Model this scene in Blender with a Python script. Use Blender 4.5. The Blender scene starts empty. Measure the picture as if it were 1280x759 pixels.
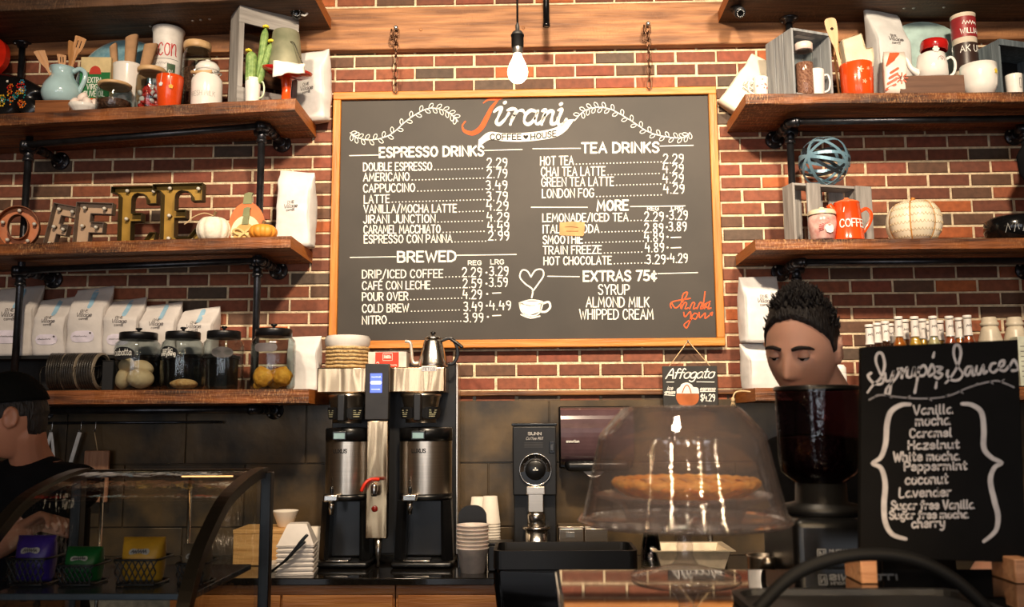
import bpy, bmesh, math, random
from mathutils import Vector, Matrix, Euler
PI = math.pi
sc = bpy.context.scene
COL = sc.collection
random.seed(7)

# ------------------------------------------------------------------ camera
F = 1130.0
CX, CY = 640.0, 379.5
CAM = Vector((0.0, -4.5, 1.58))
_yaw = math.atan(30 / F); _pit = math.atan(145.5 / F); _rol = 0.006
fw = Vector((-math.sin(_yaw) * math.cos(_pit), math.cos(_yaw) * math.cos(_pit), math.sin(_pit)))
rt = Vector((math.cos(_yaw), math.sin(_yaw), 0))
up = rt.cross(fw)
rt, up = rt * math.cos(_rol) - up * math.sin(_rol), up * math.cos(_rol) + rt * math.sin(_rol)
cd = bpy.data.cameras.new('camera')
cam = bpy.data.objects.new('camera', cd); COL.objects.link(cam)
Mc = Matrix((rt, up, -fw)).transposed().to_4x4(); Mc.translation = CAM
cam.matrix_world = Mc
cd.sensor_width = 36; cd.lens = F / 1280 * 36; cd.clip_start = 0.05
cd.dof.use_dof = True; cd.dof.focus_distance = 4.35; cd.dof.aperture_fstop = 6.3
sc.camera = cam

def at(px, py, Y):
    """world point on the plane y = Y that the photograph shows at pixel (px, py)"""
    d = fw * F + rt * (px - CX) - up * (py - CY)
    return CAM + d * ((Y - CAM.y) / d.y)
def ppm(px, py, Y):
    return (at(px + 1, py, Y) - at(px, py, Y)).length

# ------------------------------------------------------------------ light
sc.view_settings.view_transform = 'Standard'
sc.view_settings.look = 'None'
sc.view_settings.exposure = 0.0
sc.view_settings.gamma = 1.0
sc.view_settings.use_curve_mapping = False
w = bpy.data.worlds.new('room_air'); sc.world = w; w.use_nodes = True
w.node_tree.nodes['Background'].inputs[0].default_value = (0.75, 0.62, 0.5, 1)
w.node_tree.nodes['Background'].inputs[1].default_value = 0.03

def lamp(kind, loc, energy, color, target=None, **kw):
    l = bpy.data.lights.new(kind.lower() + '_lamp', kind)
    l.energy = energy; l.color = color
    for k, v in kw.items(): setattr(l, k, v)
    o = bpy.data.objects.new(kind.lower() + '_lamp', l); COL.objects.link(o); o.location = loc
    if target is not None:
        o.rotation_euler = (Vector(target) - Vector(loc)).to_track_quat('-Z', 'Y').to_euler()
    return o
WARM = (1.0, 0.80, 0.58)
# ceiling spots of the bar, aimed at the back wall
for x, tx, e in ((-1.3, -1.4, 300), (0.05, -0.05, 640), (1.35, 1.4, 480)):
    lamp('SPOT', (x, -2.95, 3.95), e, WARM, (tx, 0, 2.55), spot_size=math.radians(72), spot_blend=0.8, shadow_soft_size=0.12)
# shop windows far behind the camera, more strips added for bands on the steel
for x, y, e in ((-2.9, -8.6, 24), (-1.7, -11.2, 34), (-0.2, -11.6, 28), (1.5, -11.2, 34), (2.8, -8.8, 24)):
    lamp('AREA', (x, y, 1.7), e, (0.86, 0.92, 1.0), (x * .3, 0, 1.7), shape='RECTANGLE', size=0.7, size_y=2.4)
# pendant lamps of the seating area behind the camera
for k in range(24):
    _d = 1.9 + .28 * ((k * 5) % 7)
    lamp('POINT', (-2.1 + .18 * k, -3.2 - _d, min(4.1, 1.45 + _d * math.tan(math.radians(24 + 3.0 * ((k * 7) % 8))))), 2.8, (1.0, 0.68, 0.36), shadow_soft_size=0.026)
# narrow spots added to sparkle in the glass dome and brighten the pie
for k in range(18):
    _d = 1.7 + .25 * ((k * 5) % 6); _h = min(4.1, 1.45 + _d * math.tan(math.radians(14 + 4.2 * ((k * 7) % 9))))
    lamp('SPOT', (-1.5 + .19 * k, -3.2 - _d, _h), 20, (1.0, 0.72, 0.42), (0.26, -3.0, 1.42), spot_size=math.radians(15), spot_blend=0.6, shadow_soft_size=0.03)
# spot added over the bar to brighten the barista's face and the pie
lamp('SPOT', (0.05, -3.35, 3.3), 70, WARM, (0.45, -2.75, 1.55), spot_size=math.radians(62), spot_blend=0.7, shadow_soft_size=0.08)
lamp('AREA', (0, -10.2, 4.2), 90, (1.0, 0.76, 0.52), (0, -11.6, 1.5), shape='RECTANGLE', size=4.5, size_y=0.5)  # area lamp added so the front wall reflects warm in the steel

# ------------------------------------------------------------------ materials
def lin(c):
    return tuple((v / 255 / 12.92 if v / 255 <= 0.04045 else ((v / 255 + 0.055) / 1.055) ** 2.4) for v in c) + (1,)
_mc = {}
def mat(name, c, rough=0.5, metal=0.0, var=0.08, scale=18.0, bump=0.0, bscale=60.0, emit=0.0, coat=0.0, stretch=(1, 1, 1), c2=None, sss=0.0, bdet=5, spec=0.5, bdist=0.01):
    if name in _mc: return _mc[name]
    m = bpy.data.materials.new(name); m.use_nodes = True; _mc[name] = m
    nt = m.node_tree; b = nt.nodes['Principled BSDF']
    b.inputs['Roughness'].default_value = rough; b.inputs['Metallic'].default_value = metal
    b.inputs['Coat Weight'].default_value = coat; b.inputs['Specular IOR Level'].default_value = spec
    if sss: b.inputs['Subsurface Weight'].default_value = sss; b.inputs['Subsurface Radius'].default_value = (0.01, 0.004, 0.002)
    tc = nt.nodes.new('ShaderNodeTexCoord'); mp = nt.nodes.new('ShaderNodeMapping')
    mp.inputs['Scale'].default_value = stretch
    nt.links.new(tc.outputs['Object'], mp.inputs[0])
    nz = nt.nodes.new('ShaderNodeTexNoise'); nz.inputs['Scale'].default_value = scale; nz.inputs['Detail'].default_value = 6
    nt.links.new(mp.outputs[0], nz.inputs[0])
    rp = nt.nodes.new('ShaderNodeValToRGB'); L = lin(c)
    if c2 is None:
        a = tuple(v * (1 - var * 2) for v in L[:3]) + (1,); z = tuple(min(1, v * (1 + var * 2)) for v in L[:3]) + (1,)
    else: a, z = L, lin(c2)
    rp.color_ramp.elements[0].position = 0.33; rp.color_ramp.elements[1].position = 0.67
    rp.color_ramp.elements[0].color = a; rp.color_ramp.elements[1].color = z
    nt.links.new(nz.outputs[0], rp.inputs[0]); nt.links.new(rp.outputs[0], b.inputs['Base Color'])
    if bump:
        n2 = nt.nodes.new('ShaderNodeTexNoise'); n2.inputs['Scale'].default_value = bscale; n2.inputs['Detail'].default_value = bdet
        nt.links.new(mp.outputs[0], n2.inputs[0])
        bp = nt.nodes.new('ShaderNodeBump'); bp.inputs['Strength'].default_value = bump; bp.inputs['Distance'].default_value = bdist
        nt.links.new(n2.outputs[0], bp.inputs['Height']); nt.links.new(bp.outputs[0], b.inputs['Normal'])
    if emit:
        b.inputs['Emission Color'].default_value = L; b.inputs['Emission Strength'].default_value = emit
    return m
def wood(name, c1, c2, rough=0.6, axis=0, grain=1.0, bump=0.35, worn=None):
    s = [26 * grain] * 3; s[axis] = 2.2 * grain
    fresh = name not in _mc
    m = mat(name, c1, rough, c2=c2, scale=1.6, stretch=tuple(s), bump=bump, bscale=3.0)
    if worn and fresh:      # pale saw marks and scuffs of old boards
        nt = m.node_tree; b = nt.nodes['Principled BSDF']; src = b.inputs['Base Color'].links[0].from_socket
        tc = nt.nodes.new('ShaderNodeTexCoord'); mp = nt.nodes.new('ShaderNodeMapping'); mp.inputs['Scale'].default_value = (60, 14, 22); mp.inputs['Rotation'].default_value = (0, 0.35, 0)
        nz = nt.nodes.new('ShaderNodeTexNoise'); nz.inputs['Scale'].default_value = 2.2; nz.inputs['Detail'].default_value = 8; nz.inputs['Roughness'].default_value = 0.7
        n2 = nt.nodes.new('ShaderNodeTexNoise'); n2.inputs['Scale'].default_value = 3.5; n2.inputs['Detail'].default_value = 3
        rp = nt.nodes.new('ShaderNodeMapRange'); rp.inputs[1].default_value = 0.50; rp.inputs[2].default_value = 0.72
        r2 = nt.nodes.new('ShaderNodeMapRange'); r2.inputs[1].default_value = 0.38; r2.inputs[2].default_value = 0.62
        mu = nt.nodes.new('ShaderNodeMath'); mu.operation = 'MULTIPLY'
        mx = nt.nodes.new('ShaderNodeMix'); mx.data_type = 'RGBA'; mx.inputs[7].default_value = lin(worn)
        L = nt.links.new; L(tc.outputs['Object'], mp.inputs[0]); L(mp.outputs[0], nz.inputs[0]); L(tc.outputs['Object'], n2.inputs[0]); L(nz.outputs[0], rp.inputs[0]); L(n2.outputs[0], r2.inputs[0])
        L(rp.outputs[0], mu.inputs[0]); L(r2.outputs[0], mu.inputs[1]); L(mu.outputs[0], mx.inputs[0]); L(src, mx.inputs[6]); L(mx.outputs[2], b.inputs['Base Color'])
    return m
def glass(name, tint=(245, 248, 248), ior=1.45, rough=0.02, milk=0.0, wave=0.08, wscale=14):
    """thin clear glass: a transparent sheet with a fresnel reflection"""
    if name in _mc: return _mc[name]
    m = bpy.data.materials.new(name); m.use_nodes = True; _mc[name] = m
    nt = m.node_tree; nt.nodes.remove(nt.nodes['Principled BSDF']); out = nt.nodes['Material Output']
    tr = nt.nodes.new('ShaderNodeBsdfTransparent'); tr.inputs[0].default_value = lin(tint)
    gl = nt.nodes.new('ShaderNodeBsdfGlossy'); gl.inputs['Roughness'].default_value = rough
    fr = nt.nodes.new('ShaderNodeFresnel'); geo = nt.nodes.new('ShaderNodeNewGeometry'); mr = nt.nodes.new('ShaderNodeMapRange')
    mr.inputs[3].default_value = ior; mr.inputs[4].default_value = 1 / ior
    nt.links.new(geo.outputs['Backfacing'], mr.inputs[0]); nt.links.new(mr.outputs[0], fr.inputs[0])
    mx = nt.nodes.new('ShaderNodeMixShader')
    nz = nt.nodes.new('ShaderNodeTexNoise'); nz.inputs['Scale'].default_value = wscale
    bp = nt.nodes.new('ShaderNodeBump'); bp.inputs['Strength'].default_value = wave; bp.inputs['Distance'].default_value = 0.01
    nt.links.new(nz.outputs[0], bp.inputs['Height']); nt.links.new(bp.outputs[0], gl.inputs['Normal'])
    nt.links.new(fr.outputs[0], mx.inputs[0]); nt.links.new(tr.outputs[0], mx.inputs[1]); nt.links.new(gl.outputs[0], mx.inputs[2])
    if milk:
        df = nt.nodes.new('ShaderNodeBsdfDiffuse'); df.inputs[0].default_value = lin((206, 196, 200)); m2 = nt.nodes.new('ShaderNodeMixShader'); m2.inputs[0].default_value = milk
        nt.links.new(mx.outputs[0], m2.inputs[1]); nt.links.new(df.outputs[0], m2.inputs[2]); nt.links.new(m2.outputs[0], out.inputs[0]); return m
    nt.links.new(mx.outputs[0], out.inputs[0])
    return m

# ------------------------------------------------------------------ mesh helpers
class MB:
    def __init__(s): s.bm = bmesh.new(); s.M = Matrix.Identity(4); s.mi = 0
    def add(s, vs, fs, smooth=False):
        bv = [s.bm.verts.new(s.M @ Vector(v)) for v in vs]
        for f in fs:
            try:
                fc = s.bm.faces.new([bv[i] for i in f]); fc.smooth = smooth; fc.material_index = s.mi
            except ValueError: pass
        return s
    def box(s, x0, x1, y0, y1, z0, z1, bev=0.0, seg=2):
        if bev <= 0:
            v = [(x, y, z) for x in (x0, x1) for y in (y0, y1) for z in (z0, z1)]
            return s.add(v, [(0, 1, 3, 2), (4, 6, 7, 5), (0, 4, 5, 1), (2, 3, 7, 6), (0, 2, 6, 4), (1, 5, 7, 3)])
        t = bmesh.new(); bmesh.ops.create_cube(t, size=1.0)
        for v in t.verts:
            v.co = Vector(((x0 + x1) / 2 + v.co.x * (x1 - x0), (y0 + y1) / 2 + v.co.y * (y1 - y0), (z0 + z1) / 2 + v.co.z * (z1 - z0)))
        bmesh.ops.bevel(t, geom=t.edges[:], offset=bev, segments=seg, profile=0.5, affect='EDGES')
        t.normal_update()
        for f in t.faces: f.smooth = max(abs(f.normal.x), abs(f.normal.y), abs(f.normal.z)) < 0.999
        return s.merge(t)
    def merge(s, t):
        t.verts.ensure_lookup_table(); t.verts.index_update()
        bv = [s.bm.verts.new(s.M @ v.co) for v in t.verts]
        for f in t.faces:
            n = s.bm.faces.new([bv[v.index] for v in f.verts]); n.smooth = f.smooth; n.material_index = s.mi
        t.free(); return s
    def lathe(s, prof, seg=32, c=(0, 0, 0), sx=1.0, sy=1.0, flute=0, famp=0.0, cap=True, wob=0.0):
        vs, fs = [], []; n = len(prof)
        for (r, z) in prof:
            for k in range(seg):
                a = 2 * PI * k / seg
                rr = r * (1 + (famp * abs(math.cos(a * flute / 2)) if flute else 0)) + (random.uniform(-wob, wob) if wob else 0)
                vs.append((c[0] + rr * math.cos(a) * sx, c[1] + rr * math.sin(a) * sy, c[2] + z))
        for i in range(n - 1):
            for k in range(seg):
                k2 = (k + 1) % seg
                fs.append((i * seg + k, i * seg + k2, (i + 1) * seg + k2, (i + 1) * seg + k))
        if cap:
            if prof[0][0] > 1e-6: fs.append(tuple(range(seg))[::-1])
            if prof[-1][0] > 1e-6: fs.append(tuple(range((n - 1) * seg, n * seg)))
        return s.add(vs, fs, True)
    def tube(s, pts, r, seg=10, closed=False, flat=None, cap=True):
        pts = [Vector(p) for p in pts]; n = len(pts)
        rs = r if isinstance(r, (list, tuple)) else [r] * n
        vs, fs = [], []; nrm = None
        for i, p in enumerate(pts):
            if closed: t = pts[(i + 1) % n] - pts[i - 1]
            else: t = pts[min(i + 1, n - 1)] - pts[max(i - 1, 0)]
            t.normalize()
            if nrm is None:
                nrm = t.orthogonal().normalized()
                if flat is not None: nrm = (Vector(flat) - t * t.dot(Vector(flat))).normalized()
            nrm = (nrm - t * nrm.dot(t)).normalized(); bn = t.cross(nrm)
            fx = 1.0 if flat is None else 0.3
            for k in range(seg):
                a = 2 * PI * k / seg
                vs.append(p + nrm * (math.cos(a) * rs[i] * fx) + bn * (math.sin(a) * rs[i]))
        for i in range(n if closed else n - 1):
            j = (i + 1) % n
            for k in range(seg):
                k2 = (k + 1) % seg
                fs.append((i * seg + k, i * seg + k2, j * seg + k2, j * seg + k))
        if cap and not closed: fs.append(tuple(range(seg))[::-1]); fs.append(tuple(range((n - 1) * seg, n * seg)))
        return s.add(vs, fs, True)
    def sph(s, c, r, sx=1, sy=1, sz=1, u=16, v=10):
        prof = [(max(1e-7, r * math.sin(PI * i / v)), -r * math.cos(PI * i / v) * sz) for i in range(v + 1)]
        return s.lathe(prof, u, c, sx, sy, cap=False)
    def prism(s, outl, y0, y1, smooth=False):
        """outline in x-z, extruded from y0 to y1"""
        n = len(outl)
        vs = [(p[0], y0, p[1]) for p in outl] + [(p[0], y1, p[1]) for p in outl]
        fs = [tuple(range(n)), tuple(range(2 * n - 1, n - 1, -1))] + [(i, i + n, (i + 1) % n + n, (i + 1) % n) for i in range(n)]
        s.add(vs, fs, smooth); return s
    def build(s, name, m, parent=None, label=None, rec=True):
        if rec: bmesh.ops.recalc_face_normals(s.bm, faces=s.bm.faces[:])
        me = bpy.data.meshes.new(name); s.bm.to_mesh(me); s.bm.free()
        for x in (m if isinstance(m, (list, tuple)) else [m]): me.materials.append(x)
        o = bpy.data.objects.new(name, me); COL.objects.link(o)
        if parent is not None: o.parent = parent
        if label: o['label'] = label
        return o
def tag(o, label, cat, group=None):
    o['label'] = label; o['category'] = cat
    if group: o['group'] = group
    return o
def thing(name, label, cat, loc=(0, 0, 0), rz=0.0, group=None, rot=None):
    o = bpy.data.objects.new(name, None); COL.objects.link(o); o.empty_display_size = 0.05
    o.location = loc; o.rotation_euler = rot if rot else (0, 0, rz)
    return tag(o, label, cat, group)
def struct(o): o['kind'] = 'structure'; return o
def copy_tree(o, parent=None):
    c = o.copy(); COL.objects.link(c)
    if parent is not None: c.parent = parent
    for ch in list(o.children): copy_tree(ch, c)
    return c
def spline(pts, n=8, closed=False):
    """Catmull-Rom through points of any dimension"""
    P = [tuple(p) for p in pts]; out = []; m = len(P)
    if m < 3: return P
    for i in range(m if closed else m - 1):
        if closed: a, b, c, d = P[i - 1], P[i], P[(i + 1) % m], P[(i + 2) % m]
        else: a, b, c, d = P[max(i - 1, 0)], P[i], P[i + 1], P[min(i + 2, m - 1)]
        for k in range(n):
            t = k / n
            out.append(tuple(0.5 * (2 * b[j] + (c[j] - a[j]) * t + (2 * a[j] - 5 * b[j] + 4 * c[j] - d[j]) * t * t + (3 * b[j] - a[j] - 3 * c[j] + d[j]) * t ** 3) for j in range(len(b))))
    if not closed: out.append(P[-1])
    return out

# ------------------------------------------------------------------ hand lettering: a single-stroke alphabet
G = {}
def _g(ch, wd, s): G[ch] = (wd, [[tuple(float(v) for v in p.split(',')) for p in st.split()] for st in s.split('|')] if s else [])
for _l in '''A 6 0,0 3,10 6,0|1,3.5 5,3.5
B 5.3 0,0 0,10 3,10 4.6,9 4.6,6.5 3,5.4 0,5.4|3,5.4 5.2,4.2 5.2,1.2 3.4,0 0,0
C 5.4 5.3,8.2 4,10 2,10 .4,8 0,5 .4,2 2,0 4,0 5.3,1.8
D 5.8 0,0 0,10 2.6,10 5,8.2 5.8,5 5,1.8 2.6,0 0,0
E 4.6 4.6,10 0,10 0,0 4.6,0|0,5.2 3.8,5.2
F 4.6 4.6,10 0,10 0,0|0,5.2 3.8,5.2
G 5.6 5.4,8.2 4,10 2,10 .4,8 0,5 .4,2 2,0 4,0 5.4,2 5.4,4.6 3.4,4.6
H 5.5 0,0 0,10|5.5,0 5.5,10|0,5.2 5.5,5.2
I 1 .5,0 .5,10
J 4 4,10 4,2.4 3,.3 1.4,0 0,1.8
K 5.2 0,0 0,10|5,10 0,4.4|1.6,5.8 5.2,0
L 4.2 0,10 0,0 4.2,0
M 7 0,0 .8,10 3.5,3 6.2,10 7,0
N 5.5 0,0 0,10 5.5,0 5.5,10
O 6.2 3.1,10 1.2,9 0,5 1.2,1 3.1,0 5,1 6.2,5 5,9 3.1,10
P 5 0,0 0,10 3,10 5,8.6 5,6 3,4.6 0,4.6
Q 6.2 3.1,10 1.2,9 0,5 1.2,1 3.1,0 5,1 6.2,5 5,9 3.1,10|3.8,2.2 6.2,-.6
R 5.2 0,0 0,10 3,10 5,8.6 5,6 3,4.6 0,4.6|2.4,4.6 5.2,0
S 4.8 4.7,8.4 3.6,10 1.6,10 .2,8.4 .5,6.4 4.2,4.2 4.8,2 3.4,0 1.4,0 0,1.7
T 5.6 0,10 5.6,10|2.8,10 2.8,0
U 5.6 0,10 0,2.5 1.4,0 4.2,0 5.6,2.5 5.6,10
V 6 0,10 3,0 6,10
W 8 0,10 2,0 4,7.5 6,0 8,10
X 5.4 0,0 5.4,10|0,10 5.4,0
Y 5.4 0,10 2.7,5 5.4,10|2.7,5 2.7,0
Z 5 0,10 5,10 0,0 5,0
0 5 2.5,10 .8,9 0,5 .8,1 2.5,0 4.2,1 5,5 4.2,9 2.5,10
1 2 .2,8 1.6,10 1.6,0
2 4.8 .1,8 1.2,10 3.4,10 4.6,8 4,5.6 0,0 4.8,0
3 4.6 .2,9 1.8,10 4,9.2 4,6.4 2,5.2 4.2,4.4 4.4,1.4 2.6,0 0,1
4 5 1,10 0,4.4 5,4.4|4,7 4,0
5 4.6 4.4,10 .8,10 .4,5.6 2.8,6.2 4.6,4 4,.8 2,0 0,1
6 4.6 4,9.6 1.6,7.6 .2,3.6 1,.6 2.8,0 4.4,1.6 4.2,4.4 2.4,5.4 .4,3.6
7 4.6 0,10 4.6,10 1.6,0
8 4.8 2.4,5.3 .5,7 .8,9.4 2.4,10 4,9.4 4.3,7 2.4,5.3 .2,3 .8,.6 2.4,0 4,.6 4.6,3 2.4,5.3
9 4.6 4.4,6.4 2.4,5 .4,6.4 .4,9 2.2,10 4.2,9 4.5,6 3.8,2 2.4,0
. 1.2 .6,0 .6,.4
, 1.2 .8,.6 .2,-1.4
- 5 0,5 5,5
* 2 1,4.6 1,5.2
/ 4 0,-1 4,11
& 6 6,0 1.2,8 2.2,10 3.6,9 3.2,7 .2,3 .6,.6 2.6,0 5.4,4
$ 4.8 4.7,8 3.6,9.4 1.6,9.4 .2,8 .5,6.2 4.2,4.2 4.8,2.2 3.4,.6 1.4,.6 0,2|2.4,11 2.4,-1
c| 4.4 4,6.6 2.6,7.8 .8,6.6 0,4.4 .8,2 2.6,1 4.2,2.2|2.4,9.4 2.4,-.6
a 5 4.6,5.2 3,6.3 1,5.3 0,3 .8,.6 2.4,0 4,1.4 4.5,3.6 4.6,6 4.6,1.4 5.6,.2
b 4.6 0,10 .1,5 .1,.6 2,0 4,1 4.6,3.4 3.6,5.8 1.8,6 .2,4.4
c 4.4 4.2,5 2.8,6.3 .8,5.3 0,3 .8,.6 2.6,0 4.4,1.2
d 5 4.6,5 2.8,6.2 .8,5.2 0,3 .8,.6 2.4,0 4,1.4 4.6,4 4.6,10 4.6,1.2 5.4,.2
e 4.6 .2,3 4.2,3.6 3.8,5.6 2.2,6.3 .6,5.2 0,3 .8,.6 2.6,0 4.6,1.2
f 3.6 3.6,9 2.4,10 1.4,8.6 1.3,4 1.2,0|0,6 3.2,6
g 4.8 4.6,5 2.8,6.2 .8,5.2 0,3 .8,.8 2.4,.2 4.2,1.6 4.6,5 4.5,-1.6 2.8,-3.6 .6,-2.6
h 4.8 0,10 0,0|.1,3.6 1.8,6 3.6,5.8 4.2,4 4.2,1 5,.2
i 1.6 .5,6 .5,1 1.4,0|.6,8.2 .6,8.8
j 2.4 1.6,6 1.6,-2 .4,-3.6 -.8,-2.8|1.7,8.2 1.7,8.8
k 4.4 0,10 0,0|3.8,6 .2,2.8|1.4,3.8 4.2,0
l 1.8 .5,10 .4,1.2 1.6,0
m 7.4 0,6.2 0,0|.1,3.8 1.6,6 3,5.6 3.4,3.8 3.4,0|3.5,3.8 5,6 6.4,5.6 6.8,3.8 6.8,1 7.6,.2
n 4.8 0,6.2 0,0|.1,3.6 1.8,6 3.6,5.8 4.2,4 4.2,1 5,.2
o 4.8 2.4,6.2 .7,5.2 0,3 .8,.7 2.4,0 4,.8 4.7,3 4,5.3 2.4,6.2 4.6,5.6
p 4.8 0,6.2 0,-3.6|.1,4.4 2,6.2 4,5.4 4.6,3 3.8,.7 2,0 .2,1.4
q 4.8 4.6,5 2.8,6.2 .8,5.2 0,3 .8,.8 2.4,.2 4.2,1.6|4.6,6.2 4.6,-3.6
r 3.4 0,6.2 .1,0|.1,3.6 1.4,5.8 3.4,6
s 4 3.8,5.2 2.4,6.2 .6,5.6 .6,4.2 3.2,2.6 3.8,1 2.2,0 .2,.6
t 3.6 1.5,9.4 1.4,1.4 2.4,.1 3.6,.8|0,6.4 3.4,6.6
u 5 0,6.2 .1,1.6 1.4,0 3,.6 4.3,3|4.4,6.2 4.4,1.2 5.2,.2
v 4.4 0,6.2 2.2,0 4.4,6.2
w 6.6 0,6.2 1.4,0 3.3,5 5,0 6.6,6.2
x 4.4 0,0 4.4,6.2|0,6.2 4.4,0
y 4.8 0,6.2 .4,2.6 1.8,.8 3.6,2|4.6,6.2 4,-1 2.4,-3.6 .4,-3
z 4.2 0,6.2 4.2,6.2 0,0 4.2,0'''.split('\n'):
    _p = _l.split(' ', 2); _g('c' + '|' if _p[0] == 'c|' else _p[0], float(_p[1]), _p[2])
G['c¢'] = G.pop('c|')
G['¢'] = G.pop('c¢')
_e = G['E']; G['É'] = (_e[0], _e[1] + [[(1.4, 11.2), (3.4, 13)]])
def strokes(s, track=2.0, smooth=False, space=3.6):
    x = 0.0; out = []
    for ch in s:
        if ch == ' ': x += space; continue
        wd, st = G[ch]
        for pl in st:
            pl = [(x + a, b) for a, b in pl]
            out.append(spline(pl, 4) if smooth and len(pl) > 2 else pl)
        x += wd + track
    return out, max(x - track, 1e-3)
def ribbon(mb, pl, wid, fmap, disc=8):
    """flat brush stroke of width wid along polyline pl; fmap(u, v) -> point"""
    q = [tuple(pl[0][:2])]
    for p in pl[1:]:
        if math.hypot(p[0] - q[-1][0], p[1] - q[-1][1]) > 1e-7: q.append(tuple(p[:2]))
    n = len(q)
    W = lambda i: (wid(i / max(1, n - 1)) if callable(wid) else wid) / 2
    if n == 1:
        mb.add([fmap(q[0][0] + W(0) * math.cos(2 * PI * k / disc), q[0][1] + W(0) * math.sin(2 * PI * k / disc)) for k in range(disc)], [tuple(range(disc))]); return
    closed = math.hypot(q[0][0] - q[-1][0], q[0][1] - q[-1][1]) < 1e-6
    ds = []
    for i in range(n - 1):
        dx, dy = q[i + 1][0] - q[i][0], q[i + 1][1] - q[i][1]; L = math.hypot(dx, dy); ds.append((dx / L, dy / L))
    vs = []
    for i in range(n):
        d0 = ds[i - 1] if i > 0 else (ds[-1] if closed else ds[0]); d1 = ds[i] if i < n - 1 else (ds[0] if closed else ds[-1])
        mx, my = -(d0[1] + d1[1]), d0[0] + d1[0]; L = math.hypot(mx, my)
        if L < 0.25: mx, my, k = -d0[1], d0[0], 1.0
        else: mx, my = mx / L, my / L; k = min(1.9, 1 / max(0.3, L / 2))
        r = W(i) * k
        vs.append(fmap(q[i][0] - mx * r, q[i][1] - my * r)); vs.append(fmap(q[i][0] + mx * r, q[i][1] + my * r))
    fs = [(2 * i, 2 * i + 2, 2 * i + 3, 2 * i + 1) for i in range(n - 1)]
    mb.add(vs, fs)
    if closed: return
    for i, d, sg in ((0, ds[0], -1), (n - 1, ds[-1], 1)):
        r = W(i); a0 = math.atan2(d[1] * sg, d[0] * sg)
        mb.add([fmap(q[i][0] + r * math.cos(a0 - PI / 2 + PI * k / 4), q[i][1] + r * math.sin(a0 - PI / 2 + PI * k / 4)) for k in range(5)], [tuple(range(5))])
def write(mb, s, u0, u1, v, h, wid, fmap, slant=0.0, smooth=False, track=2.0, space=3.6, dv=0.0, vdir=-1):
    """write s between u0 and u1 on baseline v with cap height h (vdir -1: v grows downward, as in pixels)"""
    st, W = strokes(s, track, smooth, space); k = (u1 - u0) / W
    for pl in st:
        q = [(u0 + a * k + slant * b * h / 10, v + dv * (a / W) + vdir * b * h / 10) for a, b in pl]
        ribbon(mb, q, wid, fmap)
def scribble(mb, u0, u1, v, h, wid, fmap, n=9, vdir=1):
    """illegible small print: a wavy stroke"""
    rn = random.Random(int(u0 * 1e5)); ribbon(mb, [(u0 + (u1 - u0) * i / (2 * n), v + vdir * h * (rn.uniform(.55, 1) if i % 2 else rn.uniform(0, .3))) for i in range(2 * n + 1)], wid, fmap)
def planar(ox, oy, oz, ux=1, nz=0):
    """fmap for writing on a local x-z plane at depth oy, metres"""
    return lambda u, v: (ox + u, oy, oz + v)
def cyl(R, c=(0, 0), off=0.0008, a0=-PI / 2):
    """fmap for writing round an upright cylinder of radius R (u along the front, v up)"""
    return lambda u, v: (c[0] + (R + off) * math.cos(a0 + u / R), c[1] + (R + off) * math.sin(a0 + u / R), v)
# ================================================================== the room
def brick_material():
    m = bpy.data.materials.new('red_brick'); m.use_nodes = True
    nt = m.node_tree; b = nt.nodes['Principled BSDF']; b.inputs['Roughness'].default_value = 0.75
    at_ = nt.nodes.new('ShaderNodeAttribute'); at_.attribute_name = 'tone'
    tc = nt.nodes.new('ShaderNodeTexCoord'); nz = nt.nodes.new('ShaderNodeTexNoise')
    nz.inputs['Scale'].default_value = 34; nz.inputs['Detail'].default_value = 8
    nt.links.new(tc.outputs['Object'], nz.inputs[0])
    mr = nt.nodes.new('ShaderNodeMapRange'); mr.inputs[1].default_value = 0.25; mr.inputs[2].default_value = 0.75
    mr.inputs[3].default_value = 0.72; mr.inputs[4].default_value = 1.25
    nt.links.new(nz.outputs[0], mr.inputs[0])
    mx = nt.nodes.new('ShaderNodeVectorMath'); mx.operation = 'SCALE'
    nt.links.new(at_.outputs['Color'], mx.inputs[0]); nt.links.new(mr.outputs[0], mx.inputs['Scale'])
    nt.links.new(mx.outputs[0], b.inputs['Base Color'])
    bp = nt.nodes.new('ShaderNodeBump'); bp.inputs['Strength'].default_value = 0.5; bp.inputs['Distance'].default_value = 0.004
    nt.links.new(nz.outputs[0], bp.inputs['Height']); nt.links.new(bp.outputs[0], b.inputs['Normal'])
    return m
M_BRICK = brick_material()
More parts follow.
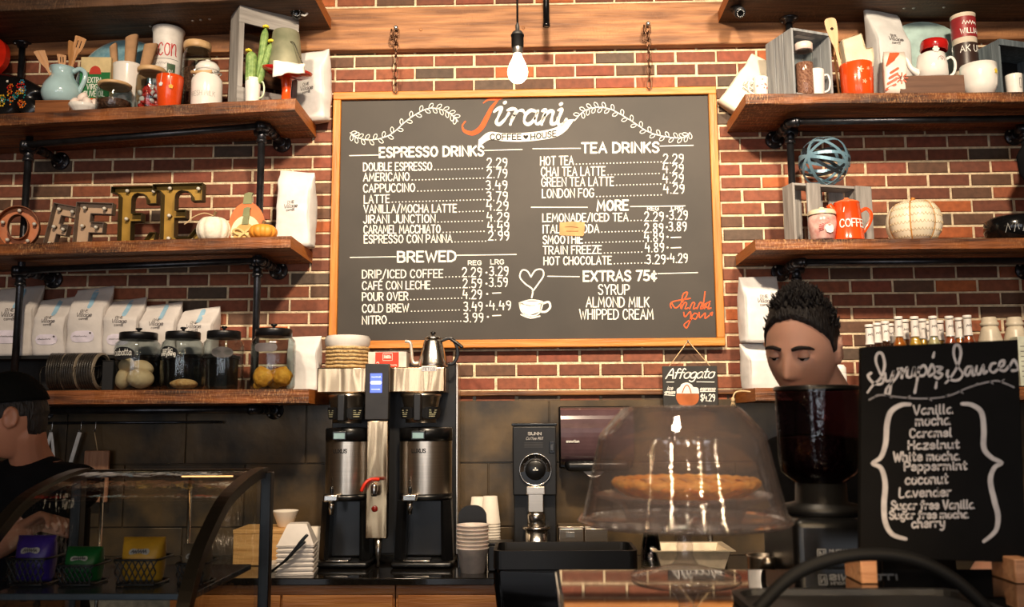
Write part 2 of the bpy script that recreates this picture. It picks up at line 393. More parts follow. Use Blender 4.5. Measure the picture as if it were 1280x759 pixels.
def brick_wall():
    rnd = random.Random(3)
    bm = bmesh.new(); cl = bm.loops.layers.float_color.new('tone')
    ch, cw = 0.0672, 0.2085; j = 0.0052
    def face(vs, c, mi):
        f = bm.faces.new([bm.verts.new(v) for v in vs]); f.material_index = mi
        for l in f.loops: l[cl] = c
    X0, X1 = -3.3, 3.2
    mort = lin((226, 206, 172))
    face([(X0, 0.0, 0), (X1, 0.0, 0), (X1, 0.0, 4.3), (X0, 0.0, 4.3)], mort, 1)
    k0 = int((1.70 - 1.858) / ch) - 1; k1 = int((3.75 - 1.858) / ch) + 1
    tones = [((128, 72, 50), 9), ((110, 62, 44), 8), ((98, 68, 50), 3.5), ((86, 70, 58), 3), ((142, 80, 52), 5), ((172, 92, 48), 1.3), ((132, 68, 48), 5)]
    for k in range(k0, k1 + 1):
        z = 1.858 + k * ch
        off = 0.632 if k % 2 == 0 else 0.525
        n0 = int((X0 - off) / cw) - 1
        for n in range(n0, n0 + int((X1 - X0) / cw) + 2):
            x = off + n * cw + rnd.uniform(-.002, .002)
            a0, a1, b0, b1 = x + j, x + cw - j, z + j + rnd.uniform(-.001, .001), z + ch - j + rnd.uniform(-.001, .001)
            yf = -0.006 + rnd.uniform(-.0015, .0015); e = 0.0035
            c = rnd.choices([t[0] for t in tones], [t[1] for t in tones])[0]
            s = rnd.uniform(.82, 1.15); c = lin(c); c = (c[0] * s, c[1] * s, c[2] * s, 1)
            q = [(a0 + e, yf, b0 + e), (a1 - e, yf, b0 + e), (a1 - e, yf, b1 - e), (a0 + e, yf, b1 - e)]
            p = [(a0, 0, b0), (a1, 0, b0), (a1, 0, b1), (a0, 0, b1)]
            face(q, c, 0)
            for i in range(4):
                i2 = (i + 1) % 4; face([p[i], p[i2], q[i2], q[i]], c, 0)
    me = bpy.data.meshes.new('wall_back'); bm.to_mesh(me); bm.free()
    me.materials.append(M_BRICK); me.materials.append(mat('lime_mortar', (226, 206, 172), 0.95, var=0.12, scale=30, bump=0.8, bscale=120))
    o = bpy.data.objects.new('wall_back', me); COL.objects.link(o); return struct(o)
brick_wall()

M_BEAM = wood('oak_beam', (118, 76, 46), (184, 128, 82), 0.6, worn=(150, 100, 62))
M_RECL = wood('reclaimed_oak', (58, 30, 14), (150, 86, 40), 0.5, bump=0.7, worn=(214, 160, 104))
M_ENDG = mat('end_grain', (196, 120, 48), 0.5, c2=(160, 84, 30), scale=9, stretch=(4, 1, 40), bump=0.3)
M_PLANK = wood('dark_plank', (52, 33, 20), (98, 66, 42), 0.65, worn=(120, 88, 62))
M_BLACK = mat('black_paint', (16, 16, 17), 0.6)

b = MB(); b.box(-3.3, 3.2, -0.055, 0.0, 3.483, 3.712, 0.006)
for (px, py) in ((526, 37), (654, 35)): b.sph(at(px, py, -0.056), 0.009, sy=0.5)
struct(b.build('trim_1', M_BEAM))
# slate tile splashback
b = MB(); b.box(-3.3, 3.2, -0.004, 0.0, 0.93, 1.70)
rnd = random.Random(5)
for r in range(3):
    z0 = 1.372 - 0.305 * (2 - r) + 0.305; off = -0.24 + (0.3 if r % 2 == 0 else 0)
    for n in range(-6, 7):
        x0 = off + n * 0.6
        b.box(x0 + .003, x0 + .597, -0.014 + rnd.uniform(-.001, .001), -0.004, max(0.93, z0 - 0.305 + .003), min(1.70, z0 - .003), 0.002, 1)
struct(b.build('wall_lower', mat('bronze_slate_tile', (50, 46, 40), 0.34, 0.35, c2=(104, 84, 56), scale=5, bump=0.25, bscale=9)))
b = MB(); b.box(-3.3, 3.2, -0.03, 0.0, 1.697, 1.722, 0.006)
struct(b.build('trim_2', wood('walnut_moulding', (84, 50, 26), (150, 98, 52), 0.5)))
b = MB(); b.box(-3.3, 3.2, -12, 0.0, -0.05, 0.0)
struct(b.build('floor', mat('dark_concrete', (70, 62, 55), 0.4)))
b = MB(); b.box(-3.3, 3.2, -12, 0.0, 4.25, 4.3)
struct(b.build('ceiling', mat('black_ceiling', (20, 21, 23), 0.8)))
b = MB(); b.box(-3.35, -3.3, -12, 0.0, 0, 4.3); struct(b.build('wall_left', mat('warm_plaster', (128, 108, 86), 0.8)))
b = MB(); b.box(3.2, 3.25, -12, 0.0, 0, 4.3); struct(b.build('wall_right', mat('warm_plaster', (128, 108, 86), 0.8)))
b = MB(); b.box(-3.3, 3.2, -12.05, -12.0, 0, 4.3); struct(b.build('wall_front', mat('cream_plaster', (176, 142, 108), 0.8)))

# ventilation duct below the ceiling, above the beam
t = thing('air_duct', 'dark round air duct running along the ceiling above the wooden beam', 'duct', (0, -0.35, 4.03))
b = MB(); b.tube([(-3.2, 0, 0), (3.15, 0, 0)], 0.17, 28); b.build('duct_pipe', mat('dark_steel', (40, 46, 52), 0.35, 0.6), t)
for x in (-2.4, -1.2, 0.0, 1.2, 2.4):
    b = MB(); b.tube([(x - .02, 0, 0), (x + .02, 0, 0)], 0.176, 28); b.build('duct_collar', mat('dark_steel', (40, 46, 52), 0.35, 0.6), t)
    b = MB(); b.box(x - .012, x + .012, -.004, .004, .17, .225); b.build('hanger_strap', M_BLACK, t)

# ------------------------------------------------------------------ shelves
SD = 0.42
def shelf(name, ax, az, bx, bz, th, label, m=M_RECL, mend=M_ENDG):
    """plank from ax to bx; az, bz = height of its top at both ends"""
    b = MB(); rn = random.Random(int(ax * 91)); N = 40
    top, bot = [], []
    vs = []
    for i in range(N + 1):
        f = i / N; x = ax + (bx - ax) * f; z = az + (bz - az) * f
        w = 0 if i in (0, N) else rn.uniform(-.002, .002)
        for (y, zz) in ((-SD + w, z - .003), (-SD + .004 + w, z), (-0.012, z), (-0.012, z - th), (-SD + .006 + w, z - th + rn.uniform(0, .003)), (-SD + w, z - th + .004)):
            vs.append((x, y, zz))
    fs = []
    for i in range(N):
        for k in range(6):
            k2 = (k + 1) % 6; fs.append((i * 6 + k, i * 6 + k2, i * 6 + 6 + k2, i * 6 + 6 + k))
    b.add(vs, fs)
    b.mi = 1; b.add([vs[i] for i in range(6)], [tuple(range(6))]); b.add([vs[N * 6 + i] for i in range(6)], [tuple(range(6))])
    o = b.build(name, [m, mend]); return tag(o, label, 'shelf')
SH = {}
def mk(key, ax, az, bx, bz, th, label, **k):
    SH[key] = (ax, az, bx, bz); shelf('wall_shelf', ax, az, bx, bz, th, label, **k)
def sz(key, x):
    ax, az, bx, bz = SH[key]; return az + (bz - az) * (x - ax) / (bx - ax)
mk('L1', -2.9, 3.024, -1.126, 3.094, 0.062, 'reclaimed wood shelf on the left holding jars, pitcher and grey picture crate')
mk('L2', -2.9, 2.402, -1.130, 2.431, 0.058, 'reclaimed wood shelf on the left carrying the metal letters and pumpkins')
mk('L3', -2.9, 1.726, -1.030, 1.724, 0.066, 'lowest reclaimed wood shelf on the left under the lidded glass jars')
mk('R1', 0.985, 3.081, 2.75, 3.066, 0.052, 'reclaimed wood shelf on the right holding the teapot and large coffee bag')
mk('R2', 1.003, 2.390, 2.75, 2.381, 0.052, 'reclaimed wood shelf on the right holding the orange coffee pot and white pumpkin')
mk('R3', 0.975, 1.715, 2.75, 1.71, 0.06, 'lowest shelf on the right, behind the barista, holding syrup bottles')
mk('L0', -2.9, 3.60, -1.05, 3.655, 0.06, 'dark topmost plank on the left under the ceiling', m=M_PLANK)
mk('R0', 0.95, 3.655, 2.75, 3.63, 0.06, 'dark topmost plank on the right under the ceiling', m=M_PLANK)

for nm, pts, zz_ in (('L0', ((188, 33), (200, 32), (211, 31), (241, 26), (251, 25), (262, 24)), -.12), ('R0', ((1130, 10), (1142, 10), (1180, 9)), -.12)):
    o = [q for q in COL.objects if q.name.startswith('wall_shelf')][6 if nm == 'L0' else 7]
    for px, py in pts:
        p = at(px, py, -.2); z = sz(nm, p.x) - .06; f_ = (z - CAM.z) / (p.z - CAM.z); q = CAM + (p - CAM) * f_
        if not -.40 < q.y < -.03: q = Vector((q.x, -.2, z))
        b = MB(); b.sph((q.x, q.y, z), .008, sz=.6, u=10, v=6); b.build('bolt', mat('steel_bolt', (190, 190, 188), 0.3, 0.9), o)

# ------------------------------------------------------------------ black iron pipe frames
M_IRON = mat('black_iron', (66, 67, 72), 0.32, 0.85, var=0.15, bump=0.12, bscale=80)
M_BOLT = mat('steel_bolt', (190, 190, 188), 0.3, 0.9)
PR = 0.017
def flange(par, c, axis):
    """round flange with four bolts; axis 'y' on the wall, 'z' under a plank"""
    b = MB(); b.M = Matrix.Translation(c) @ (Matrix.Rotation(PI / 2, 4, 'X') if axis == 'y' else Matrix.Rotation(PI, 4, 'X'))
    b.lathe([(0.047, 0), (0.047, 0.008), (0.044, 0.011), (0.028, 0.012), (0.025, 0.028), (0.018, 0.03)], 28)
    o = b.build('flange', M_IRON, par)
    for k in range(4):
        b = MB(); b.M = Matrix.Translation(c) @ (Matrix.Rotation(PI / 2, 4, 'X') if axis == 'y' else Matrix.Rotation(PI, 4, 'X'))
        a = PI / 4 + k * PI / 2; b.lathe([(0.006, 0.010), (0.006, 0.015), (0.003, 0.017)], 8, (0.036 * math.cos(a), 0.036 * math.sin(a), 0)); b.build('bolt', M_BOLT, o)
def collar(b, p, d, r=0.0235, h=0.022):
    p, d = Vector(p), Vector(d).normalized(); b.tube([p - d * h / 2, p + d * h / 2], r, 16)
def pipe_frame(label, levels, xs, ypipe, ztop, zbot, back=.045):
    """levels: heights of the long pipes; xs: x of the wall brackets"""
    t = thing('pipe_shelf_frame', label, 'pipe frame', (0, 0, 0))
    xa, xb = xs
    for (z, zl, zr) in levels:
        b = MB(); b.tube([(xa, ypipe, zl), (xb, ypipe, zr)], PR, 14); b.build('long_pipe', M_IRON, t)
        for x, zz in ((xa, zl), (xb, zr)):
            if not -2.6 < x < 2.6: continue
            s = 1 if (x == xb or x < -2) else -1
            b = MB(); pts = [(x - s * .005, ypipe, zz)] + [(x + s * .033 * math.sin(a), ypipe + .033 * (1 - math.cos(a)), zz) for a in (0.3, 0.7, 1.1, PI / 2)]
            b.tube(pts, 0.0225, 14); collar(b, (x + s * .002, ypipe, zz), (1, 0, 0)); collar(b, (x + s * .033, ypipe + .035, zz), (0, 1, 0)); b.build('elbow', M_IRON, t)
            b = MB(); b.tube([(x + s * .033, ypipe + .03, zz), (x + s * .033, -0.02, zz)], PR, 14); collar(b, (x + s * .033, ypipe + .10, zz), (0, 1, 0), h=.05); collar(b, (x + s * .033, ypipe + .16, zz), (0, 1, 0), .021, h=.02)
            b.build('short_pipe', M_IRON, t)
            flange(t, (x + s * .033, -0.007, zz), 'y')
    for x in xs:
        if not -2.6 < x < 2.6: continue
        yp = ypipe + back
        b = MB(); b.tube([(x, yp, zbot), (x, yp, ztop)], PR, 14); b.build('post', M_IRON, t)
        for (z, zl, zr) in levels:
            zz = zl if x == xa else zr
            if zz - .05 < zbot: continue
            b = MB(); collar(b, (x, yp, zz - .035), (0, 0, 1), .0225, .05); collar(b, (x, yp, zz - .062), (0, 0, 1), .026, .016); collar(b, (x, yp, zz - .01), (1, 0, 0), .0235, .07)
            b.build('tee', M_IRON, t)
    return t
ft = pipe_frame('black iron pipe frame carrying the three shelves on the left', [(0, 2.925, 3.002), (0, 2.305, 2.338), (0, 1.635, 1.635)], (-2.49, -1.335), -0.29, 3.0, 1.63)
pipe_frame('black iron pipe frame carrying the three shelves on the right', [(0, 2.985, 2.985), (0, 2.303, 2.300)], (1.255, 2.39), -0.29, 2.99, 1.72, .125)
# drop pipes from the topmost planks
for (x, z, lb, k) in ((at(985, 6, -.10).x, 3.594, 'short black drop pipe with a flange under the right topmost plank', 'R1'), (at(30, 33, -.055).x, 3.552, 'short black drop pipe with a flange under the left topmost plank', 'L1')):
    yq = -.10 if x > 0 else -.055
    t = thing('drop_pipe', lb, 'pipe', (x, yq, z))
    b = MB(); b.tube([(0, 0, -0.01), (0, 0, sz(k, x) - z)], PR, 14); b.build('post', M_IRON, t)
    flange(t, (0, 0, 0), 'z')
# ================================================================== the menu board
M_FRAME = wood('pine_frame', (184, 108, 36), (212, 138, 56), 0.45)
M_CHALKB = mat('chalkboard', (52, 47, 42), 0.6, var=0.12, scale=3)
M_CHALK = mat('white_chalk', (238, 236, 228), 0.9, var=0.05)
M_OCHALK = mat('orange_chalk', (226, 96, 52), 0.9)
bx0, bx1, bz0, bz1 = -1.03, 0.926, 1.934, 3.256
t = thing('menu_board', 'large chalkboard menu in a pine frame listing coffee and tea prices', 'menu board', (0, 0, 0))
b = MB(); b.box(bx0 + .02, bx1 - .02, -0.040, -0.012, bz0 + .02, bz1 - .02); b.build('chalk_panel', M_CHALKB, t)
fw_ = 0.040
for (a0, a1, c0, c1) in ((bx0, bx1, bz1 - fw_, bz1), (bx0, bx1, bz0, bz0 + fw_)):
    b = MB(); b.box(a0, a1, -0.06, -0.01, c0, c1, 0.004); b.build('frame_rail', M_FRAME, t)
M_FRV = wood('pine_frame_upright', (184, 108, 36), (212, 138, 56), 0.45, axis=2)
for (a0, a1) in ((bx0, bx0 + fw_), (bx1 - fw_, bx1)):
    b = MB(); b.box(a0, a1, -0.0595, -0.0105, bz0 + fw_, bz1 - fw_, 0.004); b.build('frame_stile', M_FRV, t)
BY = -0.0412
def bf(u, v): return at(400 + u / 2.169, 90 + v / 2.169, BY)
def bfront(u, v): return at(400 + u / 2.169, 90 + v / 2.169, BY - 0.0008)
def line(mb, pts, w_, f=bf, sm=0): ribbon(mb, spline(pts, sm) if sm else pts, w_, f)
# headings
for (s, u0, u1, v, h) in (('ESPRESSO DRINKS', 162, 443, 231, 25), ('BREWED', 211, 368, 515, 27), ('TEA DRINKS', 710, 918, 219, 26), ('MORE', 752, 835, 376, 26), ('EXTRAS 75¢', 715, 912, 567, 26)):
    b = MB(); write(b, s, u0, u1, v, h, 5.4, bf, dv=-5 if len(s) > 12 else -2)
    b.build('heading_lettering', M_CHALK, t)
for (p0, p1) in (((80, 227), (158, 225)), ((446, 213), (548, 210)), ((82, 503), (206, 501)), ((372, 497), (532, 495)), ((577, 208), (706, 207)), ((922, 201), (1012, 199)), ((573, 367), (725, 367)), ((842, 365), (990, 363)), ((617, 554), (703, 555)), ((916, 547), (1024, 544))):
    b = MB(); line(b, [p0, p1], 2.6)
    b.build('heading_rule', M_CHALK, t)
# price lists
def row(b, s, u0, u1, v, prices, dots_to, h=21):
    write(b, s, u0, u1, v, h, 3.3, bf, dv=-2)
    n = max(0, int((dots_to - u1 - 8) / 9.2))
    for i in range(n + 1):
        u = u1 + 8 + 9.2 * i
        if u < dots_to: line(b, [(u, v - 3 - i * .25), (u + .4, v - 3 - i * .25)], 3.6)
    for (p, a0, a1, pv) in prices:
        if p == '-': line(b, [(a0, pv - 10), (a1, pv - 11)], 3)
        elif p == '*': line(b, [(a0, pv - 10), (a0 + .5, pv - 10)], 5.5)
        else: write(b, p, a0, a1, pv, 24, 3.2, bf)
b = MB()
for r in (('DOUBLE ESPRESSO', 118, 303, 268, [('2.29', 453, 507, 258)], 448), ('AMERICANO', 118, 242, 296, [('2.79', 453, 507, 287)], 448),
          ('CAPPUCCINO', 118, 257, 326, [('3.49', 450, 507, 319)], 445), ('LATTE', 120, 188, 356, [('3.79', 452, 508, 349)], 448),
          ('VANILLA/MOCHA LATTE', 119, 370, 382, [('4.29', 452, 510, 375)], 448), ('JIRANI JUNCTION', 118, 312, 410, [('4.29', 453, 512, 405)], 448),
          ('CARAMEL MACCHIATO', 119, 326, 438, [('4.49', 455, 512, 431)], 450), ('ESPRESSO CON PANNA', 120, 358, 464, [('2.99', 457, 512, 456)], 452)):
    row(b, *r)
b.build('espresso_price_list', M_CHALK, t)
b = MB()
for r in (('DRIP/ICED COFFEE', 115, 333, 559, [('2.29', 386, 438, 555), ('*', 451, 0, 554), ('3.29', 460, 510, 552)], 384),
          ('CAFÉ CON LECHE', 115, 298, 590, [('2.59', 388, 438, 585), ('*', 451, 0, 584), ('3.59', 459, 508, 582)], 386),
          ('POUR OVER', 115, 238, 620, [('4.29', 388, 438, 615), ('*', 453, 0, 612), ('-', 468, 490, 610)], 386),
          ('COLD BREW', 115, 240, 652, [('3.49', 390, 440, 648), ('*', 452, 0, 644), ('4.49', 460, 517, 645)], 386),
          ('NITRO', 115, 180, 684, [('3.99', 390, 442, 678), ('*', 455, 0, 674), ('-', 468, 490, 671)], 388)):
    row(b, *r)
write(b, 'REG', 402, 437, 523, 11, 2.6, bf); write(b, 'LRG', 463, 498, 521, 12, 2.6, bf)
b.build('brewed_price_list', M_CHALK, t)
b = MB()
for r in (('HOT TEA', 598, 687, 253, [('2.29', 931, 985, 247)], 928), ('CHAI TEA LATTE', 600, 773, 282, [('4.29', 930, 985, 274)], 928),
          ('GREEN TEA LATTE', 601, 796, 310, [('4.29', 930, 985, 301)], 928), ('LONDON FOG', 603, 742, 341, [('4.29', 932, 987, 329)], 930)):
    row(b, *r, h=23)
b.build('tea_price_list', M_CHALK, t)
b = MB()
for r in (('LEMONADE/ICED TEA', 604, 835, 406, [('2.29', 880, 931, 404), ('*', 941, 0, 401), ('3.29', 948, 996, 400)], 878),
          ('ITALIAN SODA', 604, 756, 437, [('2.89', 880, 930, 435), ('*', 940, 0, 431), ('3.89', 946, 993, 431)], 878),
          ('SMOOTHIE', 605, 712, 466, [('4.89', 880, 931, 460), ('*', 942, 0, 457), ('-', 952, 978, 459)], 878),
          ('TRAIN FREEZE', 605, 763, 494, [('4.89', 882, 932, 488), ('*', 942, 0, 486), ('-', 952, 978, 487)], 880),
          ('HOT CHOCOLATE', 607, 790, 523, [('3.29', 885, 936, 520), ('*', 943, 0, 516), ('4.29', 950, 996, 517)], 882)):
    row(b, *r)
write(b, 'REG', 888, 918, 375, 10, 2.4, bf); write(b, 'LRG', 953, 984, 374, 10, 2.4, bf)
b.build('cold_drink_price_list', M_CHALK, t)
b = MB()
for r in (('SYRUP', 755, 838, 603), ('ALMOND MILK', 722, 892, 637), ('WHIPPED CREAM', 704, 903, 670)): write(b, r[0], r[1], r[2], r[3], 26, 3.4, bf)
b.build('extras_list', M_CHALK, t)
# title: a big orange J, white script, ribbon banner
b = MB()
ribbon(b, spline([(443, 84), (455, 76), (475, 74), (494, 70)], 6), lambda f: 3 + 4 * f, bf)
ribbon(b, spline([(484, 74), (466, 96), (452, 124), (436, 152), (414, 166), (392, 160), (386, 146), (394, 134)], 8), lambda f: 3 + 11 * math.sin(PI * min(1, f * 1.15) ** .9) ** 1 if f < .85 else 4, bf)
b.build('title_initial', M_OCHALK, t, 'orange chalk initial')
b = MB()
def scr(pts, w0=4, w1=9): ribbon(b, spline(pts, 7), lambda f: w0 + (w1 - w0) * abs(math.sin(f * PI * 2.2)), bf)
scr([(472, 108), (482, 100), (492, 98), (484, 120), (478, 136), (486, 142), (500, 130), (512, 112)], 6, 10)
ribbon(b, [(500, 84), (503, 82)], 9, bf)
scr([(508, 104), (522, 100), (532, 104), (522, 126), (516, 142)], 6, 10); scr([(520, 126), (534, 108), (548, 104), (554, 110)], 5, 9)
scr([(588, 108), (572, 104), (558, 116), (554, 134), (564, 142), (578, 132), (590, 106)], 6, 10); scr([(592, 104), (584, 126), (586, 140), (596, 138), (604, 126)], 5, 9)
scr([(602, 106), (612, 104), (606, 124), (601, 142)], 6, 10); scr([(605, 126), (620, 108), (632, 108), (628, 126), (628, 140), (640, 138), (646, 124)], 6, 10)
scr([(646, 104), (656, 102), (648, 124), (646, 140), (656, 144), (668, 128)], 6, 9)
ribbon(b, [(652, 88), (655, 86)], 9, bf)
b.build('title_lettering', M_CHALK, t)
def band(mb, top, bot, f, n=10):
    T, B_ = spline(top, n), spline(bot, n); m = min(len(T), len(B_))
    for i in range(m - 1): mb.add([f(*T[i]), f(*T[i + 1]), f(*B_[i + 1]), f(*B_[i])], [(0, 1, 2, 3)])
b = MB(); band(b, [(430, 184), (458, 163), (500, 166), (550, 165), (600, 160), (640, 150), (664, 132), (688, 128)], [(428, 206), (460, 184), (500, 188), (550, 189), (600, 184), (640, 176), (668, 158), (690, 128)], bf)
b.build('banner', M_CHALK, t, 'white chalk ribbon banner')
b = MB(); write(b, 'COFFEE', 462, 545, 184, 15, 3.0, bfront, dv=-1); write(b, 'HOUSE', 572, 640, 184, 15, 3.0, bfront, dv=-10)
for (cu, cv, s, f) in ((558, 176, 7, bfront),):
    b.add([f(cu + s * 16 * math.sin(a) ** 3 / 16, cv - s * (13 * math.cos(a) - 5 * math.cos(2 * a) - 2 * math.cos(3 * a) - math.cos(4 * a)) / 16) for a in [2 * PI * k / 24 for k in range(24)]], [tuple(range(24))])
b.build('banner_lettering', mat('dark_chalk', (46, 42, 38), 0.9), t, 'dark letters on the banner')
# leafy vines
def vine(b, pts, fl=1):
    c = spline(pts, 8); ribbon(b, c, 2.6, bf); n = len(c)
    for i in range(3, n - 2, 4):
        for sd in (-1, 1):
            x, y = c[i + (0 if sd > 0 else -2)]; dx, dy = c[i + 1][0] - c[i - 1][0], c[i + 1][1] - c[i - 1][1]; L = math.hypot(dx, dy); dx, dy = dx / L, dy / L
            a = sd * 0.9; ex, ey = dx * math.cos(a) - dy * math.sin(a), dx * math.sin(a) + dy * math.cos(a)
            lp = [(x + ex * q - ey * p, y + ey * q + ex * p) for q, p in ((0, 0), (6, -4), (13, -4), (17, 0), (12, 4), (5, 3), (0, 0))]
            ribbon(b, spline(lp, 3), 1.9, bf)
for pts in ([(82, 165), (100, 178), (140, 184), (190, 170), (240, 128), (290, 100), (330, 102), (360, 118), (374, 134)], [(1003, 164), (985, 178), (940, 176), (890, 162), (840, 130), (790, 102), (750, 96), (716, 106), (690, 132)]):
    b = MB(); vine(b, pts); b.build('vine_drawing', M_CHALK, t)
# the coffee cup drawing
b = MB()
band(b, [(541, 626), (560, 622), (600, 622)], [(545, 640), (560, 660), (596, 650)], bf)
ribbon(b, spline([(541, 626), (572, 618), (604, 624), (572, 634), (541, 626)], 6), 3, bf)
ribbon(b, spline([(541, 628), (546, 648), (560, 660), (584, 660), (598, 648), (604, 626)], 6), 4, bf)
ribbon(b, spline([(604, 628), (620, 624), (624, 638), (612, 650), (598, 650)], 6), 6, bf)
ribbon(b, spline([(545, 658), (570, 667), (596, 662)], 6), 4, bf)
ribbon(b, spline([(574, 612), (576, 590), (556, 574), (542, 556), (548, 538), (562, 540), (572, 556)], 7), 4, bf)
ribbon(b, spline([(572, 556), (584, 538), (602, 536), (606, 552), (592, 574), (576, 596)], 7), 4, bf)
b.build('cup_drawing', M_CHALK, t)
b = MB()
def oc(p, w_=3.4): ribbon(b, spline(p, 6), w_, bf)
oc([(954, 628), (966, 640), (988, 616), (996, 598), (984, 604), (978, 640)], 3.6); oc([(952, 640), (950, 630), (960, 622), (1004, 614)])
for u in (978, 1000, 1020, 1040):
    oc([(u + 2, 642), (u + 10, 626), (u + 16, 628), (u + 12, 642), (u + 20, 640)])
oc([(1044, 596), (1038, 640)]); oc([(1058, 622), (1042, 632), (1056, 642)])
oc([(986, 652), (990, 664), (1004, 650), (1004, 672), (994, 694), (988, 684), (1010, 668)]); oc([(1016, 654), (1008, 664), (1018, 670), (1024, 658), (1016, 654)]); oc([(1028, 652), (1030, 666), (1044, 654), (1044, 668), (1056, 660)])
oc([(1060, 654), (1064, 652), (1062, 660), (1058, 654)], 3)
b.build('thank_you_lettering', M_OCHALK, t, 'orange chalk script')
# taped paper over one drink's name
o = MB(); o.add([bf(u, v) + Vector((0, d, 0)) for (u, v, d) in ((650, 409, -.003), (684, 406, -.005), (718, 408, -.003), (716, 440, -.004), (713, 446, -.006), (649, 443, -.003))], [(0, 1, 2, 3, 4, 5)])
o = o.build('paper_note', mat('kraft_paper', (192, 148, 98), 0.8)); md = o.modifiers.new('s', 'SOLIDIFY'); md.thickness = 0.0008
tag(o, 'small tan paper note taped over a drink name on the menu board', 'note')
b = MB()
b.tube([bf(664, 421) + Vector((0, -.0055, 0)), bf(680, 420) + Vector((0, -.0065, 0)), bf(700, 422) + Vector((0, -.006, 0))], 0.0012, 5); b.tube([bf(668, 432) + Vector((0, -.0055, 0)), bf(700, 432) + Vector((0, -.006, 0))], 0.0012, 5)
b.build('pencil_writing', mat('pencil', (150, 116, 76), 0.9), o)

# chains holding the board
M_CHAIN = mat('aged_chain', (104, 76, 58), 0.35, 0.9)
def chain(px, pyt, lb):
    a = at(px, pyt, -0.075); t = thing('hanging_chain', lb, 'chain', a)
    n = 9; L = (a.z - (bz1 - 0.01)) / n
    b = MB(); b.sph((0, -0.004, 0.004), 0.012); b.tube([(0, 0.02, 0.004), (0, -.004, .004)], 0.006, 8); b.build('screw_eye', M_BOLT, t)
    for k in range(n + 2):
        ang = 0.0 if k % 2 == 0 else PI / 2
        if k < n: zc, x, yo = -L * (k + .5), 0.0, 0
        else: zc, x, yo = -L * (k - n + .7), -0.022, -.004
        b = MB(); pts = []
        for q in range(14):
            th = 2 * PI * q / 14; dx, dz = 0.011 * math.cos(th), (L * .5 - .004) * math.sin(th) + .008 * math.copysign(1, math.sin(th)) * (abs(math.sin(th)) > .1)
            pts.append((x + dx * math.cos(ang), yo + dx * math.sin(ang), zc + dz))
        b.tube(pts, 0.0034, 7, closed=True); b.build('link', M_CHAIN, t)
    return t
chain(495, 36, 'chain holding the left end of the menu board')
chain(810, 31, 'chain holding the right end of the menu board')
# bare bulb pendant
t = thing('pendant_bulb', 'bare glowing light bulb hanging on a black cord above the menu board', 'lamp', at(647, 68, -1.9))
Sx = ppm(647, 60, -1.9)
b = MB(); pr = [(0.013, 0.0), (0.0135, -.006), (0.017, -.016), (0.024, -.03), (0.0295, -.046), (0.0305, -.058), (0.027, -.073), (0.017, -.085), (0.0001, -.09)]
b.lathe(pr, 24, cap=False); b.build('bulb', mat('lit_bulb', (255, 226, 178), 0.3, emit=14.0, var=0), t)
b = MB(); b.lathe([(0.0145, 0.0), (0.0155, .002), (0.0155, .02), (0.014, .022)], 20); b.build('bulb_cap', mat('brushed_cap', (170, 168, 165), 0.35, 0.9), t)
b = MB(); b.lathe([(0.017, 0.022), (0.0185, 0.024), (0.0185, 0.056), (0.020, 0.057), (0.020, 0.061), (0.018, 0.064), (0.014, 0.071), (0.006, 0.074), (0.006, 0.09), (0.003, 0.1)], 20); b.build('socket', M_BLACK, t)
b = MB(); b.tube([(0, 0, .09), (0.001, 0, .5), (0.004, 0, 4.25 - t.location.z)], 0.0032, 8); b.build('cord', M_BLACK, t)
# conduit
t = thing('black_conduit', 'black steel conduit end hanging in front of the wooden beam', 'conduit', at(683, 33, -0.30))
b = MB(); b.lathe([(0.012, 0), (0.0155, 0), (0.0155, 0.34), (0.012, 0.34)], 18, cap=False); b.lathe([(0.018, 0.0), (0.018, 0.012)], 18); b.build('conduit_pipe', mat('gloss_black', (14, 14, 15), 0.15), t)
# cameras
def seccam(px, py, Y, z1, rz, lb, bullet):
    t = thing('security_camera', lb, 'camera', at(px, py, Y))
    if not bullet:
        b = MB(); b.sph((0, 0, 0), 0.034); b.build('dome', mat('gloss_black', (14, 14, 15), 0.15), t)
        b = MB(); b.lathe([(0.04, 0.024), (0.042, 0.03), (0.042, z1 - t.location.z), (0.03, z1 - t.location.z)], 24); b.build('mount', M_BLACK, t)
        f = (0.006, -0.03, -0.012); cab = [(0.02, -.02, -.018), (0.042, -.02, -.024), (0.056, -.02, -.012)]
    else:
        b = MB(); b.M = Matrix.Rotation(0.6, 4, 'X'); b.tube([(0, .07, 0), (0, .06, 0), (0, -.02, 0), (0, -.026, 0)], [.018, .026, .028, .026], 24); b.build('body', mat('gunmetal', (60, 62, 66), 0.3, .7), t)
        b = MB(); b.tube([(0, .03, 0), (-.002, .04, .03), (-.004, .045, z1 - t.location.z)], .012, 12); b.lathe([(.03, z1 - t.location.z - .012), (.03, z1 - t.location.z)], 20, (-.004, .045, 0)); b.build('mount', M_BLACK, t)
        f = (0, -0.022, -0.016); cab = None
    b = MB(); b.M = Matrix.Translation(f) @ Matrix.Rotation(0.6 if bullet else .45, 4, 'X') @ Matrix.Rotation(PI / 2, 4, 'X')
    b.lathe([(0.022, 0), (0.022, 0.005), (0.016, 0.007), (0.009, 0.004), (0.0001, 0.004)], 22)
    b.build('lens', mat('lens_glass', (8, 8, 10), 0.05), t)
    b = MB(); b.M = Matrix.Translation(f) @ Matrix.Rotation(0.6 if bullet else .45, 4, 'X') @ Matrix.Rotation(PI / 2, 4, 'X')
    for k in range(12): b.sph((0.0165 * math.cos(k * PI / 6), 0.0165 * math.sin(k * PI / 6), 0.007), 0.0026, u=6, v=4)
    b.build('infrared_led', mat('white_led', (210, 212, 215), 0.3), t)
    if cab: b = MB(); b.tube(spline(cab, 4), .005, 8); b.build('cable', mat('white_plastic', (232, 230, 226), 0.4), t)
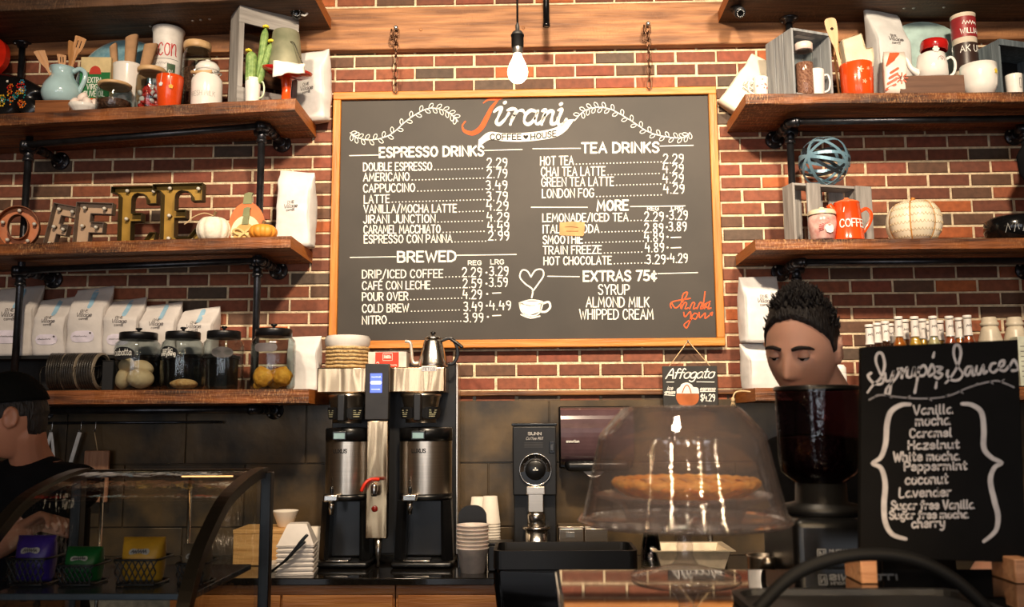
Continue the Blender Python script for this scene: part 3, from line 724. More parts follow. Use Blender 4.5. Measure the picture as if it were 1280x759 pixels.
seccam(372, 16, -0.25, 3.592, 0, 'small black dome security camera under the left topmost plank', False)
seccam(924, 15, -0.27, 3.597, 0, 'dark bullet security camera under the right topmost plank', True)

# small hanging sign
t = thing('affogato_sign', 'small black hanging sign with an ice cream drink drawing below the menu board', 'sign', (0, 0, 0))
def af(u, v): return at(800 + u / 6.9, 420 + v / 6.9, -0.0585)
A_ = [at(800 + u / 6.9, 420 + v / 6.9, -0.05) for u, v in ((205, 262), (662, 262), (662, 625), (200, 625))]
b = MB(); b.box(A_[3].x, A_[1].x, -0.058, -0.046, A_[2].z, A_[0].z, 0.002); b.build('panel', mat('black_slate', (38, 36, 34), 0.6), t)
nail = at(860, 426.3, -0.066)
for u in (250, 608):
    e = at(800 + u / 6.9, 420 + 264 / 6.9, -0.052); b = MB(); b.tube([nail, e, e + Vector((0, .003, -.012))], 0.0022, 6); b.build('string', mat('jute', (206, 178, 136), 0.9), t)
b = MB(); b.sph(nail, .005); b.build('nail', M_BOLT, t)
b = MB(); write(b, 'Affogato', 222, 632, 368, 84, 11, af, slant=.35, smooth=True, track=.5, dv=-6)
for p in ([(230, 398), (292, 398)], [(490, 396), (640, 398)], [(212, 508), (298, 514)], [(520, 480), (648, 478)], [(212, 486), (298, 490)]): ribbon(b, p, 7, af)
write(b, 'ice', 234, 280, 466, 34, 6, af, slant=.3, smooth=True); write(b, 'cream', 214, 300, 500, 34, 6, af, slant=.3, smooth=True); write(b, 'espresso', 518, 646, 470, 32, 6, af, slant=.3, smooth=True); write(b, '$4.29', 524, 645, 562, 58, 8, af, track=1.4)
b.build('lettering', M_CHALK, t)
b = MB(); c = spline([(318, 498), (318, 460), (345, 440), (360, 415), (405, 402), (445, 420), (460, 440), (500, 450), (510, 498)], 6); b.add([af(*p) for p in c], [tuple(range(len(c)))])
b.build('ice_cream_drawing', M_CHALK, t)
def af2(u, v): return af(u, v) + Vector((0, -.0008, 0))
b = MB(); c = spline([(314, 497), (312, 540), (340, 588), (390, 606), (440, 604), (490, 580), (508, 540), (506, 497)], 6); b.add([af2(*p) for p in c], [tuple(range(len(c)))])
ribbon(b, spline([(365, 490), (385, 440), (410, 425), (432, 462), (440, 492)], 5), 9, af2)
b.build('cup_drawing', mat('brown_chalk', (176, 98, 54), 0.9), t, 'brown drawing of the cup')
# ================================================================== things on the left shelves
from mathutils import noise as mn
def W_(p0, p1, py, Y): return (at(p1, py, Y) - at(p0, py, Y)).length
def on(key, px, pyt, Y, pym=None):
    """foot point on a shelf and the height that reaches pixel row pyt"""
    p = at(px, pym if pym else pyt, Y); z = sz(key, p.x)
    return Vector((p.x, Y, z)), at(px, pyt, Y).z - z
M_WHITE = mat('white_glaze', (238, 234, 228), 0.18, var=0.02, coat=0.3)
M_CREAM = mat('cream_linen', (232, 218, 190), 0.9, var=0.06, bump=0.3, bscale=200)
M_PAPER = mat('white_kraft_bag', (226, 224, 222), 0.7, var=0.03, bump=0.35, bscale=14)
M_PAPERB = mat('greyish_kraft_bag', (214, 208, 204), 0.7, var=0.03, bump=0.35, bscale=14)
M_INK = mat('grey_ink', (96, 90, 90), 0.8)
M_BLUE = mat('pale_blue_stripe', (150, 190, 214), 0.7)
M_GLASS = glass('clear_glass', (234, 238, 238), ior=1.5)
M_LID = wood('bamboo_lid', (196, 156, 108), (222, 186, 138), 0.45)
M_UTEN = wood('beech_utensil', (176, 120, 70), (206, 152, 98), 0.5, axis=2)
M_DARKW = wood('dark_board', (70, 44, 26), (112, 74, 46), 0.55)
M_GREY = wood('grey_washed_pine', (128, 124, 120), (166, 162, 158), 0.7, axis=2)
M_GREYX = wood('grey_washed_pine_rail', (128, 124, 120), (166, 162, 158), 0.7, axis=0)
M_ORNG = mat('orange_enamel', (226, 78, 26), 0.2, var=0.04, coat=0.4)
M_RED = mat('red_glaze', (172, 26, 24), 0.18, coat=0.4)
M_GOLDY = mat('yellow_flower', (246, 214, 60), 0.6)
M_BEAN = mat('coffee_beans', (64, 38, 26), 0.5, c2=(128, 82, 58), scale=90, bump=1.0, bscale=90)
M_CHROME = mat('stainless_steel', (196, 190, 182), 0.22, 1.0, var=0.04)

def bag(label, loc, w, d, h, rz=0, top='pinch', rot=None, prn='ONE', m=None, seed=1, stripe=False, sticker=False, group=None, py0=0.55):
    t = thing('coffee_bag', label, 'coffee bag', loc, rz, group, rot)
    N, Lv = 44, 26
    def sect(f, a):
        k = f if top == 'pinch' else max(0.0, (f - .62) / .38)
        if top == 'pinch': k = max(0.0, (f - .70) / .30)
        dd = d / 2 * (1 + .10 * math.sin(PI * min(1, f / .8))) * (1 - k) + .004 * k
        ww = w / 2 * (1 + .02 * math.sin(PI * f)) * (1 + (.03 if top == 'pinch' else -.02) * k)
        c, s = math.cos(a), math.sin(a); e = .36 if f > .04 else .5
        x = ww * math.copysign(abs(c) ** e, c); y = dd * math.copysign(abs(s) ** e, s)
        if top == 'fold': y += d / 2 * .75 * k
        q = 1 - .25 * k
        if abs(c) > .8: x *= 1 - .05 * math.sin(PI * min(1, f)) * (1 - k)
        nz = mn.noise(Vector((x * 11 + seed * 7, y * 11, f * h * 11))) * .012 + mn.noise(Vector((x * 32 + seed, y * 32, f * h * 32))) * .004
        return (x + (nz * .4 if abs(c) > .7 else 0), y + nz * (1 if s < 0 else .6) * (.25 + f), f * h + (0.014 * x / w * 2 * math.sin(seed * 2.1) if f > .9 else 0) * (f - .9) * 10)
    b = MB(); vs, fs = [], []
    for i in range(Lv + 1):
        for k in range(N): vs.append(sect(i / Lv, 2 * PI * k / N))
    for i in range(Lv):
        for k in range(N): k2 = (k + 1) % N; fs.append((i * N + k, i * N + k2, i * N + N + k2, i * N + N + k))
    fs.append(tuple(range(N))[::-1]); fs.append(tuple(range(Lv * N, Lv * N + N)))
    b.add(vs, fs, True); b.build('bag_body', m or M_PAPER, t)
    def fmap(u, v):
        f = max(0, min(1, v / h)); x = u
        # front surface at (u, v)
        best = None
        k = max(0.0, (f - (.70 if top == 'pinch' else .62)) / (.30 if top == 'pinch' else .38))
        dd = d / 2 * (1 + .10 * math.sin(PI * min(1, f / .8))) * (1 - k) + .004 * k
        y = -dd + (d / 2 * .75 * k if top == 'fold' else 0)
        nz = mn.noise(Vector((x * 11 + seed * 7, y * 11, f * h * 11))) * .012 + mn.noise(Vector((x * 32 + seed, y * 32, f * h * 32))) * .004
        return (u, y + nz * (.25 + f) - .0022, v)
    if prn:
        b = MB(); c = py0 * h; s = w / .2 * .8
        write(b, 'ONE', -.028 * s, .022 * s, c + .024 * s, .018 * s, .0030 * s, fmap, vdir=1)
        write(b, 'Village', -.050 * s, .050 * s, c - .006 * s, .026 * s, .0034 * s, fmap, slant=.2, smooth=True, track=.8, vdir=1)
        write(b, 'COFFEE', -.030 * s, .030 * s, c - .028 * s, .010 * s, .0026 * s, fmap, vdir=1, track=3)
        b.build('bag_print', M_INK, t)
    if stripe:
        b = MB(); ribbon(b, [(w * .08, h * (.70 + .02 * i)) for i in range(13)], w * .13, fmap); b.build('seal_stripe', M_BLUE, t)
    if sticker:
        b = MB(); ribbon(b, [(-w * .18, h * .26), (0, h * .262), (w * .16, h * .264)], w * .30, fmap); o = b.build('sticker', mat('lilac_sticker', (226, 218, 232), 0.5), t)
        f2 = lambda u, v: (lambda p: (p[0], p[1] - .001, p[2]))(fmap(u, v))
        b = MB(); scribble(b, -w * .26, w * .12, h * .255, w * .04, w * .010, f2); ribbon(b, [(w * .2, h * .31), (w * .205, h * .31)], w * .06, f2); b.build('sticker_print', M_INK, o)
    return t

def lidded_jar(label, loc, R, H, fill, fh, cat='jar', name='storage_jar', lidm=None, fills='lump'):
    t = thing(name, label, cat, loc)
    b = MB(); b.lathe([(R * .9, .001), (R, .012), (R, H * .72), (R * .97, H * .80), (R * .84, H * .88), (R * .84, H * .93), (R * .81, H * .93), (R * .81, H * .88), (R * .94, H * .8), (R * .965, H * .7), (R * .965, .014), (R * .85, .006)], 36, cap=False)
    b.add([(R * .9 * math.cos(2 * PI * k / 36), R * .9 * math.sin(2 * PI * k / 36), .001) for k in range(36)], [tuple(range(36))], True)
    b.build('jar_body', M_GLASS, t)
    b = MB(); b.lathe([(R * .80, H * .9), (R * .92, H * .905), (R * .95, H * .93), (R * .95, H * .985), (R * .92, H), (R * .5, H * 1.0)], 36); b.build('lid', lidm or M_LID, t)
    if fill:
        b = MB(); b.lathe([(R * .5, .008), (R * .94, .016), (R * .95, fh * .95), (R * .8, fh), (R * .3, fh * 1.04)], 30, wob=.001); b.build('filling', fill, t)
    return t

# ---- top left shelf -------------------------------------------------
# painted rooster
p, H = on('L1', 22, 50, -.16, 90)
t = thing('painted_rooster', 'black folk art rooster painted with bright flowers at the left end of the top shelf', 'ornament', p)
ol = spline([(-.22, .26), (-.10, .30), (.02, .285), (.10, .25), (.165, .20), (.13, .16), (.17, .10), (.12, .05), (.05, .085), (0, .055), (-.10, .04), (-.2, .06), (-.26, .16)], 5, True)
b = MB(); n = len(ol); vs = []
for y, k in ((-.045, .86), (-.06, .7), (-.03, .97), (0, 1), (.03, .97), (.05, .8)):
    pass
prof = ((-.058, .72), (-.05, .86), (-.028, .97), (0, 1), (.028, .97), (.05, .84))
cx_, cz_ = -.04, .17
for y, k in prof: vs += [(cx_ + (a - cx_) * k, y, cz_ + (c - cz_) * k) for a, c in ol]
fs = [tuple(range(n))] + [tuple(range((len(prof) - 1) * n, len(prof) * n))[::-1]]
for i in range(len(prof) - 1):
    for k in range(n): k2 = (k + 1) % n; fs.append((i * n + k, i * n + k2, (i + 1) * n + k2, (i + 1) * n + k))
b.add(vs, fs, True); b.build('body', mat('black_lacquer', (18, 17, 18), 0.25), t)
b = MB(); b.lathe([(.05, 0), (.055, .012), (.02, .03), (.018, .07)], 20, (-.05, 0, 0)); b.build('stand', mat('olive_paint', (110, 104, 60), 0.4), t)
b = MB(); b.prism(spline([(-.17, .28), (-.075, .34), (-.055, .41), (-.075, .47), (-.14, .50), (-.22, .44)], 5, True), -.02, .02); b.build('comb', mat('red_paint', (216, 40, 20), 0.3), t)
fr = lambda u, v: (u, -.0605, v)
cols = {'red': (206, 36, 30), 'yellow': (222, 178, 50), 'blue': (60, 130, 160), 'teal': (40, 140, 130), 'white': (230, 226, 214), 'orange': (226, 120, 40)}
b = MB(); b.add([(-.105 + .034 * math.sin(a) ** 3, -.0608, .195 + .036 * (13 * math.cos(a) - 5 * math.cos(2 * a) - 2 * math.cos(3 * a) - math.cos(4 * a)) / 16) for a in [2 * PI * k / 26 for k in range(26)]], [tuple(range(26))]); b.build('painted_heart', mat('paint_red', cols['red'], .3), t)
rn = random.Random(4)
for cn in cols:
    b = MB()
    for k in range(11):
        u, v = rn.uniform(-.14, .085), rn.uniform(.115, .245)
        if math.hypot(u + .105, v - .195) < .046: continue
        r = rn.uniform(.004, .012)
        if r > .008:
            for q in range(6): ribbon(b, [(u + r * math.cos(q * PI / 3), v + r * math.sin(q * PI / 3))], r * .8, fr)
        else: ribbon(b, [(u, v)], r * 1.7, fr)
    b.build('painted_dots', mat('paint_' + cn, cols[cn], .3), t)
# wooden block + pitcher with utensils
p, H = on('L1', 75, 117, -.27, 128)
t = thing('wooden_block', 'small brown wooden box under the blue pitcher', 'box', p)
b = MB(); b.box(-.085, .085, -.07, .09, 0, .078, .003); b.build('box_body', wood('cherry_box', (112, 66, 34), (150, 92, 50), .5), t)
b = MB(); b.box(-.085, .085, -.07, .09, .0785, .086, .002); b.build('lid', wood('cherry_box', (112, 66, 34), (150, 92, 50), .5), t)
pz = p + Vector((0.0, .01, .087))
t = thing('blue_pitcher', 'pale blue ceramic pitcher filled with wooden utensils', 'pitcher', pz)
b = MB(); pr = spline([(.052, 0), (.075, .012), (.092, .05), (.085, .095), (.060, .135), (.051, .155), (.056, .182), (.062, .19)], 4)
b.lathe(pr + [(.057, .19), (.047, .16), (.05, .13), (.05, .1)], 36, cap=False); b.add([(.052 * math.cos(2 * PI * k / 20), .052 * math.sin(2 * PI * k / 20), 0.0) for k in range(20)], [tuple(range(20))])
b.tube(spline([(-.055, 0, .168), (-.064, 0, .184), (-.076, 0, .196)], 3), [.016, .014, .012, .009, .008, .006, .005], 12)
M_PBLUE = mat('pale_blue_glaze', (176, 208, 214), 0.15, var=.03, coat=.5)
b.build('pitcher_body', M_PBLUE, t)
b = MB(); b.tube(spline([(.052, 0, .172), (.085, 0, .186), (.112, 0, .165), (.108, 0, .12), (.082, 0, .06)], 6), .0115, 12); b.build('handle', M_PBLUE, t)
def utensil(label, loc, rot, L, hw, hl, slots=0, name='wooden_spatula', m=None):
    t = thing(name, label, 'utensil', loc, rot=rot)
    o = spline([(-.008, 0), (-.006, L - hl - .02), (-hw * .8, L - hl * .7), (-hw, L - hl * .2), (-hw * .9, L), (hw * .9, L - .006), (hw, L - hl * .2), (hw * .8, L - hl * .7), (.006, L - hl - .02), (.008, 0)], 4)
    b = MB(); b.prism(o, -.003, .003); b.build('blade_and_handle', m or M_UTEN, t)
    if slots:
        b = MB()
        for k in range(slots):
            x = (k - (slots - 1) / 2) * hw * .6; b.box(x - .0022, x + .0022, -.0036, .0036, L - hl * .62, L - hl * .22)
        b.build('slot', mat('shadow_slot', (60, 38, 22), .8), t)
    return t
utensil('wooden spatula leaning left in the blue pitcher', pz + Vector((-.010, .012, .05)), (0, -.46, .5), .245, .024, .09)
utensil('slotted wooden spoon in the blue pitcher', pz + Vector((-.004, .03, .06)), (0, -.10, .4), .215, .02, .07, 2)
utensil('plain wooden paddle standing upright in the blue pitcher', pz + Vector((.012, .02, .06)), (0, .06, 1.0), .285, .02, .1)
utensil('tall slotted wooden spatula in the blue pitcher', pz + Vector((.02, -.015, .06)), (-.05, .20, .2), .305, .026, .10, 2)
# olive oil tin
p, H = on('L1', 123, 75, -.205, 100)
t = thing('olive_oil_tin', 'green and cream olive oil tin beside the blue pitcher', 'tin', p, .06)
w2, M_GRN = W_(104, 141, 95, -.235) / 2, mat('green_print', (40, 112, 62), .3)
b = MB(); b.box(-w2, w2, -.04, .04, 0, H, .004); b.build('tin_body', mat('cream_tin', (206, 186, 140), .35), t)
b = MB(); b.box(-w2 + .001, w2 - .001, -.0408, -.0400, .006, H * .76); lab = b.build('front_label', M_GRN, t)
b = MB(); b.box(-w2 * .6, w2 * .6, -.0416, -.0409, H * .26, H * .36); b.build('orange_band', mat('orange_print', (226, 96, 40), .4), lab)
b = MB(); b.prism(spline([(-w2 * .4, H * .73), (-w2 * .3, H * .82), (0, H * .86), (w2 * .3, H * .82), (w2 * .4, H * .73)], 3), -.0416, -.0409); b.build('crest', mat('red_print', (178, 56, 40), .4), lab)
b = MB(); f = planar(0, -.0413, 0)
for i, s in enumerate(('EXTRA', 'VIRGIN', 'OLIVE OIL')): k = (.45, .5, .68)[i]; write(b, s, -w2 * k, w2 * k, H * (.60 - .105 * i), H * .08, .0036, f, vdir=1)
b.build('lettering', M_CHALK, lab)
b = MB(); f = planar(0, -.042, 0); scribble(b, -w2 * .5, w2 * .5, H * .29, H * .04, .002, f); b.build('band_lettering', M_CHALK, lab)
# plate standing behind
p, H = on('L1', 155, 49, -.072, 90)
def plate(label, loc, R, m, lean, spk=None):
    t = thing('standing_plate', label, 'plate', loc, rot=(lean, 0, 0))
    b = MB(); b.M = Matrix.Translation((0, 0, R)) @ Matrix.Rotation(PI / 2, 4, 'X')
    b.lathe([(.0001, -.004), (R * .6, -.004), (R * .68, .004), (R * .97, .016), (R, .017), (R * .995, .021), (R * .68, .010), (R * .6, .002), (.0001, .002)], 40, cap=False); b.build('plate_body', m, t)
    b = MB(); b.M = Matrix.Translation((0, 0, R)) @ Matrix.Rotation(PI / 2, 4, 'X')
    b.tube([(R * .985 * math.cos(2 * PI * k / 40), R * .985 * math.sin(2 * PI * k / 40), .019) for k in range(40)], .0035, 6, True); b.build('rim', spk or m, t)
    return t
plate('speckled light blue plate standing behind the white crock', p, H / 2, mat('sky_glaze', (110, 158, 178), .15, c2=(146, 188, 200), scale=40, coat=.5), -.05, mat('pale_rim', (150, 160, 158), .3))
# crock with rolled napkins
p, H = on('L1', 160, 83, -.205, 100)
t = thing('white_crock', 'white ribbed crock holding three rolled kraft napkins', 'crock', p); R = W_(142, 178, 95, -.205) / 2
b = MB(); b.lathe([(R * .8, 0), (R * .86, .01), (R * .97, H * .95), (R, H), (R * .94, H), (R * .86, H * .5)], 44, flute=22, famp=.025, cap=False); b.add([(R * .8 * math.cos(2 * PI * k / 20), R * .8 * math.sin(2 * PI * k / 20), 0.0) for k in range(20)], [tuple(range(20))]); b.build('crock_body', M_WHITE, t)
for (dx, ry, L, r0, r1, lb) in ((-.038, -.12, .20, .016, .021, 'brown rolled napkin leaning left in the white crock'), (-.004, .03, .255, .02, .034, 'tall rolled kraft napkin upright in the white crock'), (.024, .30, .235, .018, .036, 'rolled kraft napkin leaning right in the white crock')):
    L = at(160, {.021: 56, .034: 46, .036: 57}[r1], -.205).z - p.z - .02
    t = thing('rolled_napkin', lb, 'napkin', p + Vector((dx, 0, .02)), rot=(.15 if ry > .2 else 0, ry, 0))
    b = MB(); vs = []
    a = [(q / 26 * 2.6 * PI) for q in range(27)]
    for z, r in ((0, r0), (L * .6, (r0 + r1) / 2), (L, r1)): vs += [(r * (1 - .16 * i / 26) * math.cos(x), r * (1 - .16 * i / 26) * .7 * math.sin(x), z + (.012 * math.cos(x) if z == L else 0)) for i, x in enumerate(a)]
    b.add(vs, [(i * 27 + k, i * 27 + k + 1, i * 27 + 28 + k, i * 27 + 27 + k) for i in range(2) for k in range(26)], True); b.build('rolled_cloth', mat('kraft_cloth', (182, 142, 104), .9, bump=.3), t)
# egg bowl
p, H = on('L1', 105, 132, -.355, 125)
t = thing('egg_bowl', 'white fluted bowl heaped with eggs', 'bowl', p)
b = MB(); b.lathe([(.036, 0), (.04, .005), (.056, .025), (.066, .042), (.063, .042), (.052, .025), (.034, .01)], 48, flute=16, famp=.05, cap=False); b.add([(.036 * math.cos(2 * PI * k / 20), .036 * math.sin(2 * PI * k / 20), .001) for k in range(20)], [tuple(range(20))]); b.build('bowl_body', M_WHITE, t)
M_EGG = mat('egg_shell', (240, 222, 212), .5, var=.02)
eg = [(-.038, -.015, .052, .3), (.03, -.028, .053, -.6), (.0, .024, .056, 1.2), (.042, .018, .056, .1), (-.004, -.004, .084, .7)]
for i, (x, y, z, a) in enumerate(eg):
    b = MB(); b.M = Matrix.Rotation(a, 4, 'Y'); b.lathe([(max(1e-6, .021 * math.sin(PI * k / 12) * (1 + .14 * math.cos(PI * k / 12))), -.027 * math.cos(PI * k / 12)) for k in range(13)], 18, cap=False)
    o = b.build('egg', M_EGG); o.location = p + Vector((x, y, z))
    tag(o, ['egg at the left of the white fluted bowl', 'egg at the front right of the white fluted bowl', 'egg at the back of the white fluted bowl, behind the top one', 'egg at the right edge of the white fluted bowl', 'topmost egg on the heap in the white fluted bowl'][i], 'egg', 'eggs in the white bowl')
# jars with bamboo lids
p, H = on('L1', 143, 106, -.345, 120); lidded_jar('squat glass jar of dark tea with a bamboo lid', p, W_(122, 164, 122, -.345) / 2, H, M_BEAN, H * .4)
p, H = on('L1', 189, 87, -.325, 110)
t = lidded_jar('glass jar of red striped sweets with a bamboo lid', p, W_(171, 207, 110, -.325) / 2, H, None, 0)
rn = random.Random(8); R = W_(171, 207, 110, -.325) / 2 * .8
for k in range(66):
    zz = .013 + .0125 * (k // 7); a = rn.uniform(0, 2 * PI); r = R * rn.uniform(.45, .95)
    b = MB(); b.M = Matrix.Translation((r * math.cos(a), r * math.sin(a), zz)) @ Euler((rn.uniform(0, 3), rn.uniform(0, 3), 0)).to_matrix().to_4x4()
    b.lathe([(.007, -.007), (.0125, -.006), (.0138, 0), (.0125, .006), (.007, .007)], 12); o = b.build('sweet', mat('red_sweet', (222, 52, 40), .25) if k % 3 else M_WHITE, t)
p, H = on('L1', 246, 55, -.17, 85); lidded_jar('tall glass jar of coffee beans with a bamboo lid', p + Vector((0, 0, .045)), W_(229, 264, 85, -.17) / 2, H - .045, M_BEAN, (H - .045) * .62)
t = thing('wooden_block', 'rough pale wooden block under the bean jar', 'block', p + Vector((-.01, -.03, 0)))
b = MB(); b.box(-.062, .075, -.045, .075, 0, .044, .002); b.build('block_body', wood('pale_block', (150, 118, 82), (182, 150, 112), .7), t)
# newspaper-printed tin
p, H = on('L1', 209, 38, -.15, 80)
t = thing('printed_canister', 'tall white canister with newspaper print reading acon', 'canister', p); R0 = W_(190, 226, 80, -.15) / 2
b = MB(); b.lathe([(R0 * .78, 0), (R0 * .8, .004), (R0 * 1.0, H * .95), (R0 * 1.08, H * .985), (R0 * 1.06, H), (R0 * .98, H), (R0 * .9, H * .8)], 36); b.build('canister_body', mat('newsprint_white', (232, 228, 222), .5), t)
def cone(off=.001): return lambda u, v: ((lambda R: (R * math.sin(u / R0), -R * math.cos(u / R0), v))(R0 * (.8 + .2 * v / (H * .95)) + off))
b = MB(); write(b, 'acon', -R0 * .72, R0 * 1.0, H * .68, H * .2, .0055, cone(), smooth=True, track=1.6, vdir=1); b.build('title_print', mat('red_ink', (196, 48, 52), .5), t)
b = MB(); f = cone()
ribbon(b, [(-R0 * 1.2 + .2 * R0 * i, H * .645) for i in range(13)], .0022, f)
for i in range(2): scribble(b, -R0 * .9, R0 * (.5 - .01 * i), H * (.585 - .05 * i), H * .03, .0012, f, 14)
b.build('news_print', M_INK, t)
b = MB()
for i in range(5): ribbon(b, [(R0 * (.45 + .12 * i), H * .59), (R0 * (.45 + .12 * i), H * .1)], R0 * .125, f)
g_ = b.build('green_column', mat('dark_green_ink', (66, 92, 66), .5), t)
b = MB(); f3 = cone(.002); write(b, '84', R0 * .48, R0 * .92, H * .45, H * .08, .003, f3, vdir=1); b.build('column_print', M_CHALK, g_)
b = MB(); ribbon(b, spline([(-R0 * .55, H * .54), (-R0 * .5, H * .46), (-R0 * .35, H * .40), (-R0 * .2, H * .28), (-R0 * .15, H * .1)], 4), lambda q: R0 * (.3 + .45 * q), f); ribbon(b, [(-R0 * .55, H * .55)], R0 * .34, f); b.build('picture_print', mat('grey_mauve_ink', (150, 134, 140), .5), t)
# orange mug with tea tags
def mug(label, loc, R, H, m, hand=1, hm=None, rz=0, flare=1.0, name='mug', group=None):
    t = thing(name, label, 'mug', loc, rz, group)
    b = MB(); b.lathe([(R * .8 / flare, 0), (R * .9 / flare, .006), (R * .99, H * .9), (R, H), (R * .92, H), (R * .9, H * .85), (R * .8 / flare, .012)], 32, cap=False); b.add([(R * .8 / flare * math.cos(2 * PI * k / 20), R * .8 / flare * math.sin(2 * PI * k / 20), .001) for k in range(20)], [tuple(range(20))]); b.add([(R * .85 / flare * math.cos(2 * PI * k / 20), R * .85 / flare * math.sin(2 * PI * k / 20), .012) for k in range(20)], [tuple(range(20))]); b.build('mug_body', m, t)
    if hand:
        b = MB(); b.tube(spline([(R * .93, 0, H * .82), (R * 1.4, 0, H * .84), (R * 1.62, 0, H * .58), (R * 1.45, 0, H * .28), (R * .9, 0, H * .18)], 5), R * .115, 10); b.build('handle', hm or m, t)
    return t
p, H = on('L1', 212, 97, -.355, 115); R = W_(196, 229, 112, -.355) / 2
t = mug('orange mug with two tea bag tags hanging over its rim', p, R, H, M_ORNG, 0, flare=1.15)
for (u, L, c, lb) in ((-.018, .055, M_WHITE, 'white tag'), (.03, .066, mat('yellow_tag', (240, 176, 40), .5), 'yellow tag')):
    f = lambda u_, v_: (R * 1.02 * math.sin(u_ / R), -R * 1.02 * math.cos(u_ / R), v_)
    b = MB(); ribbon(b, [(u * .7, H), (u, H - L + .01)], .0018, f); o = b.build('tea_tag_string', M_CHALK, t)
    b = MB(); b.add([f(u + a * .011, H - L + c_ * .011) for a, c_ in ((-1, .4), (0.1, 1), (1, .3), (.6, -.9), (-.7, -.8))], [(0, 1, 2, 3, 4)]); b.build('tea_tag', c, o, lb)
# milk canister
p, H = on('L1', 259, 75, -.30, 100); R = W_(241, 278, 110, -.30) / 2
t = thing('milk_can', 'white enamel milk can with a wooden handle', 'canister', p)
b = MB(); b.lathe([(R * .96, 0), (R, .004), (R, H * .55), (R * .97, H * .6), (R * .72, H * .70), (R * .70, H * .78)], 36); b.build('can_body', M_WHITE, t)
b = MB(); b.lathe([(R * .74, H * .77), (R * .78, H * .78), (R * .78, H * .85), (R * .6, H * .92), (R * .2, H * .955), (R * .14, H * .97), (R * .17, H * .99), (.0001, H)], 32, cap=False); b.build('lid', M_WHITE, t)
b = MB(); b.tube([(-R * .85, -R * .62, H * .70), (R * .55, -R * .66, H * .70)], .0085, 10); hd = b.build('wooden_handle', M_LID, t)
b = MB(); b.tube(spline([(R * .8, 0, H * .68), (R * 1.0, -.01, H * .71), (R * .55, -R * .66, H * .70)], 4), .003, 8); b.tube(spline([(-R * .8, 0, H * .68), (-R * .95, -.01, H * .71), (-R * .85, -R * .62, H * .70)], 4), .003, 8); b.build('wire_bail', M_BOLT, hd)
b = MB(); write(b, 'FRESH MILK', -R * .9, R * .9, H * .22, H * .09, .0022, cyl(R), vdir=1); b.build('lettering', mat('pale_grey_ink', (176, 172, 166), .6), t)
# grey crate standing on end, open to the front
p, H = on('L1', 297, 2, -.36, 60)
t = thing('grey_crate', 'tall grey wooden crate standing open beside the cactus', 'crate', p + Vector((0, 0, 0)), .62)
cw_, cd_, ch_ = .30, .13, H - .012
b = MB(); b.box(0, .014, 0, cd_, 0, ch_); b.build('side_board', M_GREY, t)
b = MB(); b.box(cw_ - .014, cw_, 0, cd_, 0, ch_); b.build('side_board', M_GREY, t)
b = MB(); b.box(.0145, cw_ - .0145, 0, cd_, ch_ - .014, ch_); b.build('top_board', M_GREYX, t)
b = MB(); b.box(.0145, cw_ - .0145, 0, cd_, 0, .014); b.build('bottom_board', M_GREYX, t)
for (a0, a1, c0, c1) in ((0, cw_, ch_ - .095, ch_), (0, cw_, 0, .095), (0, .026, .0955, ch_ - .0955), (cw_ - .026, cw_, .0955, ch_ - .0955)):
    b = MB(); b.box(a0, a1, -.013, -.0005, c0, c1, .0015); b.build('front_rail', M_GREYX if a1 - a0 > .1 else M_GREY, t)
for k in range(3): b = MB(); b.box(.0, cw_, cd_ + .0005, cd_ + .011, .02 + k * .15, .13 + k * .15); b.build('back_slat', M_DARKW, t)
# cactus in a mug
p, H = on('L1', 316, 99, -.375, 112); R = W_(306, 325, 112, -.375) / 2
t = mug('white mug planted with a small cactus', p, R, H, M_WHITE, 1, mat('sage_handle', (196, 210, 180), .3), -.2)
t = thing('cactus', 'green cactus with yellow flowers growing in the white mug', 'cactus', p + Vector((0, 0, H * .8)))
M_CACT = mat('cactus_green', (92, 128, 62), .6, c2=(150, 176, 104), scale=50)
def stem(x, y, L, r, lean):
    b = MB(); b.M = Matrix.Translation((x, y, 0)) @ Matrix.Rotation(lean, 4, 'Y'); n = 14
    b.lathe([(r * .7, 0)] + [(r * (1 if z < .8 else math.sqrt(max(0.02, 1 - ((z - .8) / .2) ** 2))), L * z) for z in [i / n for i in range(1, n + 1)]], 40, flute=14, famp=.28); return b.build('stem', M_CACT, t)
z1 = at(317, 66, -.37).z - p.z - H * .8; z2 = at(330, 34, -.37).z - p.z - H * .8
s1 = stem(-.008, -.01, z1, .021, .0); s2 = stem(.022, .01, z2, .015, .10); s3 = stem(.03, -.006, z2 * .72, .013, .26)
for (x, y, z) in ((-.022, -.012, z1 + .004), (.022 + z2 * .1, .01, z2 + .004), (.03 + z2 * .72 * .26, -.006, z2 * .72 + .004)):
    b = MB()
    for k in range(8): b.sph((x + .009 * math.cos(k * PI / 4), y + .009 * math.sin(k * PI / 4), z), .008, sz=.8, u=8, v=6)
    b.sph((x, y, z + .004), .008, u=8, v=6); b.build('flower', M_GOLDY, t)
# orange cake stand with bucket and cloth
p, H = on('L1', 358, 88, -.34, 110); R = W_(328, 390, 90, -.34) / 2
t = thing('red_cake_stand', 'glossy orange red pedestal cake stand on the right end of the top left shelf', 'cake stand', p)
b = MB(); b.lathe([(.042, 0), (.043, .006), (.024, .02), (.021, .06), (.026, H * .72), (.05, H * .8)], 32); b.build('pedestal', M_ORNG, t)
b = MB(); b.M = Matrix.Translation((0, 0, H * .8)) @ Matrix.Rotation(.13, 4, 'Y') @ Matrix.Rotation(.16, 4, 'X'); b.lathe([(.0001, -.006), (R * .55, -.004), (R * .96, .018), (R, .032), (R * .975, .032), (R * .93, .022), (R * .5, .008), (.0001, .006)], 44, cap=False); b.build('plate', M_RED, t)
ztop = p.z + H * .8
t = thing('metal_bucket', 'small weathered green metal bucket upside down on the cake stand', 'bucket', Vector((p.x - .008, p.y + .0, ztop + .034)))
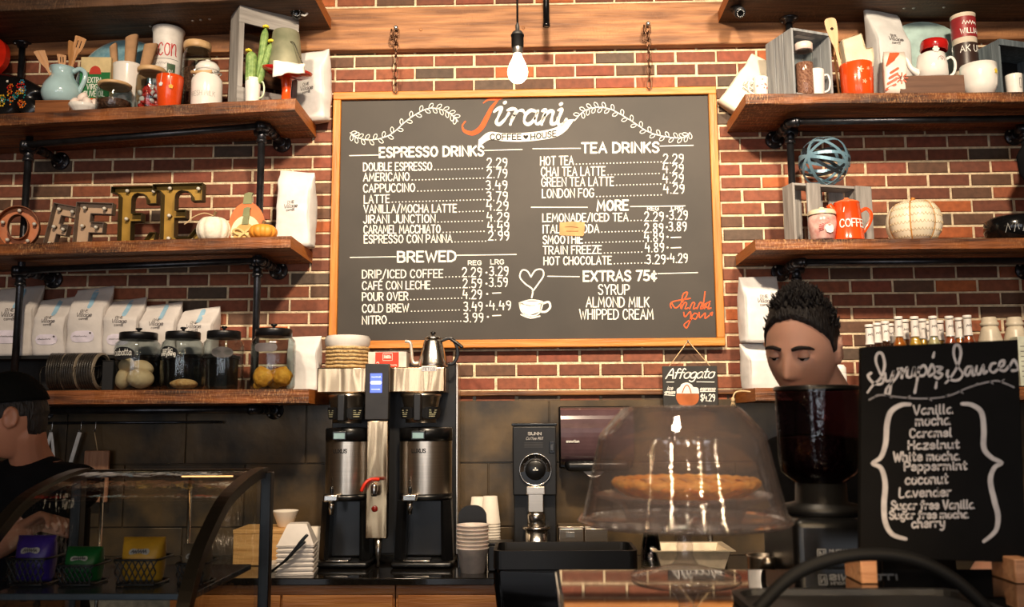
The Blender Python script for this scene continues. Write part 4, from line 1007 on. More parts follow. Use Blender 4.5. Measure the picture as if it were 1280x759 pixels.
hb = at(356, 41, -.34).z - ztop - .034
b = MB(); b.lathe([(.082, 0), (.084, .004), (.082, .01), (.064, hb - .004), (.060, hb), (.0001, hb)], 36, cap=False); b.build('bucket_body', mat('verdigris_zinc', (118, 122, 98), .5, .25, c2=(160, 158, 132), scale=9), t)
b = MB(); b.tube(spline([(.04, -.062, hb * .62), (.06, -.07, hb * .55), (.082, -.068, .05), (.105, -.055, -.01), (.09, -.062, -.045)], 5), .0022, 7); b.build('wire_handle', mat('dark_wire', (60, 56, 48), .4, .7), t)
# draped cloth
n, m_ = 20, 14
b = MB(); vs = []
for j in range(m_):
    for i in range(n):
        f, g = i / (n - 1), j / (m_ - 1)
        dx = -.030 + .135 * f; yr = -math.sqrt(max(.0004, R * R - dx * dx)) - .004; zr_ = ztop + .043 - .13 * dx
        if g < .45: k = g / .45; y = -.072 + (yr + .072) * k; z = zr_ + .006 * (1 - k) - .012 * k
        else: k = (g - .45) / .55; y = yr - .005 - .004 * math.sin(f * 12 + k * 2) * k; z = zr_ - .012 - (.085 - .055 * f) * k; dx += .006 * k * math.sin(f * 9)
        vs.append((p.x + dx, p.y + y, z + .0015 * math.sin(f * 14)))
b.add(vs, [(j * n + i, j * n + i + 1, j * n + n + i + 1, j * n + n + i) for j in range(m_ - 1) for i in range(n - 1)], True)
o = b.build('tea_towel', mat('white_linen', (240, 230, 222), .9, var=.03, bump=.2, bscale=150)); md = o.modifiers.new('s', 'SOLIDIFY'); md.thickness = .002
tag(o, 'white cloth draped over the front of the orange cake stand', 'cloth')
# bag at the right end
p = at(398, 150, -.045); p.z = sz('L1', -1.126)
bag('white coffee bag propped behind the orange cake stand', Vector((-1.135, -.075, p.z + .002)), .19, .09, .37, -.35, 'pinch', m=M_PAPER, seed=3, py0=.42)

# ---- middle left shelf: marquee letters ---------------------------------
def marquee(label, key, px0, px1, pyt, Y, strokesets, m, mside, tilt=0.0, depth=.06, bulbs=(), rz=0.0, W=None, H=None, holes=None):
    p, h = on(key, (px0 + px1) / 2, pyt, Y, (pyt + 300) / 2); w_ = W_(px0, px1, 270, Y)
    t = thing('marquee_letter', label, 'letter', p, rot=(0, tilt, rz))
    return t, w_, h
def channel(t, outl, depth, m, mside, hole=None):
    """open tray: back plate plus a wall standing forward all round its outline"""
    b = MB(); N = len(outl)
    if hole is None: b.prism(outl, depth - .004, depth)
    else:
        H_ = len(hole); vs = [(x, depth - .004, z) for x, z in outl] + [(x, depth - .004, z) for x, z in hole]
        assert N == H_; b.add(vs, [(i, (i + 1) % N, N + (i + 1) % N, N + i) for i in range(N)])
    b.build('back_plate', m, t)
    for lp, sg in ([(outl, 1)] + ([(hole, -1)] if hole else [])):
        b = MB(); n = len(lp); ar = sum(lp[i][0] * lp[(i + 1) % n][1] - lp[(i + 1) % n][0] * lp[i][1] for i in range(n)); s = (1 if ar > 0 else -1) * sg
        inn = []
        for i in range(n):
            a, c, e = lp[i - 1], lp[i], lp[(i + 1) % n]
            d0 = Vector((c[0] - a[0], c[1] - a[1])); d1 = Vector((e[0] - c[0], e[1] - c[1]))
            if d0.length < 1e-6: d0 = d1
            if d1.length < 1e-6: d1 = d0
            d0.normalize(); d1.normalize(); nn = Vector((-(d0.y + d1.y), d0.x + d1.x)); L = max(nn.length, .5); nn = nn / L * (2 / max(L, .9)) * .5 * L / max(nn.length, 1e-6) if False else nn.normalized() * (1 / max(.5, nn.length / 2))
            inn.append((c[0] + nn.x * .003 * s, c[1] + nn.y * .003 * s))
        vs = []
        for (q, y) in ((lp, 0), (inn, 0), (inn, depth - .004), (lp, depth)): vs += [(x, y, z) for x, z in q]
        fs = []
        for k in range(4):
            k2 = (k + 1) % 4
            for i in range(n): j = (i + 1) % n; fs.append((k * n + i, k * n + j, k2 * n + j, k2 * n + i))
        b.add(vs, fs); b.build('rim_wall', mside, t)
def bulbs(t, pts, depth):
    for x, z in pts:
        b = MB(); b.M = Matrix.Translation((x, depth - .004, z)) @ Matrix.Rotation(PI / 2, 4, 'X'); b.lathe([(.0085, 0), (.0085, .008), (.006, .009)], 12); sk = b.build('bulb_socket', mat('brass_socket', (90, 72, 44), .4, .8), t)
        b = MB(); b.M = Matrix.Translation((x, depth - .004, z)) @ Matrix.Rotation(PI / 2, 4, 'X'); b.lathe([(.005, .009), (.009, .016), (.0085, .024), (.004, .029), (.0001, .030)], 12, cap=False); b.build('frosted_bulb', mat('frosted_bulb_glass', (226, 220, 206), .3), sk)
def bolt_w(*a): pass
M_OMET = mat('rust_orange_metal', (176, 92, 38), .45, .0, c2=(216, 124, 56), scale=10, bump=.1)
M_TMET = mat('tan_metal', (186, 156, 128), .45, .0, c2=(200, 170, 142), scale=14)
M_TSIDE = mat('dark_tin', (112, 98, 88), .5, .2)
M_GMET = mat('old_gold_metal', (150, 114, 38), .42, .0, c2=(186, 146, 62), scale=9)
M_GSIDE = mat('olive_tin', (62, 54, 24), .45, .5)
# O
p, H = on('L2', 24, 257, -.33, 280); w2 = W_(0, 43, 280, -.33) / 2
t = thing('marquee_letter', 'orange metal marquee letter O leaning at the left end', 'letter', p + Vector((-.008, 0, 0)), rot=(0, 0, .34))
N = 40; oo = [(w2 * 1.12 * math.cos(2 * PI * k / N), H / 2 + H / 2 * math.sin(2 * PI * k / N)) for k in range(N)]; hh = [(w2 * .52 * math.cos(2 * PI * k / N), H / 2 + H * .29 * math.sin(2 * PI * k / N)) for k in range(N)]
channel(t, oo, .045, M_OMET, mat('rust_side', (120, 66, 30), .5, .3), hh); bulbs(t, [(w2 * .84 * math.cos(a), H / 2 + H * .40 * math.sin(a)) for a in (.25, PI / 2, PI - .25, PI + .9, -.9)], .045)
# the F letters
def letF(w, h, s, a=.24): return [(0, 0), (w * .43, 0), (w * .43, h * .31), (w * .80, h * .31), (w * .80, h * .56), (w * .43, h * .56), (w * .43, h * .74), (w, h * .74), (w, h), (0, h)]
for (x0, x1, yt, Y, tl, lb) in ((58, 90, 254, -.30, .20, 'tan metal marquee letter F tilted to the right, next to the orange O'), (94, 140, 252, -.31, .045, 'tan metal marquee letter F standing upright beside the tilted one')):
    p, H = on('L2', x0 - (3 if tl > .1 else 0), yt, Y, 300); w2 = W_(x0, x1, 280, Y)
    if tl > .1: w2 = .125; p.x = at(53, 303, Y).x
    else: p.x = at(90, 303, Y).x
    p.z = sz('L2', p.x) + (.0 if tl < .1 else .0)
    t = thing('marquee_letter', lb, 'letter', p + Vector((0, 0, .012 if tl > .1 else .004)), rot=(0, tl, 0)); o_ = letF(w2, H * .98, 0)
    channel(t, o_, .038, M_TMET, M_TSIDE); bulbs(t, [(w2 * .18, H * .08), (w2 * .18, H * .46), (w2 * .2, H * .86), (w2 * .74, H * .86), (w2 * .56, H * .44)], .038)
# the E letters with slab serifs
def letE(w, h):
    up_ = [(w * .17, h * .88), (0, h * .88), (0, h), (w, h), (w, h * .72)]
    return [(w * .17, 0), (w * .95, 0), (w, h * .24), (w * .86, h * .24), (w * .74, h * .11), (w * .46, h * .11), (w * .46, h * .42), (w * .68, h * .42), (w * .68, h * .56), (w * .46, h * .56), (w * .46, h * .78)] + \
           [(w * (.46 + .13 * (1 - math.cos(a))), h * (.78 + .10 * math.sin(a))) for a in (.5, 1.0, 1.5)] + [(w * .70, h * .86), (w * .77, h * .78), (w * .78, h * .70), (w, h * .70), (w, h), (0, h), (0, h * .9), (w * .12, h * .89), (w * .17, h * .84)]
for (x0, x1, yt, Y, lb) in ((138, 196, 234, -.24, 'gold metal marquee letter E on the left, partly behind its twin'), (190, 253, 231, -.31, 'gold metal marquee letter E on the right, next to the white pumpkin')):
    p, H = on('L2', x0, yt, Y, 270); w2 = W_(x0, x1, 265, Y); p.x = at(x0, 270, Y).x; p.z = sz('L2', p.x)
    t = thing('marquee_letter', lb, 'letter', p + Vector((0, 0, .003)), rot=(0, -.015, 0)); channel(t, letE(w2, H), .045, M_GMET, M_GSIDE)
    bulbs(t, [(w2 * .31, H * .94), (w2 * .88, H * .92), (w2 * .31, H * .48), (w2 * .31, H * .1), (w2 * .8, H * .06)], .045)
# pumpkins
def pumpkin(label, loc, R, H, m, ribs, stem_m, sl=.03, lean=.3, vein=None, name='pumpkin'):
    t = thing(name, label, 'pumpkin', loc)
    b = MB(); vs, fs = [], []; U, V = 72, 18
    for i in range(V + 1):
        th = PI * i / V
        for k in range(U):
            a = 2 * PI * k / U; q = 1 - .10 * (1 - abs(math.sin(a * ribs / 2)) ** .6)
            r = max(1e-5, R * math.sin(th) ** .75 * q); z = H / 2 - H / 2 * math.cos(th) * (1 - .22 * max(0, abs(math.cos(th)) - .8) * 3)
            vs.append((r * math.cos(a), r * math.sin(a), z))
    for i in range(V):
        for k in range(U): k2 = (k + 1) % U; fs.append((i * U + k, i * U + k2, i * U + U + k2, i * U + U + k))
    zmin = min(v[2] for v in vs); vs = [(x, y, z - zmin) for x, y, z in vs]
    b.add(vs, fs, True); b.build('pumpkin_body', m, t)
    zt = H * .86
    b = MB(); b.tube(spline([(0, 0, zt), (0, 0, zt + sl * .5), (sl * lean, 0, zt + sl * 1.1)], 4), [.013, .011, .009, .0085, .008, .0082, .0085, .009, .01][:9], 8); b.build('stem', stem_m, t)
    return t
p, H = on('L2', 267, 268, -.32, 285)
t = pumpkin('white paper covered pumpkin beside the gold letters', p, W_(247, 288, 283, -.32) / 2, H, mat('torn_paper_white', (236, 226, 204), .8, c2=(250, 244, 230), scale=26, bump=.7, bscale=22), 10, mat('dry_stem', (120, 92, 60), .8))
b = MB(); b.tube(spline([(0, -.01, H * .93), (-.03, -.045, H * .97), (-.07, -.07, H * .80), (-.095, -.08, H * .6), (-.11, -.08, H * .52)], 5), .0028, 6); b.build('twine_tail', mat('jute', (206, 178, 136), .9), t)
p, H = on('L2', 329, 279, -.358, 288); pumpkin('small orange pumpkin in front of the white bag', p, W_(312, 347, 284, -.358) / 2, H, mat('pumpkin_orange', (224, 136, 40), .5, c2=(236, 160, 60), scale=12), 12, mat('dry_stem', (120, 92, 60), .8), .02)
# wooden pumpkin plaque
p, H = on('L2', 309, 240, -.290, 270); w2 = W_(287, 333, 280, -.290) / 2
t = thing('pumpkin_plaque', 'flat layered wooden pumpkin plaque with a raffia bow', 'plaque', p, rot=(-.04, 0, 0))
def arch(w, h, z0=0): return [(-w, z0)] + [(w * math.cos(PI - PI * k / 20), z0 + h * (.35 + .65 * math.sin(PI * k / 20))) for k in range(21)] + [(w, z0)]
for (k, hh_, y, m, nm) in ((1, .80, 0, mat('plaque_orange', (206, 112, 60), .6), 'large_arch'), (.80, .52, -.010, mat('plaque_cream', (236, 218, 180), .7), 'middle_arch'), (.58, .36, -.020, mat('plaque_tan', (206, 166, 96), .7), 'small_arch')):
    b = MB(); b.prism(arch(w2 * k, H * hh_), y - .009, y); b.build(nm, m, t)
for (z, y, s) in ((H * .76, -.004, 1), (H * .50, -.014, .8), (H * .33, -.024, .7)):
    b = MB(); b.prism([(-.022 * s, z), (-.016 * s, z + .05 * s), (.004 * s, z + .058 * s), (.026 * s, z + .054 * s), (.02 * s, z + .04 * s), (.022 * s, z)], y - .008, y); b.build('stem', mat('sage_green', (126, 130, 92), .7), t)
b = MB()
for s in (-1, 1):
    b.tube(spline([(0, -.036, H * .16), (s * .03, -.04, H * .24), (s * .055, -.036, H * .2), (s * .03, -.036, H * .13), (0, -.036, H * .16)], 4), .006, 6, flat=(0, 1, 0)); b.tube(spline([(0, -.036, H * .16), (s * .02, -.038, H * .1), (s * .03, -.036, 0.006)], 4), .007, 6, flat=(0, 1, 0))
b.tube([(-w2 * .7, -.031, H * .16), (w2 * .7, -.031, H * .16)], .005, 6, flat=(0, 1, 0)); b.build('raffia_bow', mat('raffia', (222, 192, 130), .8), t)
# bag
bag('white coffee bag at the right end of the shelf, behind the orange pumpkin', Vector((-1.185, -.13, sz('L2', -1.185) + .002)), .185, .11, .385, -.22, 'pinch', m=M_PAPER, seed=11, py0=.5)

# ---- lowest left shelf ---------------------------------------------------
zL3 = sz('L3', -2)
t = thing('shelf_riser', 'black riser board under the row of coffee bags', 'riser', Vector((-2.1, -.10, zL3)))
zr = at(60, 444, -.19).z - zL3
b = MB(); b.box(-.75, .62, -.075, .085, zr - .018, zr, .002); b.build('top_board', M_BLACK, t)
for x in (-.70, -.1, .60): b = MB(); b.box(x - .009, x + .009, -.075, .085, 0, zr - .0185); b.build('support', M_BLACK, t)
b = MB(); b.box(-.69, .59, .075, .085, 0, zr - .0185); b.build('back_board', M_BLACK, t)
rows = [(-8, 48, 358, .085, 'coffee bag at the left end of the row on the black riser', 1), (46, 90, 372, .06, 'shorter coffee bag second from the left in the riser row', 2), (88, 137, 359, .02, 'tallest coffee bag in the riser row, third from the left', 3),
        (133, 180, 373, .02, 'coffee bag in the riser row behind the ciabatta jar', 4), (177, 226, 379, .0, 'coffee bag in the riser row behind the garlic jar', 5), (224, 273, 385, -.02, 'coffee bag at the right end of the riser row, behind the empty jar', 6)]
for (x0, x1, yt, rz, lb, sd) in rows:
    Y = -.10; p = at((x0 + x1) / 2, 400, Y); h = at((x0 + x1) / 2, yt, Y).z - zL3 - zr
    bag(lb, Vector((p.x, Y, zL3 + zr + .001)), W_(x0, x1, 400, Y) * .94, .12, h, rz, 'fold', m=M_PAPERB, seed=sd * 3 + 1, stripe=True, sticker=sd < 5, group='coffee bags on the black riser', py0=.56)
p = at(362, 450, -.08); bag('white coffee bag mostly hidden behind the right lidded jar', Vector((-1.135, -.10, sz('L3', p.x) + .001)), .16, .09, at(362, 421, -.1).z - zL3, -.1, 'pinch', m=M_PAPER, seed=21, prn=None)

M_BLID = mat('black_enamel_lid', (24, 24, 26), .35, .3)
def bigjar(label, x0, x1, yt, yb, Y):
    p = at((x0 + x1) / 2, yb, Y); z = sz('L3', p.x); R = W_(x0, x1, 450, Y) / 2; p = Vector((p.x, Y, z)); H = at((x0 + x1) / 2, yt, Y).z - z
    t = thing('lidded_glass_jar', label, 'jar', p)
    b = MB(); prof = [(R * .86, .002), (R * .95, .008), (R, .022), (R, H * .66), (R * .96, H * .74), (R * .80, H * .80), (R * .78, H * .84)]
    b.lathe(prof + [(r - .004, z) for r, z in prof[::-1]], 40, cap=False); b.add([(R * .86 * math.cos(2 * PI * k / 40), R * .86 * math.sin(2 * PI * k / 40), .002) for k in range(40)], [tuple(range(40))]); b.build('jar_body', M_GLASS, t)
    b = MB(); b.lathe([(R * .80, H * .80), (R * .82, H * .80), (R * .82, H * .905), (R * .79, H * .92), (R * .3, H * .935), (R * .08, H * .94)], 36); ld = b.build('lid', M_BLID, t)
    b = MB(); b.lathe([(R * .07, H * .935), (R * .06, H * .955), (R * .14, H * .975), (R * .15, H * .99), (R * .1, H)], 16); b.build('lid_knob', M_BLID, ld)
    return t, p, R, H
def roll(label, loc, rx, ry, rz_, m, rot=(0, 0, 0), cat='bread roll', name='bread_roll', wob=.05, group='bread rolls in the jars'):
    b = MB(); vs, fs = [], []; U, V = 24, 14; s = random.uniform(0, 50)
    for i in range(V + 1):
        for k in range(U):
            th, a = PI * i / V, 2 * PI * k / U; d = Vector((math.sin(th) * math.cos(a), math.sin(th) * math.sin(a), -math.cos(th))); q = 1 + wob * mn.noise(d * 1.8 + Vector((s, 0, 0))) + wob * .5 * mn.noise(d * 5 + Vector((s, 0, 0)))
            vs.append((d.x * rx * q, d.y * ry * q, d.z * rz_ * q))
    for i in range(V):
        for k in range(U): k2 = (k + 1) % U; fs.append((i * U + k, i * U + k2, i * U + U + k2, i * U + U + k))
    b.add(vs, fs, True); bmesh.ops.remove_doubles(b.bm, verts=b.bm.verts[:], dist=1e-5); o = b.build(name, m); o.location = loc; o.rotation_euler = rot; return tag(o, label, cat, group)
M_BREAD = mat('pale_crust', (214, 176, 126), .8, c2=(236, 208, 166), scale=9, bump=.4, bscale=40)
M_SEED = mat('seeded_crust', (196, 140, 78), .8, c2=(232, 190, 130), scale=40, bump=.8, bscale=70)
M_CHEESE = mat('cheese_crust', (206, 136, 34), .7, c2=(240, 178, 60), scale=26, bump=.9, bscale=50)
def oval(t, u0, v0, ru, rv, R, m, text=None, ru2=None):
    f = lambda u, v: (R * 1.012 * math.sin(u / R), -R * 1.012 * math.cos(u / R), v); b = MB()
    ring = [f(u0 + ru * math.cos(2 * PI * k / 28), v0 + rv * math.sin(2 * PI * k / 28)) for k in range(28)]; c = f(u0, v0)
    b.add([c] + ring, [(0, 1 + k, 1 + (k + 1) % 28) for k in range(28)], True); o = b.build('oval_label', m, t)
    if text:
        f2 = lambda u, v: (R * 1.03 * math.sin(u / R), -R * 1.03 * math.cos(u / R), v); b = MB()
        for (s, a0, a1, v, h) in text: write(b, s, a0, a1, v, h, .0027, f2, smooth=True, track=1.4, vdir=1)
        b.build('lettering', M_CHALK, o)
Yj = -.315
M_LAB = mat('black_label', (24, 24, 27), .5)
t, p, R, H = bigjar('lidded glass jar of pale rolls with a black ciabatta label', 143, 198, 410, 481, Yj); oval(t, -.028, H * .57, .058, .030, R, M_LAB, [('ciabatta', -.074, .016, H * .54, .030)])
for i, (x, y, z, a, b_, c, ro) in enumerate(((.030, -.03, .052, .062, .05, .045, (.1, .1, .2)), (-.055, -.015, .055, .034, .042, .05, (0, .2, 0)), (-.045, -.01, .115, .036, .045, .034, (.2, -.3, 0)), (.012, .03, .105, .05, .04, .035, (0, .3, .5)))):
    roll(['large pale roll at the front of the ciabatta jar', 'pale roll low at the left side of the ciabatta jar', 'pale roll high against the left side of the ciabatta jar', 'pale roll at the back of the ciabatta jar, on top'][i], p + Vector((x, y, z + .004)), a, b_, c, M_BREAD, ro)
t, p, R, H = bigjar('lidded glass jar with a black garlic everything label', 201, 252, 409, 481, Yj); oval(t, -.036, H * .58, .052, .029, R, M_LAB, [('garlic', -.066, -.008, H * .585, .022), ('everything', -.074, .006, H * .53, .020)])
roll('single seeded bagel lying in the garlic everything jar', p + Vector((.02, -.02, .03)), .062, .055, .024, M_SEED)
t, p, R, H = bigjar('lidded glass jar standing empty beside the black pipe', 253, 303, 408, 481, Yj); oval(t, .026, H * .57, .05, .026, R, mat('faded_label', (70, 66, 66), .6))
t, p, R, H = bigjar('lidded glass jar of golden cheese rolls at the right end', 313, 368, 405, 481, Yj)
f = lambda u, v: (R * 1.012 * math.sin(u / R), -R * 1.012 * math.cos(u / R), v); b = MB(); ribbon(b, [(-.045 + .009 * k, H * .62) for k in range(9)], .04, f); b.build('faded_label', mat('faded_label2', (98, 92, 94), .6), t)
for i, (x, y, z, a) in enumerate(((-.038, -.03, .055, .046), (.052, -.02, .058, .044), (.0, .045, .05, .045), (-.066, -.02, .02, .018))):
    roll(['golden cheese roll at the left front of its jar', 'golden cheese roll at the right side of its jar', 'golden cheese roll at the back of its jar', 'small golden crumb at the left bottom of the cheese roll jar'][i], p + Vector((x, y, z + .002)), a, a * .9, a * 1.05 if a > .03 else a, M_CHEESE, wob=.16)
# lids lying on their side in a rack
p0 = Vector((at(98, 470, -.33).x, -.31, zL3)); Rl = (at(98, 437, -.33).z - at(98, 484, -.33).z) / 2
M_LIDS = mat('black_plastic_lid', (28, 27, 27), .35, c2=(60, 54, 48), scale=30)
for i, (x0, x1, ry, lb) in enumerate(((63, 82, .16, 'stack of dark cup lids tipped over at the left of the wire rack'), (83.5, 102.5, .0, 'upright stack of dark cup lids in the middle of the wire rack'), (104.5, 127, -.06, 'stack of dark cup lids with a pale open end at the right of the rack'))):
    pl = at((x0 + x1) / 2, 462, -.33); L = W_(x0, x1, 462, -.33)
    t = thing('lid_stack', lb, 'cup lids', Vector((pl.x, -.31, zL3 + Rl + .004)), rot=(0, PI / 2, ry), group='stacks of cup lids in the wire rack')
    n = 7
    for k in range(n):
        z0 = -L / 2 + L * k / n; b = MB()
        b.lathe([(Rl * .80, z0), (Rl, z0 + .001), (Rl * 1.0, z0 + L / n * .5), (Rl * .93, z0 + L / n * .6), (Rl * .90, z0 + L / n * 1.0), (Rl * .86, z0 + L / n), (Rl * .84, z0 + L / n * .5)], 36, cap=(k == 0)); b.build('lid', M_LIDS if k < n - 1 else mat('pale_lid_rim', (120, 108, 92), .4), t)
t = thing('wire_rack', 'thin wire rack holding the cup lids', 'rack', Vector((p0.x, -.31, zL3)))
b = MB()
for x in (-.13, -.06, .02, .11): b.tube(spline([(x, -.1, .004), (x, -.1, Rl * 1.2), (x, .1, Rl * 1.2), (x, .1, .004)], 3), .0016, 6)
b.tube([(-.14, -.1, .003), (.13, -.1, .003)], .0016, 6); b.tube([(-.14, .1, .003), (.13, .1, .003)], .0016, 6); b.build('wire_frame', mat('dark_wire', (60, 56, 48), .4, .7), t)
p = at(139, 470, -.34); t = thing('black_box', 'small black box beside the cup lids', 'box', Vector((p.x, -.31, zL3)))
b = MB(); b.box(-.035, .018, -.05, .06, 0, .135, .003); b.build('box_body', M_BLACK, t); b = MB(); b.box(-.037, .020, -.052, .062, .1355, .140, .002); b.build('lid', M_BLACK, t)

# utensils hanging below the lowest left shelf
zr_ = 1.655 - .02
t = thing('hanging_rail', 'dark rail with hooks below the lowest left shelf', 'rail', Vector((-2.1, -.05, 1.578)))
b = MB(); b.tube([(-.55, 0, 0), (.55, 0, 0)], .006, 10); b.build('rail_bar', M_IRON, t)
for x in (-.5, .5): b = MB(); b.tube([(x, 0, 0), (x, .036, 0)], .007, 8); b.build('bracket', M_IRON, t)
hooks = [(68, 'tongs'), (104, 'knife'), (122, 'paddle'), (52, 'whisk')]
for (px, kd) in hooks:
    x = at(px, 512, -.05).x
    b = MB(); b.tube(spline([(x + 2.1, .007, 0), (x + 2.1, 0, .009), (x + 2.1, -.010, 0), (x + 2.1, -.012, -.03), (x + 2.1, -.02, -.045), (x + 2.1, -.03, -.035)], 4), .0022, 7); b.build('hook', M_BOLT, t, 'bright steel hook')
    loc = Vector((x, -.07, 1.533))
    if kd == 'tongs':
        o = thing('hanging_tongs', 'white handled tongs hanging open from the rail', 'tongs', loc)
        for s in (-1, 1): b = MB(); b.tube(spline([(0, 0, 0), (s * .012, 0, -.06), (s * .022, 0, -.14), (s * .018, 0, -.18)], 4), .008, 8, flat=(0, 1, 0)); b.build('arm', mat('white_plastic', (232, 230, 226), .4), o)
    elif kd == 'knife':
        o = thing('hanging_spatula', 'white spatula hanging tilted from the rail', 'spatula', loc, rot=(0, .25, 0)); b = MB(); b.box(-.010, .010, -.004, .004, -.2, 0, .003); b.build('handle', mat('white_plastic', (232, 230, 226), .4), o); b = MB(); b.box(-.022, .022, -.002, .002, -.27, -.2, .001); b.build('blade', M_CHROME, o)
    elif kd == 'paddle':
        o = thing('serving_board', 'brown wooden serving board hanging from the rail', 'board', loc + Vector((.02, 0, 0))); b = MB(); b.box(-.062, .062, -.008, .008, -.34, -.09, .006); b.build('board', wood('serving_beech', (150, 104, 78), (186, 138, 106), .6, axis=2), o); b = MB(); b.tube([(0, 0, -.09), (-.02, 0, 0)], .0025, 6); b.build('cord', mat('jute', (206, 178, 136), .9), o)
    else:
        o = thing('hanging_whisk', 'steel whisk hanging at the left of the rail', 'whisk', loc)
        b = MB(); b.tube([(0, 0, 0), (0, 0, -.08)], .007, 8); b.build('handle', M_CHROME, o)
        for k in range(4): a = PI * k / 4; b = MB(); b.tube(spline([(0, 0, -.08), (.022 * math.cos(a), .022 * math.sin(a), -.13), (.02 * math.cos(a), .02 * math.sin(a), -.17), (0, 0, -.185), (-.02 * math.cos(a), -.02 * math.sin(a), -.17), (-.022 * math.cos(a), -.022 * math.sin(a), -.13), (0, 0, -.08)], 4), .0012, 5); b.build('wire_loop', M_CHROME, o)
# ================================================================== back counter
CZ, CF = 0.93, -0.64
M_GRAN = mat('black_granite', (14, 13, 12), 0.08, c2=(34, 30, 26), scale=160, coat=.3)
M_CAB = wood('maple_cabinet', (168, 104, 50), (196, 132, 70), 0.4)
M_PLAST = mat('black_plastic', (15, 15, 16), 0.28)
M_SATIN = mat('satin_black', (22, 22, 23), 0.42)
M_STEEL = mat('brushed_steel', (218, 204, 186), 0.28, 1.0, var=0.03, scale=3, stretch=(1, 1, 60))
M_STEELH = mat('brushed_steel_front', (184, 156, 122), 0.17, 1.0, var=0.02, bump=1.0, bscale=6, bdet=1.5, bdist=.035, stretch=(1, 1, .22))  # warm reflections tinted into the steel colour
M_PCUP = mat('white_paper_cup', (232, 222, 208), 0.6, var=.02)
t = thing('counter_top', 'polished black granite worktop along the back wall', 'worktop', (0, 0, 0))
b = MB(); b.box(-3.2, 3.1, CF, -.016, CZ - .03, CZ, .004); b.build('slab', M_GRAN, t)
n = 0
for x0 in (-1.56, -.6, .36, 1.32):
    pz_ = ('left of the brewer', 'under the brewer', 'right of the brewer', 'at the right end')[n]; n += 1
    t = thing('base_cabinet', 'maple base cabinet below the granite worktop, ' + pz_, 'cabinet', (x0, 0, 0))
    b = MB(); b.box(.002, .956, CF + .05, -.02, .1, CZ - .031); b.build('carcass', M_CAB, t)
    b = MB(); b.box(.002, .956, CF + .09, -.02, 0, .099); b.build('plinth', M_BLACK, t)
    for k in range(2):
        b = MB(); b.box(.012 + .474 * k, .476 + .474 * k, CF + .03, CF + .049, .70, .855, .003); d = b.build('drawer', M_CAB, t)
        b = MB(); b.tube(spline([(.2 + .474 * k, CF + .03, .78), (.2 + .474 * k, CF + .005, .78), (.29 + .474 * k, CF + .005, .78), (.29 + .474 * k, CF + .03, .78)], 3), .005, 8); b.build('drawer_pull', M_CHROME, d)
        b = MB(); b.box(.012 + .474 * k, .476 + .474 * k, CF + .03, CF + .049, .11, .69, .003); b.build('door', M_CAB, t)

# ------------------------------------------------------------------ twin coffee brewer
YB = -.36
BX = at(478, 600, YB).x
bx = lambda px, py=600, Y=YB: at(px, py, Y).x - BX
bz = lambda py, px=478, Y=YB: at(px, py, Y).z - CZ
t = thing('coffee_brewer', 'large stainless twin coffee brewer with two steel dispensers', 'coffee brewer', (BX, YB, CZ))
x0, x1 = bx(396, 475), bx(556, 475); zt, zb_ = bz(459), bz(491)
b = MB(); b.box(x0, x1, 0, .30, zb_, zt, .006); b.build('top_housing', M_STEELH, t)
b = MB(); b.box(x0 + .03, x1 + .035, .20, .325, .03, zt + .03, .004); b.build('rear_body', M_SATIN, t)
b = MB(); b.box(x1 + .0355, x1 + .045, .18, .325, .03, zt + .028, .002); b.build('side_panel', M_STEEL, t)
# control panel
b = MB(); b.box(bx(457), bx(487), -.05, -.001, bz(525), bz(456) + .002, .004); cp_ = b.build('control_panel', mat('grey_black_panel', (38, 35, 33), .4), t)
b = MB(); b.box(bx(463.5), bx(478.5), -.0525, -.0502, bz(491.5), bz(467.5), .001); sc_ = b.build('display', mat('lcd_blue', (86, 110, 226), .3, emit=.9, var=.02), cp_)
b = MB(); f = planar(0, -.053, 0)
for (py, h, a0, a1) in ((473, .008, 465, 477), (488, .006, 465, 476)): scribble(b, bx(a0), bx(a1), bz(py), h, .0016, f, 6)
ribbon(b, [(bx(466), bz(479)), (bx(476), bz(479))], .016, f); b.build('display_writing', mat('lcd_white', (214, 222, 255), .4, emit=1.0, var=.02), sc_)
# tower
b = MB(); b.box(bx(460), bx(486.5), -.045, .0, bz(672), bz(526), .004); tw = b.build('water_tower', M_STEELH, t)
b = MB(); b.tube([(bx(472), -.046, bz(606)), (bx(472), -.075, bz(606))], .014, 14); b.lathe([(.012, -.045), (.016, -.03), (.016, .0), (.01, .012)], 18, (bx(472), -.082, bz(606))); fc = b.build('hot_water_tap', M_CHROME, tw)
b = MB(); b.tube(spline([(bx(478), -.085, bz(598)), (bx(468), -.10, bz(598)), (bx(462), -.112, bz(603)), (bx(458), -.115, bz(612))], 4), .008, 8); b.build('tap_handle', mat('red_plastic', (214, 46, 22), .35), fc, 'red plastic lever')
b = MB(); b.M = Matrix.Translation((bx(471), -.045, bz(635))) @ Matrix.Rotation(PI / 2, 4, 'X'); b.lathe([(.014, 0), (.014, .004), (.011, .008), (.0001, .009)], 20, cap=False); b.build('red_button', mat('dark_red_button', (120, 24, 14), .2), tw)
b = MB(); b.lathe([(.006, 0), (.007, .03), (.0125, .05), (.018, bz(672) + .004)], 20, (bx(475), -.02, .004)); b.build('leg_nozzle', M_CHROME, t)
